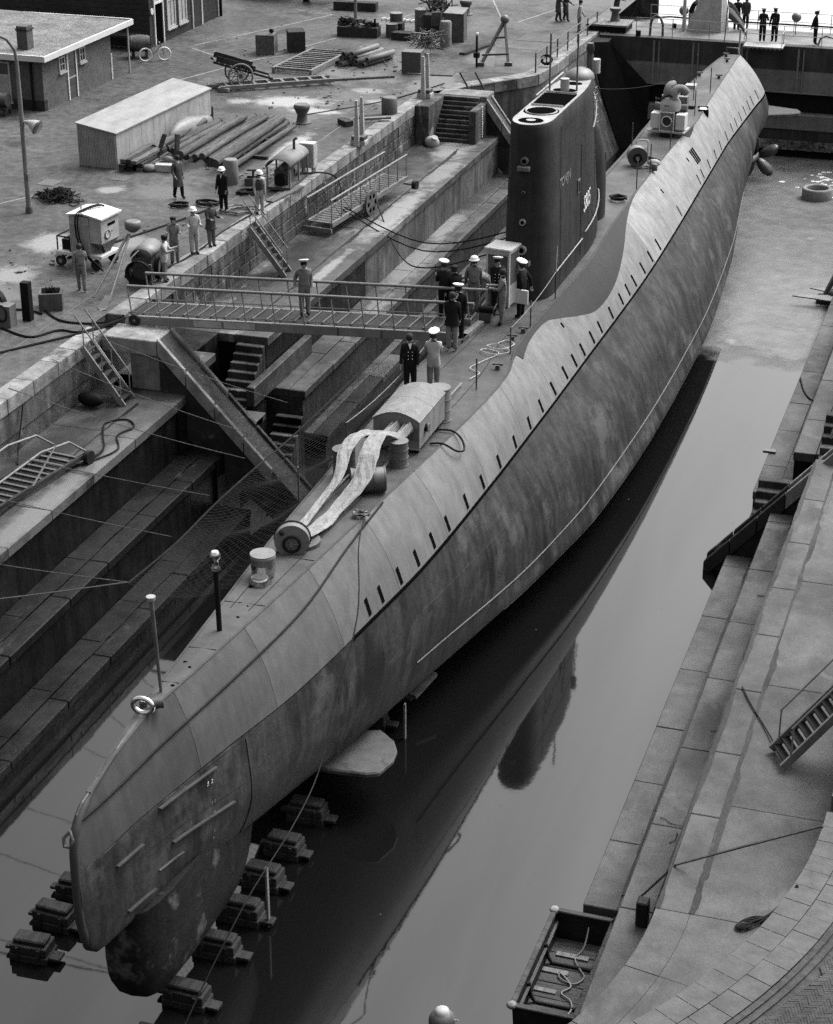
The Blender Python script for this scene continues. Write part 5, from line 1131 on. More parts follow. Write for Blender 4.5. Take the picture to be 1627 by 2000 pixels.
o = MB().cbox((0,0,.06),(.35,3.2,.1)).build('plank','wood_dark',None,loc=(-30.0,103.6,Q),rz=R(-14)); tag(o,'dark plank lying right of the tall cabinet','plank')
o = MB().box(-1.2,1.2,-.5,.5,0,.06).build('board','wood',None,loc=(-30.6,97.2,Q),rz=R(8)); tag(o,'flat board behind the far pair of white guide posts','board')
crate('wire_cage','dark square cage with gear beside the far pair of guide posts','cage',-31.6,97.3,1.0,.9,1.1,'iron',5)
o = MB().box(-.25,.25,-.15,.15,0,.4).build('white_box','white_dull',None,loc=(-33.6,109.4,Q)); tag(o,'small white box behind the junk heap','box')
for i in range(8):
    o = MB().cbox((0,0,.06),(.08,.45,.1)).build('white_marker','white_paint',None,loc=(-37.5+i*.3,110.0-.02*i,Q),rz=R(-18)); tag(o,['leftmost','second','third','fourth','fifth','sixth','seventh','rightmost'][i]+' of the eight short white slats in a row behind the junk heap','marker','white slats on the far quay')
# parked lorry wheel at the top edge
tk = thing('parked_lorry','lower side of a dark lorry with one big wheel, cut by the top edge','lorry',(-43.9,114.2,Q)); MB().tube([(0,-.15,.45),(0,.15,.45)],.46,18).build('wheel','rubber',tk,rz=R(90)); MB().box(-4,2.2,-.3,1.8,.6,1.9).build('lorry_body','iron',tk); MB().tube([(-.05,-.2,.45),(.05,-.2,.45)],.2,12).build('hub','iron_mid',tk)
for x,y,l in ((-39.5,72.4,'dark square manhole cover beside the rope heap'),(-36.95,74.0,'dark round edged drain cover in front of the shed')):
    o = MB().box(-.4,.4,-.45,.45,0,.02).build('manhole_cover','iron',None,loc=(x,y,Q)); tag(o,l,'manhole cover')
b = MB(); ru = random.Random(31)
for (cx, cy, rr_, n_) in ((-36.5,78,1.6,40),(-34.5,97.5,3.0,90),(-31.5,76.5,1.5,30),(-35,62,3,40),(-39,99,2.5,50),(-31,68,1.5,20),(-33.5,90,3,40)):
    for _ in range(n_):
        d = ru.uniform(.02,.09); b.cbox((cx+ru.gauss(0,rr_*.6),cy+ru.gauss(0,rr_*.6),Q+d*.3),(d*ru.uniform(.8,3),d,d*.7),ru.uniform(0,3),ru.uniform(-.3,.3))
tag(b.build('rubble','wood'),kind='stuff')
# guide posts on the coping
def guide(label,x,y):
    g_ = thing('guide_posts',label,'guide posts',(x,y,Q+.03))
    for yy in (-.34,.36):
        b = MB(); b.add([(-.12,yy-.09,0),(.12,yy-.09,0),(.12,yy+.09,0),(-.12,yy+.09,0),(-.05,yy-.05,2.05),(.06,yy-.05,2.05),(.06,yy+.05,2.05),(-.05,yy+.05,2.05)],[(0,3,2,1),(4,5,6,7),(0,1,5,4),(1,2,6,5),(2,3,7,6),(3,0,4,7)]); b.build('post','white_dull',g_)
    MB().box(-.35,.35,-.26,.27,0,.22).build('base_block','white_dull',g_,.02); MB().box(-.3,.3,-.25,.26,.221,.4).build('sheave_box','iron',g_)
for k in ('near','far'): guide(f'{k} pair of tall white tapered guide posts on the dock coping',-29.25,82.3 if k == 'near' else 92.0)
for i,(x,y) in enumerate(((-30.5,87.2),(-29.9,86.6))):
    o = MB().cbox((0,0,.06),(.3,1.3,.1)).build('board','wood_light' if i else 'wood_dark',None,loc=(x,y,Q+.12*i),rz=R(-60)); tag(o,['dark board on the quay behind the near guide posts','pale board lying on the dark one behind the near guide posts'][i],'board')
crate('wooden_box','low dark box left of the boards behind the near guide posts','box',-31.1,85.6,.8,.4,.25,'wood_dark',-40)
# derrick tripod, short lamp
td = thing('tripod_hoist','dark A frame hoist standing on the pale slabs of the far quay','hoist',(-28.1,100.4,Q),R(10))
MB().bar((-.7,-.5,0),(.35,.9,2.0),.14).build('leg','iron',td); MB().bar((.75,-.3,0),(.4,.9,2.0),.12).build('leg','iron',td); MB().bar((-.65,-.45,.55),(.75,-.25,.6),.1).build('cross_bar','iron',td); MB().bar((.0,.35,1.3),(.5,.55,1.3),.1).build('cross_bar','iron',td)
MB().sphere((.4,.95,2.15),.24,10).build('sheave_head','iron_mid',td)
for x,y in ((-.7,-.5),(.75,-.3)): MB().box(x-.2,x+.2,y-.15,y+.15,0,.18).build('foot','iron',td)
o = thing('quay_lamp','short black quay lamp with a white glass top','lamp',(-28.8,99.4,Q)); MB().tube([(0,0,0),(0,0,1.6)],.06,8).build('post','black',o); MB().sphere((0,0,1.7),.1,10).build('glass_top','white_paint',o); MB().box(-.14,.14,-.14,.14,.5,.75).build('switch_box','black',o)
# railing along the entrance
rl = thing('quay_railing','dark two bar railing along the edge of the dock entrance','railing',(-25.5,98.9,Q))
n = 7
for i in range(n): MB().tube([(.07*i,i*2.0,0),(.07*i,i*2.0,1.05)],.04,6).build('post','iron',rl)
for z in (.55,1.03): MB().tube([(0,0,z),(.07*(n-1),(n-1)*2.0,z)],.03,5).build('rail','iron',rl)
o = coil('rope_coil','dark rope coil hanging on the entrance railing','rope',-25.35,100.6,Q+.35,.26,8,.05,'black'); o.rotation_euler = (R(70),0,R(10))
for i in range(2):
    o = MB().tube([(0,0,-.6),(-.5,-.9,.9)],.05,6).build('iron_bar','iron',None,loc=(-27.6+i*.7,94.9+i*.3,Q)); tag(o,['left of two slanting iron bars leaning at the head of the far stair','right of two slanting iron bars leaning at the head of the far stair'][i],'bar')
for i in range(2):
    b = MB(); x,y = ((-26.34,92.0),(-24.2,93.6))[i]; z0,z1 = ((4.3,5.9),(2.2,4.1))[i]; k = int((z1-z0)/.12)
    for q in range(k): b.box(-.03,.03,-.05,.05,z0+q*.12,z0+q*.12+.07)
    tag(b.build('depth_scale','white_paint',None,loc=(x,y,0)),['white ticked depth scale beside the far stair','white ticked depth scale down the wall by the conning tower'][i],'scale')
sk = MB().lathe([(.05,0),(.34,.05),(.4,.25),(.33,.5),(.16,.66),(.1,.72),(.17,.8)],14).build('sack','white_dull',None,loc=(-28.4,90.2,WK),rz=.4); sk.scale = (.95,.75,.8); sk.rotation_euler = (R(38),R(20),.4); tag(sk,'full white sack at the foot of the far quay stair','sack')
MB_ = MB().sphere((0,0,.3),.32,10,.8,1.5,.8).build('fender','black',None,loc=(-28.7,54.2,WK)); tag(MB_,'dark rope fender lying on the walkway behind the near ladder','fender')
# steel ladders from coping to walkway
def ladder_stair(label,foot,top,w=.75,steps=7,mat='grey_light',treadmat='wood_dark',rail=True,landing=False):
    f, t = Vector(foot), Vector(top); d = t-f; side = Vector((-d.y,d.x,0)).normalized()
    l = thing('gangway_ladder',label,'ladder',f)
    for s_ in (-1,1):
        MB().bar(side*s_*w/2,d+side*s_*w/2,.06,.2).build('stringer',mat,l)
        if rail:
            u = Vector((0,0,.85)); MB().tube([side*s_*w/2+d*.05+u,side*s_*w/2+d*1.12+u],.025,6).build('handrail',mat,l)
            for k in (.06,.5,.94): MB().tube([side*s_*w/2+d*k,side*s_*w/2+d*k+u],.022,5).build('rail_post',mat,l)
    hd = Vector((d.x,d.y,0)).normalized()
    for i in range(steps):
        k = (i+.7)/(steps+.3); c = d*k; MB().bar(c-side*(w/2-.04),c+side*(w/2-.04),.2,.04).build('tread',treadmat,l)
    return l
ladder_stair('steel ladder with handrails on the near walkway, left of the gangway',(-27.75,55.0,WK),(-29.1,54.95,Q+.05)); 
ladder_stair('steel ladder below the helmeted worker, far side of the gangway',(-27.7,69.3,WK),(-29.1,69.15,Q+.05))
rl2 = ladder_stair('long pale steel gangway stair rising out at the right frame edge',(-4.05,39.3,WK+.1),(-1.6,40.6,Q+1.2),.8,16,'grey_light','black')
# wheeled gangway resting on the walkway
wg = thing('wheeled_gangway','wooden gangway with trussed rails on a big wheel, parked on the walkway','gangway',(-28.35,74.7,WK),R(-7))
T = Matrix.Translation((0,0,.45)) @ Euler((R(1.5),0,0)).to_matrix().to_4x4()
for x in (-.55,.55): MB().box(x-.06,x+.06,0,7.4,-.1,.1,T).build('side_beam','wood_light',wg)
for i in range(26): MB().box(-.49,.49,.05+i*.283,.26+i*.283,.02,.07,T).build('deck_slat','wood',wg)
for x in (-.55,.55):
    MB().tube([T @ Vector((x,0,1.05)),T @ Vector((x,7.4,1.05))],.045,6).build('handrail','grey_light',wg)
    for i in range(9): MB().tube([T @ Vector((x,.05+i*.91,.1)),T @ Vector((x,.05+i*.91,1.05))],.025,5).build('baluster','grey_light',wg)
    for i in range(8): a = (.1,1.0) if i < 4 else (.1,1.0); y0,y1 = (.05+i*.91,.05+(i+1)*.91); MB().tube([T @ Vector((x,y1 if i < 4 else y0,.1)),T @ Vector((x,y0 if i < 4 else y1,1.0))],.018,4).build('brace','iron_mid' if i < 4 else 'grey_light',wg)
for x in (.72,-.72):
    w_ = MB().tube([(x-.05,3.4,.55),(x+.05,3.4,.55)],.56,24).build('wheel','wood',wg); 
    for a in range(6): MB().tube([(x+.051,3.4+.33*math.cos(a*1.047),.55+.33*math.sin(a*1.047)),(x+.056,3.4+.33*math.cos(a*1.047),.55+.33*math.sin(a*1.047))],.1,8).build('wheel_hole','slot',w_)
MB().tube([(.75,7.6,.3),(.95,7.6,.3)],.2,12).build('end_wheel','rubber',wg); MB().tube([(-.7,7.6,.3),(.75,7.6,.3)],.04,5).build('axle','iron',wg)
MB().box(-.7,.6,-.12,-.02,.12,.32).build('end_board','wood_light',wg)
# gangway cut by the left frame edge on the walkway
wg2 = thing('spare_gangway','spare gangway lying on the near walkway, cut by the left frame edge','gangway',(-27.6,49.0,WK),R(-8))
for x in (-.6,.6): MB().box(x-.05,x+.05,-4,1.2,.15,.3).build('side_beam','wood_dark',wg2)
for i in range(14): MB().box(-.55,.55,-3.9+i*.36,-3.8+i*.36,.2,.28).build('slat','iron',wg2)
MB().tube([(-.6,-4,.9),(-.6,-1.0,1.15),(-.6,.4,.95),(-.6,1.2,.35)],.035,6).build('handrail','grey_light',wg2); MB().tube([(.6,-4,.9),(.6,-1.0,1.15),(.6,.4,.95),(.6,1.2,.35)],.035,6).build('handrail','grey_light',wg2)
MB().tube([(.62,-1.6,.25),(.62,-.3,1.1)],.03,5).build('brace','grey_light',wg2); MB().box(-.66,-.56,-1.9,-1.8,.2,1.1).build('post','iron_mid',wg2)
MB().tube([(.7,1.1,.22),(.86,1.1,.22)],.22,12).build('wheel','rubber',wg2)
# ---- main gangway from quay to submarine
ZA, ZB = 6.35, 6.98
mg = thing('boarding_gangway','long railed timber gangway spanning from the quay to the submarine deck','gangway',(-28.7,57.35,0))
LG = 11.6
def gz(x): return ZA+(ZB-ZA)*x/LG
for y in (0,1.45):
    MB().bar((0,y,gz(0)-.16),(LG,y,gz(LG)-.16),.14,.3).build('side_beam','grey_light' if y == 0 else 'grey_paint',mg,.01)
    MB().tube([(0,y,gz(0)+1.02),(LG+.5,y,gz(LG)+1.02)],.05,6).build('handrail','grey_light',mg)
    MB().tube([(0,y,gz(0)+.1),(LG,y,gz(LG)+.1)],.022,5).build('toe_rail','grey_light',mg)
    for i in range(12): x = .12+i*(LG-.2)/11; MB().tube([(x,y,gz(x)-.02),(x-.12,y,gz(x)+1.02)],.026,5).build('rail_post','grey_light',mg)
for i in range(23):
    x = .25+i*.495; MB().box(-.24,.235,.08,1.37,-.03,.0,Matrix.Translation((x,0,gz(x)))).build('deck_board','wood_dark',mg)
    MB().bar((x-.28,.1,gz(x)+.02),(x-.22,1.35,gz(x)+.02),.05,.03).build('tread_batten','iron',mg)
for (x0,x1) in ((2.4,3.4),(3.5,4.6)): MB().bar((x0,-.075,gz(x0)-.16),(x1,-.075,gz(x1)-.16),.01,.22).build('paint_patch','white_dull',mg)
for y in (-.14,1.5): w_ = MB().tube([(.25,y,6.22),(.25,y+.1,6.22)],.2,14).build('wheel','rubber',mg); MB().tube([(.25,y-.01,6.22),(.25,y,6.22)],.06,8).build('hub','iron_mid',w_)
for x in (7.5,9.0): MB().box(x,x+.05,-.09,-.071,gz(x)-.3,gz(x)-.02).build('strap','iron',mg)
# ================================================================ PEOPLE
def rot(v, ax, a): return Matrix.Rotation(a, 3, ax) @ Vector(v)
def person(x, y, z, face, label, top='coverall', legs=None, head='hair', pose='stand', h=1.76, group=None, arms=None, skirt=None, lean=0, stride=0, collar=None, extra=None):
    """face: degrees, 0 looks towards -Y (the camera), 90 towards +X"""
    legs = legs or top
    if -23 < x < -15 and y < 62: h *= 1.07        # deck figures scaled up to their pixel height in the image
    p = thing('person', label, 'person', (x,y,z), R(face), group); p.scale = (h/1.76,)*3
    V = []; E = []; RAD = []; REG = []
    def v(pt, r_, par=None, reg='top'):
        V.append(Vector(pt)); RAD.append(r_ if isinstance(r_, tuple) else (r_, r_)); REG.append(reg)
        if par is not None: E.append((par, len(V)-1))
        return len(V)-1
    L = R(lean)
    def tor(pt):   # bend the trunk forward about the hips
        q = Vector(pt)-Vector((0,0,.95)); q = rot(q,'X',L) ; return q+Vector((0,0,.95))
    pel = v((0,0,.95),(.17,.135),None,'legs')
    sp = v(tor((0,.0,1.12)),(.17,.13),pel); chs = v(tor((0,.0,1.33)),(.185,.14),sp); nk = v(tor((0,.0,1.49)),.06,chs); hb = v(tor((0,-.015,1.56)),.07,nk,'skin')
    hm = v(tor((0,-.025,1.64)),(.088,.1),hb,'skin'); ht = v(tor((0,-.015,1.73)),.07,hm,'skin'); v(tor((0,-.125,1.63)),.018,hm,'skin')
    A = arms or {'stand':((8,4,12),(8,4,12)),'pockets':((-8,14,40),(-8,14,40)),'walk':((25,6,18),(-22,6,12)),'hold':((22,8,75),(22,8,75)),'fold':((15,10,100),(15,10,100)),'back':((-25,10,20),(-25,10,20)),'bend':((70,8,20),(60,8,30)),'point':((70,15,20),(5,5,15))}[pose]
    rv = random.Random(sum(map(ord,label))); A = [tuple(q+rv.uniform(-9,9) for q in a_) for a_ in A]; lean = lean or rv.uniform(-2,5); L = R(lean); tw = rv.uniform(-.5,.5)
    hands = []
    for s_, (fl, ab, el) in zip((-1,1), A):
        sh = v(tor((s_*.185,.0,1.42)),.09,chs)
        def dirv(a, b_): d = rot((0,0,-1),'X',-R(a)); d = rot(d,'Y',-s_*R(b_)); return rot(d,'X',L*.25)
        d1 = dirv(fl,ab); e = V[sh]+d1*.28; ei = v(e,.062,sh)
        d2 = dirv(fl+el,ab*.2-6*(el > 50)); w_ = e+d2*.25; wi = v(w_,.046,ei); hd = w_+d2*.07; v(hd,.036,wi,'skin'); hands.append((w_+d2*.05,d2,s_))
    for s_ in (-1,1):
        sw = (stride or rv.uniform(-6,6))*s_
        hp = v((s_*.09,0,.88),.125,pel,'legs'); kn = rot((0,0,-.42),'X',-R(sw*.5+abs(sw)*.25)); ki = v(Vector((s_*.1,0,.9))+kn,.09,hp,'legs')
        an = rot((0,0,-.4),'X',-R(sw*.5-abs(sw)*.25)); ap = V[ki]+an; ap.z = max(.08, ap.z if sw < 0 else .08); ai = v(ap,.07,ki,'legs'); v(ap+Vector((s_*.015,-.13,-.04)),.048,ai,'shoe')
    me = bpy.data.meshes.new('body_cage'); me.from_pydata([tuple(q) for q in V],E,[]); o = bpy.data.objects.new('body_cage',me); COL.objects.link(o)
    md = o.modifiers.new('skin','SKIN'); ss = o.modifiers.new('sub','SUBSURF'); ss.levels = 1; ss.render_levels = 1
    for i, sv in enumerate(me.skin_vertices[0].data): sv.radius = RAD[i]; sv.use_root = (i == 0)
    dg = bpy.context.evaluated_depsgraph_get(); ev = o.evaluated_get(dg); m2 = bpy.data.meshes.new_from_object(ev); bpy.data.objects.remove(o)
    mats = {'top':top,'legs':legs,'skin':'skin','shoe':'shoe'}; order = list(mats)
    m2.materials.clear()
    for k in order: m2.materials.append(MATS[mats[k]])
    jac = .80 if skirt is None else skirt
    for pl in m2.polygons:
        c = pl.center; best = (9, 'top'); 
        for a, b_ in E:
            pa, pb = V[a], V[b_]; d = pb-pa; t = max(0,min(1,(c-pa).dot(d)/max(1e-9,d.length_squared))); dist = (c-pa-d*t).length-.5*(RAD[a][0]*(1-t)+RAD[b_][0]*t)
            if dist < best[0]: best = (dist, REG[b_])
        reg = best[1]
        if reg == 'legs' and top != legs and c.z > jac and abs(c.x) < .3: reg = 'top'
        pl.material_index = order.index(reg); pl.use_smooth = True
    bo_ = bpy.data.objects.new('body',m2); COL.objects.link(bo_); bo_.parent = p
    # fingers: four and a thumb on each hand
    for w_, d, s_ in hands:
        fb = MB()
        side = Vector((0,1,0))-d*d.y; side = side.normalized() if side.length > .1 else Vector((1,0,0)); cu = d.cross(side)*s_
        for k in range(4):
            b0 = w_+d*.035+side*(-.03+.02*k); ln = (.07,.08,.076,.06)[k]; fb.tube([b0,b0+d*ln*.6,b0+d*ln*.95-cu*.02],[.0105,.0095,.008],5)
        b0 = w_-side*.035; fb.tube([b0,b0+d*.035-side*.025,b0+d*.07-side*.02-cu*.015],[.012,.011,.009],5)
        fb.build('hand','skin',bo_)
    # head: eyes, hair, cap
    Th = Matrix.Translation((0,0,.95)) @ Matrix.Rotation(L*.8,4,'X') @ Matrix.Translation((0,-.02,-.95)) @ Matrix.Rotation(tw,4,'Z')
    def put(mb, nm, mat, par=p): mb.v = [tuple(Th @ Vector(q)) for q in mb.v]; return mb.build(nm,mat,par)
    eb = MB(); 
    for s_ in (-1,1): eb.sphere((s_*.035,-.092,1.665),.012,6)
    put(eb,'eyes','black',bo_)
    if head in ('hair','officer','helmet','beret'):
        mb = MB(); mb.lathe([(.098,1.60),(.112,1.66),(.108,1.72),(.08,1.765),(.02,1.785)],14,(0,.018,0),None,True,True,.92,1.05); put(mb,'hair','hair')
    if head == 'officer':
        c_ = put(MB().lathe([(.1,1.685),(.104,1.73)],16,(0,0,0),None,True,False,.95,1.1),'cap_band','navy'); mb = MB(); mb.lathe([(.104,1.731),(.165,1.785),(.158,1.80),(.02,1.81)],18,(0,-.015,0),None,True,True,.95,1.08)
        mb.v = [(a,b_,c+(-.25*(b_))) for a,b_,c in mb.v]; put(mb,'cap_cover','cap_white',c_)
        mb = MB(); pts = [(.1*math.cos(t),-.04-.11*math.sin(t)*1.05,1.69) for t in [i*math.pi/8 for i in range(9)]]+[(.085*math.cos(t),-.02-.085*math.sin(t),1.705) for t in [math.pi-i*math.pi/8 for i in range(9)]]
        mb.add(pts,[tuple(range(18))]); put(mb,'cap_peak','black',c_)
    if head == 'helmet':
        put(MB().lathe([(.16,1.695),(.13,1.70),(.128,1.75),(.1,1.80),(.04,1.825),(.005,1.83)],16,(0,-.005,0),None,True,True,.95,1.15),'hard_hat','helmet')
    if head == 'beret':
        put(MB().lathe([(.1,1.70),(.135,1.73),(.12,1.765),(.02,1.785)],14,(0.0,.01,0)),'beret','black')
    if collar:
        mb = MB(); mb.add([(-.05,-.07,1.515),(0,-.135,1.36),(.05,-.07,1.515),(0,-.06,1.52)],[(0,1,2,3)]); put(mb,'shirt_front',collar)
    if skirt is not None:
        a = skirt; mb = MB(); mb.lathe([(.235,a),(.215,a+.12),(.2,.95),(.185,1.12)],16,(0,0,0),None,True,False,1.0,.74); mb.build('coat_skirt',top,p)
    if extra == 'buttons':
        for i in range(3):
            for s_ in (-1,1): put(MB().sphere((s_*.055,-.125-.004*i,1.28-.1*i),.014,6),'button','white_paint')
    if extra == 'belt':
        MB().lathe([(.175,.99),(.175,1.03)],14,(0,0,0),None,True,False,1,.8).build('belt','iron',p)
    if extra == 'vest':
        put(MB().lathe([(.178,1.05),(.192,1.25),(.19,1.38),(.13,1.47)],16,(0,0,0),None,True,False,1.0,.8),'vest','coat')
    if extra == 'bag':
        b = MB().box(.26,.32,-.05,.35,.55,.98).build('white_bag','white_paint',p)
    return p
person(-31.73,59.9,Q,205,'worker in grey overalls walking away beside the white cabin trailer','coverall','coverall','hair','walk',1.74,stride=22,extra='belt')
person(-29.4,61.8,Q,100,'worker in pale cap and overalls side on beside the hose machine','coverall_light','coverall','beret','hold',1.72)
person(-29.95,63.9,Q,20,'worker in grey overalls holding a line, left of the man in white overalls','coverall','coverall','beret','hold',1.74)
person(-29.7,65.1,Q,35,'worker in the palest overalls and white helmet on the dock edge','coverall_light','coverall_light','helmet','hold',1.78)
person(-29.5,66.2,Q,60,'man in dark short coat and boots, rightmost of the dock edge group','coat','iron_mid','hair','hold',1.74,skirt=.72)
person(-29.35,70.7,Q,40,'worker with white helmet, dark vest and pale sleeves above the steel ladder','white_dull','coverall_light','helmet','stand',1.78,extra='vest')
person(-30.9,70.7,Q,-5,'man in black coat and trousers with a white helmet and scarf','navy','navy','helmet','stand',1.78,collar='white_dull',skirt=.7)
person(-33.4,71.9,Q,65,'man in a knee length grey coat walking with hands in pockets','coat','black','hair','pockets',1.78,skirt=.5,stride=20)
person(-22.65,58.15,6.72,25,'man in grey overalls and white peaked cap standing on the gangway','coverall','coverall','officer','pockets',1.76,group=None)
DZ = 6.77
person(-18.15,59.2,DZ,200,'officer in dark uniform at the gangway end, cap tilted far left','navy','navy','officer','fold',1.76,lean=12)
person(-17.75,59.0,DZ,215,'stocky man in black jacket bareheaded with a white collar, back turned','navy','navy','beret','stand',1.74,collar=None)
person(-17.35,59.9,DZ,195,'worker seen from behind in grey overalls and white helmet near the booth','coverall','coverall','helmet','stand',1.78,extra='belt')
person(-16.95,60.55,DZ,-70,'worker bending forward beside the white telephone booth','coverall_light','coverall','hair','bend',1.74,lean=62)
person(-16.6,60.1,DZ,25,'officer with gilt buttons half hidden behind the man in plain grey overalls','navy','navy','officer','stand',1.8,extra='buttons')
person(-16.15,59.1,DZ,-75,'bareheaded man in plain grey overalls facing the booth','coverall','coverall','hair','hold',1.76)
person(-15.75,60.0,DZ,-100,'officer in dark uniform carrying a white bag, rightmost of the deck group','navy','navy','officer','back',1.78,extra='bag')
person(-17.0,56.3,DZ,185,'bareheaded man in dark jacket and pale trousers, back turned','navy','trousers_light','hair','stand',1.78,skirt=.78)
person(-17.05,57.1,DZ,20,'officer hidden behind the man in pale trousers, white cap showing','navy','navy','officer','stand',1.8,collar='white_paint')
person(-17.05,52.2,DZ+.05,5,'sailor in double breasted dark suit and open white shirt facing the camera','navy','navy','hair','stand',1.76,collar='white_paint',extra='buttons')
person(-16.45,52.6,DZ+.05,195,'sailor in pale shirt and white cap seen from behind beside the drum','shirt','coverall','officer','hold',1.74)
person(-27.75,112.5,Q,110,'left of two men in long coats walking at the top of the far quay','coat','coat','hair','walk',1.78,skirt=.55,stride=20)
person(-27.35,112.7,Q,100,'right of two men in long coats walking at the top of the far quay','coat','coat','hair','walk',1.78,skirt=.5,stride=-18)
person(-25.9,110.0,Q,95,'man in pale overalls standing at the far railing of the entrance','coverall_light','coverall','hair','stand',1.76)
person(-24.8,114.6,Q,60,'dark clad man working at the capstan left of the gate','coat','coat','hair','bend',1.76,lean=35)
person(-15.65,110.3,6.1,10,'left of two naval officers standing on the gate platform, cap turned down','navy','navy','officer','fold',1.76,extra='buttons')
person(-15.0,110.35,6.1,-15,'right of two naval officers standing on the gate platform','navy','navy','officer','stand',1.82,extra='buttons')
person(-12.8,110.5,6.06,100,'naval officer alone at the right end of the gate holding white gloves','navy','navy','officer','back',1.82)
person(-20.2,113.4,6.06,70,'man in dark jacket leaning beside the pale canvas screen','navy','coverall_light','hair','bend',1.74,lean=30)
person(-17.55,113.2,6.06,20,'left of two dark figures standing behind the flag','navy','navy','hair','stand',1.8)
person(-17.1,113.5,6.06,-10,'right of two dark figures standing behind the flag','coat','navy','hair','stand',1.78)

# ================================================================ THINGS ON THE SUBMARINE DECK
def dz(y): return stn(y)[0]+.025
hm_ = thing('ventilation_unit','grey box with a rounded pale roof feeding canvas ducts on the fore deck','machine',(-16.05,47.75,dz(48)),R(0))
MB().box(-.62,.72,0,2.35,.16,.95).build('housing','grey_light',hm_,.01)
b = MB(); rr = [(-.64+1.38*i/10, .95+.24*math.sin(math.pi*i/10)**.9) for i in range(11)]
b.loft([[(x,y,z) for x,z in rr] for y in (-.02,1.18)],False,False); b.build('roof_sheet','canvas_grey',hm_,solid=.02); b = MB(); b.loft([[(x,y,z) for x,z in rr] for y in (1.19,2.38)],False,False); b.build('roof_sheet','canvas_grey',hm_,solid=.02)
b = MB(); b.add([(x,.0,z-.005) for x,z in rr],[tuple(range(10,-1,-1))]); b.build('gable','grey_light',hm_)
MB().box(-.18,.68,-.02,.0,.42,.78).build('duct_panel','iron_mid',hm_); MB().tube([(.72,.55,.6),(.82,.55,.6)],.11,12).build('side_port','black',hm_); MB().tube([(.8,.55,.6),(.83,.55,.6)],.13,12).build('port_rim','iron_mid',hm_)
for x in (-.5,.6):
    for y in (.2,2.1): MB().box(x-.06,x+.06,y-.1,y+.1,0,.16).build('skid_foot','black',hm_)
MB().tube([(.0,0,.14),(.74,0,.14)],.03,5).build('base_rail','grey_light',hm_)
def duct(label, pts, ws, mat='canvas'):
    P = smooth_path(pts,4); n = len(P); rr = []; rd = random.Random(sum(map(ord,label)))
    for i, p in enumerate(P):
        t = (P[min(i+1,n-1)]-P[max(i-1,0)]).normalized(); sd_ = t.cross(Vector((0,0,1))).normalized(); u = sd_.cross(t)
        k = i/(n-1)*(len(ws)-1); a = int(min(k,len(ws)-2)); w_ = ws[a][0]*(1-(k-a))+ws[a+1][0]*(k-a); hh = ws[a][1]*(1-(k-a))+ws[a+1][1]*(k-a)
        w_ *= .82*(1+rd.uniform(-.06,.06))
        rr.append([tuple(p+sd_*w_*math.cos(q*math.pi/6)+u*(hh*math.sin(q*math.pi/6)*(1+.55*math.sin(q*2.1+i*.23))+rd.uniform(-.022,.022))) for q in range(12)])
    o = MB().loft(rr,True,False,True).build('canvas_duct',mat); tag(o,label,'canvas duct')
d0 = dz(44)
duct('right canvas duct from the deck unit, draped over a drum down to the hatch lid',[(-15.62,47.7,d0+.62),(-15.75,47.1,d0+.55),(-15.95,46.2,d0+.95),(-15.85,45.2,d0+.95),(-15.75,44.2,d0+.55),(-15.95,43.2,d0+.25),(-16.0,42.0,d0+.22),(-16.12,41.0,d0+.35),(-16.2,40.5,d0+.55)],[(.17,.15),(.2,.08),(.3,.03),(.32,.025),(.24,.035),(.3,.025),(.2,.05)])
duct('left canvas duct from the deck unit, narrower and twisted beside the other',[(-15.98,47.7,d0+.62),(-16.15,47.1,d0+.55),(-16.5,46.2,d0+.9),(-16.55,45.2,d0+.85),(-16.4,44.2,d0+.5),(-16.5,43.2,d0+.25),(-16.45,42.0,d0+.25),(-16.35,41.0,d0+.35),(-16.3,40.5,d0+.55)],[(.17,.15),(.2,.08),(.24,.03),(.17,.025),(.12,.035),(.15,.025),(.17,.05)])
drum('pale ribbed drum with a white head standing behind the ventilation unit',-15.65,50.6,dz(50.5),'grey_light',.33,1.0)
drum('drum lying on its side under the canvas ducts',-15.35,44.9,dz(45)+.34,'iron_mid',.32,.9,(0,R(-90),0)).rotation_euler = (0,0,R(25))
drum('upright drum left of the canvas ducts on the fore deck',-16.75,45.6,dz(45),'iron',.3,.72); drum('small drum between the ducts and the ventilation unit',-15.62,46.8,dz(46.8),'iron_mid',.26,.7)
o = coil('rope_pile','small tangled rope pile at the deck edge beside the canvas ducts','rope',-15.35,43.0,dz(43),.16,4,.025,'iron_mid',.2)
bt = thing('telephone_booth','white framed glazed booth on deck in front of the conning tower','booth',(-16.75,61.2,DZ),R(-8))
for x in (-.42,.36):
    for y in (-.4,.36): MB().box(x,x+.07,y,y+.07,0,1.95).build('corner_post','white_paint',bt)
MB().box(-.47,.48,-.45,.48,1.95,2.02).build('roof_slab','white_paint',bt,.01); MB().box(-.36,.37,-.47,-.44,1.8,1.9).build('name_board','white_dull',bt)
for (a,b2,c,d,n_) in ((-.35,.36,-.39,-.37,'pane'),(.38,.4,-.33,.36,'pane'),(-.41,-.39,-.33,.36,'pane'),(-.35,.36,.39,.41,'pane')): MB().box(a,b2,c,d,.75,1.82).build(n_,'pane_dim',bt)
for (a,b2,c,d) in ((-.35,.36,-.4,-.36),(.37,.41,-.33,.36),(-.42,-.38,-.33,.36),(-.35,.36,.38,.42)):
    MB().box(a,b2,c,d,.05,.745).build('lower_panel','white_dull',bt); MB().box(a,b2,c,d,1.825,1.95).build('head_rail','white_paint',bt)
MB().box(-.02,.02,-.41,-.391,.75,1.82).build('mullion','white_dull',bt)
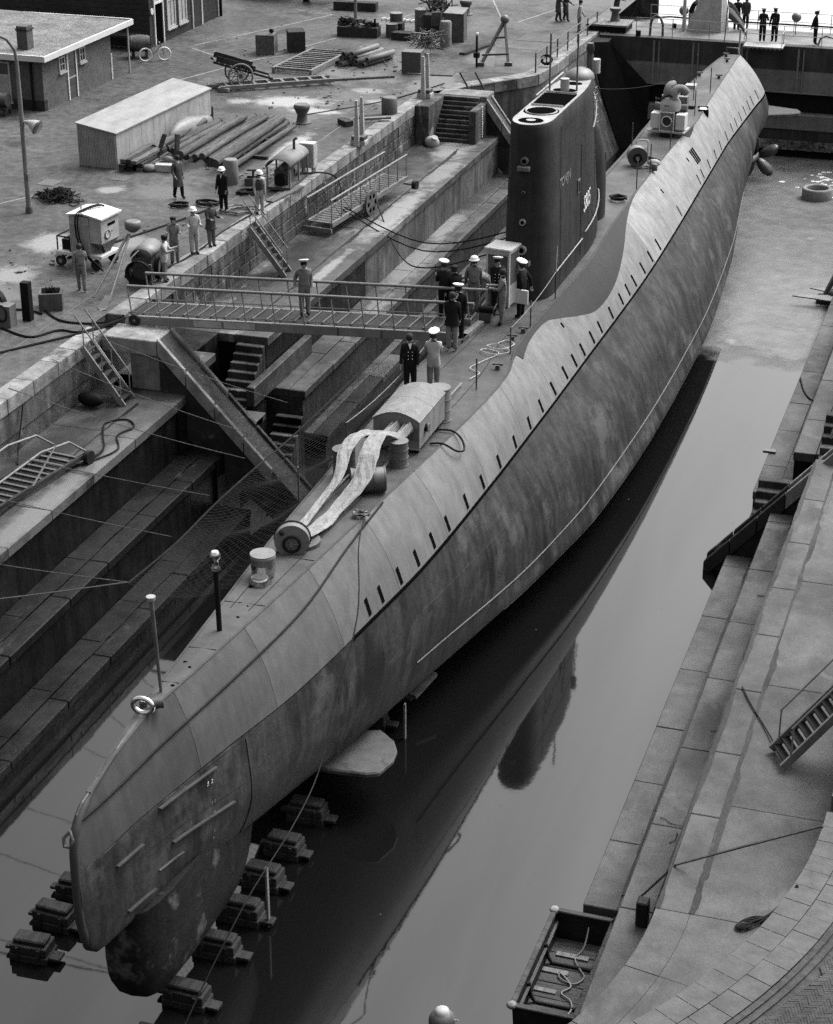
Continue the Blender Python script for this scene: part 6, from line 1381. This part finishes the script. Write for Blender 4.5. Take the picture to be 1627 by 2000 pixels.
o = MB().tube(smooth_path([(-15.75,54.0,0),(-15.6,54.6,0),(-16.0,54.9,0),(-15.8,55.6,0),(-15.5,56.4,0),(-15.9,56.7,0),(-16.1,56.4,.05),(-15.6,56.2,.04),(-15.2,56.6,.04),(-15.7,57.1,.05),(-16.0,56.8,.07),(-15.5,56.6,.08),(-15.25,57.3,.02),(-15.55,57.6,.03),(-15.75,57.2,.05)],6),.014,5).build('heaving_line','rope_light',None,loc=(0,0,DZ+.02)); tag(o,'pale line lying in loose loops on the deck by the casing edge','rope')
o = MB().tube(smooth_path([(-15.45,49.7,0),(-15.0,49.75,0),(-14.7,49.7,-.2),(-14.52,49.35,-.36),(-14.62,48.95,-.25),(-14.95,48.7,.03),(-15.3,48.6,.03)],6),.03,6).build('cable_loop','black',None,loc=(0,0,dz(50)+.05)); tag(o,'black cable loop hanging over the casing beside the pale drum','cable')
# small winch amid deck below booth
wn_ = thing('deck_winch','small dark hand winch on deck between the bending worker and the line','winch',(-16.75,59.3,DZ)); MB().box(-.2,.2,-.15,.15,0,.3).build('winch_frame','iron',wn_); MB().tube([(-.25,0,.4),(.25,0,.4)],.12,10).build('winch_drum','black',wn_); MB().tube([(.25,0,.4),(.3,.2,.55)],.025,5).build('crank','iron_mid',wn_)
for i, (x, y, l_, rz) in enumerate(((-16.9,58.0,1.8,-6),(-17.0,57.1,.9,-12))): o = MB().cbox((0,0,.07),(.22,l_,.13)).build('timber','wood_light' if i == 0 else 'wood',None,loc=(x,y,DZ),rz=R(rz)); tag(o,['pale baulk lying on deck at the foot of the gangway','short plank nearer the camera at the foot of the gangway'][i],'timber')
# aft deck
fu = thing('fan_unit','white ventilation unit with two bent ducts and a round fan grille on the aft deck','fan unit',(-15.93,85.6,6.8),R(-3)); fu.scale = (.72,.72,.72)
MB().box(-1.2,1.1,-.75,.9,.22,.3).build('base_tray','white_dull',fu); MB().box(-.35,.35,-.9,.9,0,.22).build('skid','black',fu)
MB().box(-.42,.42,-.72,-.5,.3,1.45).build('fan_casing','grey_light',fu,.01)
for (a,b2,c,d) in ((-.46,-.4,.3,1.5),(.4,.46,.3,1.5)): MB().box(a,b2,-.76,-.72,c,d).build('frame','white_paint',fu)
MB().box(-.4,.4,-.76,-.72,1.43,1.5).build('frame','white_paint',fu); MB().box(-.4,.4,-.76,-.72,.3,.36).build('frame','white_paint',fu)
q = MB().tube([(.31*math.cos(t*.2618),-.75,.92+.31*math.sin(t*.2618)) for t in range(25)],.045,6).build('grille_ring','white_paint',fu); MB().tube([(0,-.735,.92),(0,-.722,.92)],.29,20).build('grille_dark','slot',q)
b = MB()
for i in range(-4,5): c_ = .29*math.sqrt(max(0,1-(i*.065/.29)**2)); b.tube([(i*.065,-.742,.92-c_),(i*.065,-.742,.92+c_)],.008,4); b.tube([(-c_,-.742,.92+i*.065),(c_,-.742,.92+i*.065)],.008,4)
b.build('grille_wire','iron_mid',q)
for x0,x1 in ((-1.05,-.5),(.5,1.08)): MB().box(x0,x1,-.62,.2,.42,1.35).build('side_cabinet','white_paint',fu,.02)
MB().lathe([(.62,1.45),(.66,1.6),(.6,1.95),(.45,2.2)],18,(0,.1,0)).build('blower_drum','white_dull',fu); MB().tube([(-1.0,.3,1.62),(1.0,.3,1.62)],.2,12).build('cross_duct','grey_light',fu); MB().box(-.7,.9,.5,.9,.3,2.2).build('back_panel','grey_light',fu)
MB().tube(smooth_path([(-.28,.15,2.15),(-.28,.15,2.55),(-.2,.35,2.85),(.0,.7,2.9)],4),.23,12).build('bent_duct','canvas',fu); MB().tube(smooth_path([(.2,-.1,2.15),(.2,-.1,2.5),(.35,.05,2.75),(.65,.2,2.75),(.9,.35,2.5)],4),.25,12).build('bent_duct','canvas',fu)
MB().tube(smooth_path([(-.9,.4,2.0),(-.6,-.1,2.1),(-.1,-.3,2.4),(.2,-.35,2.35)],5),.05,6).build('cable','black',fu); MB().box(-.25,.05,-.53,-.51,1.8,1.84).build('marking','black',fu)
rl3 = thing('cable_reel','dark cable reel with hand wheel in a pale frame on the aft deck','reel',(-16.1,80.0,6.78),R(20)); rl3.scale = (.8,.8,.8)
MB().tube([(-.1,-.2,.5),(-.1,.35,.5)],.5,20).build('reel_drum','iron_mid',rl3); MB().tube([(-.1,-.26,.5),(-.1,-.21,.5)],.52,20).build('flange','iron',rl3); MB().tube([(-.1,-.3,.45),(-.1,-.26,.45)],.24,14).build('hub','black',rl3); MB().tube([(-.1,-.32,.45),(-.1,-.3,.45)],.1,10).build('hub_cap','grey_light',rl3)
MB().tube(smooth_path([(-.05,.6,0),(-.05,.6,.95),(-.0,.65,1.15),(.5,.65,1.15),(.55,.6,.95),(.55,.6,0)],3),.04,6).build('frame','white_dull',rl3); MB().tube([(-.05,.6,.7),(.55,.6,.7)],.03,5).build('frame','white_dull',rl3)
MB().tube(smooth_path([(-.4,-.3,.05),(-.2,-.7,.03),(.3,-.8,.03),(.6,-.5,.03),(.2,-.3,.03)],5),.025,5).build('loose_cable','black',rl3)
o = MB().sphere((0,0,.16),.18,10,.9,1.6,1).build('white_bundle','white_dull',None,loc=(-15.45,80.0,6.78)); tag(o,'small white bundle right of the cable reel','bundle')
o = MB().lathe([(.12,0),(.13,.25),(.1,.28)],10).build('pot','iron',None,loc=(-15.3,79.4,6.78)); tag(o,'small dark pot beside the white bundle aft','pot')
ll = thing('signal_lamp_box','dark framed lamp box hanging over the casing edge aft','lamp',(-15.35,90.6,6.6),R(12)); MB().box(-.2,.25,-.35,.35,-.25,.2).build('lamp_body','iron',ll,.03); MB().box(-.12,.18,-.3,.3,.2,.24).build('lamp_glass','chrome',ll)
for y in (-.36,.33): MB().box(-.22,.27,y,y+.04,-.27,.26).build('frame','black',ll)
o = coil('cable_coil','dark cable coil on deck at the foot of the tower fairing','cable',-15.75,74.6,6.8,.3,4,.04,'black')
# flag
fg = thing('naval_flag','three banded flag drooping from a thin staff at the gate','flag',(-17.66,110.0,6.05))
MB().tube([(0,0,0),(.12,.1,3.6)],.035,6).build('staff','iron_mid',fg)
for k in range(3):
    rr = []
    for i in range(9):
        u = i/8; row = []
        for j in range(4):
            t = k/3+j/9; row.append((.1+u*(.85+.4*t*.4)+.12*t*u, .08+.07*math.sin(u*7+t*2), 2.15-.95*t*1.0-u*u*.75-u*.3))
        rr.append(row)
    MB().loft(rr,False,True).build('flag_band',['flag_mid','cap_white','flag_dark'][k],fg,solid=.01)

# ================================================================ ROPES, NET, HOSES
def rope(name,label,pts,r_=.022,mat='rope',cat='rope',smooth=False,group=None):
    o = MB().tube(smooth_path(pts,6) if smooth else pts,r_,5).build(name,mat); return tag(o,label,cat,group)
GUY = [((-30.6,40.0,6.05),(-20.3,39.55,6.14)),((-30.6,44.2,6.1),(-20.3,42.19,6.19)),((-30.4,46.6,6.1),(-20.3,44.68,6.29)),((-29.6,50.6,6.1),(-20.3,47.2,6.35)),((-29.5,53.3,6.1),(-20.3,47.5,7.0)),((-30.0,56.2,6.1),(-20.1,50.0,7.0))]
GL = ['guy line nearest the camera stretched over the dock steps','second guy line from the camera over the dock steps','third guy line over the near walkway','fourth guy line, just below the near steel ladder','fifth guy line, passing behind the near steel ladder','guy line closest to the gangway']
for (a, b_), l in zip(GUY, GL): rope('guy_line',l,sag(a,b_,.12,10),.012,'rope',group='guy lines across the dock steps')
# net: sagging mesh between the guy ends and the port deck edge
outer = smooth_path([(-20.3,39.55,6.1),(-20.2,42.2,6.0),(-20.2,44.7,6.0),(-20.2,47.2,5.9),(-20.0,50.5,5.9),(-19.6,56.0,6.2)],5)
def inner(t): y = 38.3+t*18.5; return Vector((XC-stn(y)[1]-.05,y,stn(y)[0]-.05))
def npt(u, v):
    k = u*(len(outer)-1); i = int(min(k,len(outer)-2)); o_ = outer[i].lerp(outer[i+1],k-i); return o_.lerp(inner(u),v)-Vector((0,0,.38*4*v*(1-v)+.18*math.sin(u*23)*math.sin(v*3.1)))
b = MB(); NU, NV = 64, 14
for i in range(-NV, NU+1):
    for sgn in (1,-1):
        pts = []
        for j in range(NV+1):
            u = (i+j)/NU if sgn == 1 else (i+NV-j)/NU
            if 0 <= u <= 1: pts.append(npt(u,j/NV))
        if len(pts) > 1: b.tube(pts,.0055,3,False)
net = thing('safety_net','fine dark safety net slung between the dock ropes and the port deck edge','net',(0,0,0))
q = b.build('mesh_cord','net_cord',net); q['kind'] = 'stuff'
MB().tube([npt(i/40,0) for i in range(41)],.025,5).build('edge_rope','net_cord',net); MB().tube([npt(i/40,1) for i in range(41)],.025,5).build('edge_rope','net_cord',net)
for i in range(3): MB().tube(sag((-18.6,52.0+i*2.5,6.4),(-17.3,51.0+i*3,6.5),.3,6),.015,4).build('tie','net_cord',net)
rope('net_wire','wire with two shackles holding the near corner of the net',sag((-30,37.2,4.6),(-20.3,39.55,6.14),.1,8),.02,'rope_light' if 0 else 'iron_mid','wire')
rope('mooring_line','long dark rope hanging from the fore deck down the hull to the water',[(-15.2,42.8,7.2),(-14.9,41.5,7.0),(-14.35,39.8,6.0),(-14.15,37.5,4.7),(-14.0,36.0,3.9),(-13.95,34.2,3.6),(-14.2,32.0,3.0),(-14.6,29.5,1.5),(-14.75,28.2,.3)],.018,'black','rope',True)
for i,(pts,l) in enumerate((([(-27.9,76.5,4.9),(-24,75.5,4.0),(-20,74.5,5.2),(-17,73,7.2)],'upper of two slack cables from the wheeled gangway to the tower'),([(-27.9,76.3,4.85),(-24,75.2,3.75),(-20,74.2,5.0),(-17,72.6,7.0)],'lower of two slack cables from the wheeled gangway to the tower'),([(-27.5,79.0,5.0),(-25,75.0,3.6),(-22,70,4.8),(-18,66.5,7.0)],'cable from the wheeled gangway towards the white booth'))): rope('slack_cable',l,pts,.03,'black','cable',True)
for i,(pts,l) in enumerate((([(-32.4,58.0,.04),(-31,56.8,.04),(-29.6,56.9,.06),(-28.9,57.4,.25)],'cable from the concrete planter to the gangway head'),([(-31.8,52.8,.04),(-30.6,54.6,.04),(-29.5,56.2,.06),(-28.8,57.3,.2)],'thick cable along the coping from the pump to the gangway'),([(-32.5,55.5,.04),(-31.2,55.0,.04),(-30.6,55.9,.04),(-29.8,56.0,.04),(-29,57.2,.15)],'wavy cable from the winch drum across the near quay'),([(-33.4,57.2,.04),(-32.6,57.4,.05),(-31.9,57.2,.05)],'short pair of cables between the iron post and the planter'),([(-31.0,61.8,.04),(-30.0,63.2,.04),(-29.7,65.5,.04),(-29.8,68.0,.04),(-29.5,72.0,.05),(-29.6,73.4,.05)],'long black hose lying along the dock edge past the workers feet'),([(-29.9,75.8,.3),(-29.0,77.0,.12),(-28.7,77.8,-.3),(-28.2,77.0,-.6)],'bundle of hoses falling from the compressor over the dock edge'),([(-34.0,63.2,.04),(-33.0,66.0,.04),(-32.0,69.0,.04),(-31.5,71.0,.04)],'hose running from the trailer towards the man in the black coat'))): rope('hose',l,[(x,y,Q+z) for x,y,z in pts],.04,'black','hose',True)
o = rope('hose','loose black hose loops on the near walkway beyond the spare gangway',[(-27.4,48.6,.05),(-27.9,49.6,.05),(-27.0,49.6,.05),(-26.7,50.9,.05),(-27.2,52.0,.05),(-27.6,53.0,.05),(-27.1,53.5,.05),(-26.6,53.0,.05),(-26.8,52.2,.05),(-26.3,51.2,.05),(-26.6,50.2,.05),(-27.2,49.2,.05)],.03,'black','hose',True); o.location.z = WK
rope('hanging_cable','thin cable hanging down the near brick wall to the walkway',[(-29.15,50.6,5.6),(-29.1,50.3,5.1),(-28.9,49.6,4.4),(-28.7,49.2,4.22)],.025,'black','cable',True)
rope('long_wire','thin wire sagging across the entrance to the fan unit',sag((-24.8,99,5.9),(-16.4,88,8.6),.5,12),.01,'iron_mid','wire')
rope('quay_wire','long wire on the quay from the near bollard towards the junk heap',[(-33.0,85.3,Q+.4),(-30.8,90.5,Q+.06),(-29.2,95.0,Q+.06)],.03,'black','wire',True)

# ================================================================ RIGHT SIDE OF THE DOCK
bp_ = thing('work_punt','old open flat wooden punt moored against the right hand steps','boat',(-7.87,35.1,0),R(-.6))
hx, y0, y1 = .7, -1.8, 1.8
MB().box(-hx+.04,hx-.04,y0+.2,y1-.1,-.25,.03).build('bottom','boat_dark',bp_)
for i in range(6): yy = y0+.2+i*.55; MB().box(-hx+.08,hx-.08,yy,yy+.53,.035,.075+.004*(i%2)).build('floor_plank','boat_wood',bp_,.01)
for s_ in (-1,1):
    b = MB(); vs = [(s_*(hx-.0),y0,.72),(s_*hx,y1,.72),(s_*(hx-.06),y1,-.2),(s_*(hx-.06),y0,-.2)]; b.add(vs,[(0,1,2,3)]); b.build('side_board','boat_dark',bp_,solid=.05)
    MB().box(s_*hx-.06,s_*hx+.06,y0,y1,.7,.77).build('gunwale','boat_wood',bp_,.015); MB().tube([(s_*(hx-.1),y0+.1,.5),(s_*(hx-.1),y1-.1,.5)],.035,5).build('stringer','wood',bp_)
for yy, nm in ((y0,'stern'),(y1,'bow')):
    MB().box(-hx+.06,hx-.06,yy-.04,yy+.04,-.15,.72).build('transom','boat_dark',bp_); MB().box(-hx,hx,yy-.07,yy+.07,.73,.79).build('transom_cap','boat_wood',bp_,.015)
for yy in (-.75,.7):
    MB().tube([(-hx+.08,yy,.6),(-hx+.14,yy,.25),(-.45,yy,.1),(.45,yy,.1),(hx-.14,yy,.25),(hx-.08,yy,.6)],.05,6).build('rib','boat_dark',bp_); 
MB().box(-.45,.3,1.0,1.15,.08,.12).build('loose_board','wood_light',bp_); MB().box(-.6,.0,.35,.5,.08,.12).build('loose_board','wood_light',bp_); MB().box(-.65,-.1,-.35,-.22,.08,.11).build('loose_board','wood_light',bp_)
for x in (-hx,): 
    for yy in (y0,y1): MB().sphere((x,yy,.75),.13,8,.6).build('corner_fender','coping',bp_)
o = MB().lathe([(.05,0),(.17,.02),(.19,.24),(.17,.25)],14,(0,0,0),None,True,False).build('bucket','iron',None,loc=(-7.95,33.75,.09)); o.rotation_euler = (R(60),0,.3); tag(o,'tipped dark bucket in the near end of the punt','bucket')
rope('punt_rope','dark rope looped on the floor of the punt',[(-7.7,36.75,.55),(-7.72,36.4,.25),(-7.85,36.1,.12),(-7.7,35.8,.12),(-7.5,35.5,.12),(-7.65,35.2,.12),(-8.0,35.3,.12),(-8.05,35.5,.12),(-7.7,35.1,.12),(-7.85,34.8,.12),(-7.6,34.6,.12),(-7.5,34.3,.12),(-7.6,34.0,.12),(-7.85,33.8,.12)],.022,'iron_mid','rope',True)
rope('punt_painter','taut line from the corner of the punt up to the right hand coping',[(-7.18,36.85,.78),(-6.3,35.7,2.5),(-5.45,34.55,4.23),(-4.0,34.33,5.15),(-2.5,34.1,6.09)],.028,'rope','rope')
rope('hanging_line','short dark line hanging down the wall below the coping',[(-2.5,34.1,6.08),(-2.56,34.5,5.4),(-2.75,35.4,4.25)],.025,'rope','rope',True)
o = MB().box(-.13,.13,-.15,.15,0,.62).build('mooring_post','boat_dark',None,.03,loc=(-6.15,34.9,2.32)); tag(o,'stubby dark wooden post on the step beside the punt','post')
hb_ = thing('hose_bundle','bundle of dark hose dropped from the coping onto the walkway','hose',(-3.6,33.1,WK))
MB().tube(smooth_path([(.9,-1.2,1.9),(.78,-.6,1.2),(.5,.7,.12),(.3,.3,.06),(.05,.0,.05),(-.2,-.25,.05)],6),.035,6).build('hose_run','black',hb_)
for k in range(3): MB().tube(smooth_path([(.25,.2,.05),(.0,.1-.07*k,.08),(-.22,-.1,.06),(-.3+.05*k,-.32,.05),(-.12,-.34+.06*k,.08),(.1,-.08,.06),(.25,.15+.05*k,.06)],5),.02,5).build('hose_loop','black',hb_)
bu = thing('mooring_buoy','round grey mooring buoy with a pale domed cap at the bottom edge','buoy',(-10.1,33.1,0)); MB().sphere((0,0,.1),.3,18).build('float_ball','iron_mid',bu); MB().lathe([(.17,.33),(.15,.41),(.08,.45),(.01,.46)],16).build('cap','white_dull',bu); MB().tube([(.27,0,.2),(.34,-.03,.24),(.34,.05,.15)],.02,5).build('lug','white_dull',bu)
rg = MB().lathe([(.78,-.3),(.78,.5),(.72,.56),(.6,.56),(.56,.5),(.56,-.3)],24,(0,0,0),None,True,False).build('sump_ring','canvas_grey',None,loc=(-11.0,101.6,0)); tag(rg,'pale concrete ring standing in the shallow water near the gate','ring')
an = thing('propeller_guard','dark rusty steel fitting with two fins at the right edge of the water','fitting',(-8.3,85.0,.1))
MB().box(-.5,1.0,-.4,.4,-.1,.12).build('base_plate','iron',an); MB().bar((-.2,0,.1),(.2,.2,1.1),.18).build('arm','iron_mid',an); MB().bar((.2,.2,1.1),(.9,.2,1.2),.14).build('arm','iron_mid',an); b = MB(); b.add([(-1.5,-.8,.25),(.3,-.3,.3),(.3,-1.2,.3)],[(0,1,2)]); b.add([(-.9,.5,.3),(.2,.1,.3),(.2,.7,.3)],[(0,1,2)]); b.build('fin','grey_light',an,solid=.05); MB().sphere((.3,-.2,.35),.35,10,.7).build('hub','iron',an)
o = MB().box(-.25,.2,-.12,.12,0,.08).build('iron_cleat','iron',None,loc=(-7.95,65.6,.69)); tag(o,'small dark iron cleat on the lowest right hand step','cleat')
rope('step_hose','short bent dark hose on the right hand walkway near the stair',[(-5.3,58.8,WK+.05),(-5.25,60.5,WK+.05),(-4.9,61.2,WK+.05),(-4.4,61.4,WK+.05)],.04,'black','hose',True)
rope('step_cable','thin dark cable crossing the lowest right hand step',[(-7.95,73.2,.75),(-7.6,71.8,.72),(-7.2,71.0,.74),(-6.8,71.0,.74)],.03,'black','cable',True)
rope('stair_cable','short dark cable from the foot of the gangway stair',[(-5.35,42.4,WK+.04),(-5.0,41.6,WK+.04),(-4.5,40.6,WK+.05),(-4.05,39.6,WK+.1)],.02,'black','cable',True)

# ================================================================ PUDDLES AND PAINTED LINES ON THE QUAY
def blob(name,mat,x,y,rx,ry,rz,seed,z=.008,kind='structure'):
    rb = random.Random(seed); n = 22; pts = []
    for i in range(n):
        a = 6.283*i/n; k = 1+.35*math.sin(2*a+seed)+.22*math.sin(5*a+seed*2)+rb.uniform(-.18,.18)
        px_, py_ = rx*k*math.cos(a), ry*k*math.sin(a); pts.append((x+px_*math.cos(rz)-py_*math.sin(rz), y+px_*math.sin(rz)+py_*math.cos(rz), Q+z))
    b = MB(); b.add(pts,[tuple(range(n))]); tag(b.build(name,mat),kind=kind)
for i,a in enumerate(((-29.7,64.9,.25,1.5,0),(-29.6,67.5,.2,1.0,0),(-30.6,63.6,.3,.6,.2))): blob('puddle','puddle',a[0],a[1],a[2],a[3],a[4],i+20,.01)
LINES = [((-45.0,99.9),(-40.8,110.5)),((-40.8,110.5),(-43.5,111.2)),((-44.8,99.2),(-42.6,97.6)),((-43.4,99.0),(-43.0,98.2)),((-42.4,91.5),(-38.3,104.2)),((-38.3,105.0),(-36.0,113.5)),((-42.2,113.0),(-40.5,118.0)),((-37.8,108.4),(-32.0,110.6)),((-33.4,118.5),(-30.5,110.8)),((-28.0,119.0),(-29.9,111.5)),((-40.4,97.5),(-39.0,99.6)),((-41.5,66.0),(-39.2,70.4))]
for (a,b_) in LINES:
    d = (Vector((*b_,0))-Vector((*a,0))).normalized(); s_ = Vector((-d.y,d.x,0))*.05; b = MB(); A_, B_ = Vector((*a,Q+.005)), Vector((*b_,Q+.005)); b.add([A_-s_,A_+s_,B_+s_,B_-s_],[(3,2,1,0)]); tag(b.build('painted_line','paint_line'),kind='structure')
for (xa,ya,xb,yb) in ((-31.2,52,-31.2,90),(-43.5,110.3,-33.0,109.7),(-43.5,111.0,-33.0,110.35)):   # crane rail slots
    d = (Vector((xb-xa,yb-ya,0))).normalized(); s_ = Vector((-d.y,d.x,0))*.035; b = MB(); A_, B_ = Vector((xa,ya,Q+.009)), Vector((xb,yb,Q+.009)); b.add([A_-s_,A_+s_,B_+s_,B_-s_],[(3,2,1,0)]); tag(b.build('crane_rail','iron'),kind='structure')
bpy.context.view_layer.update()
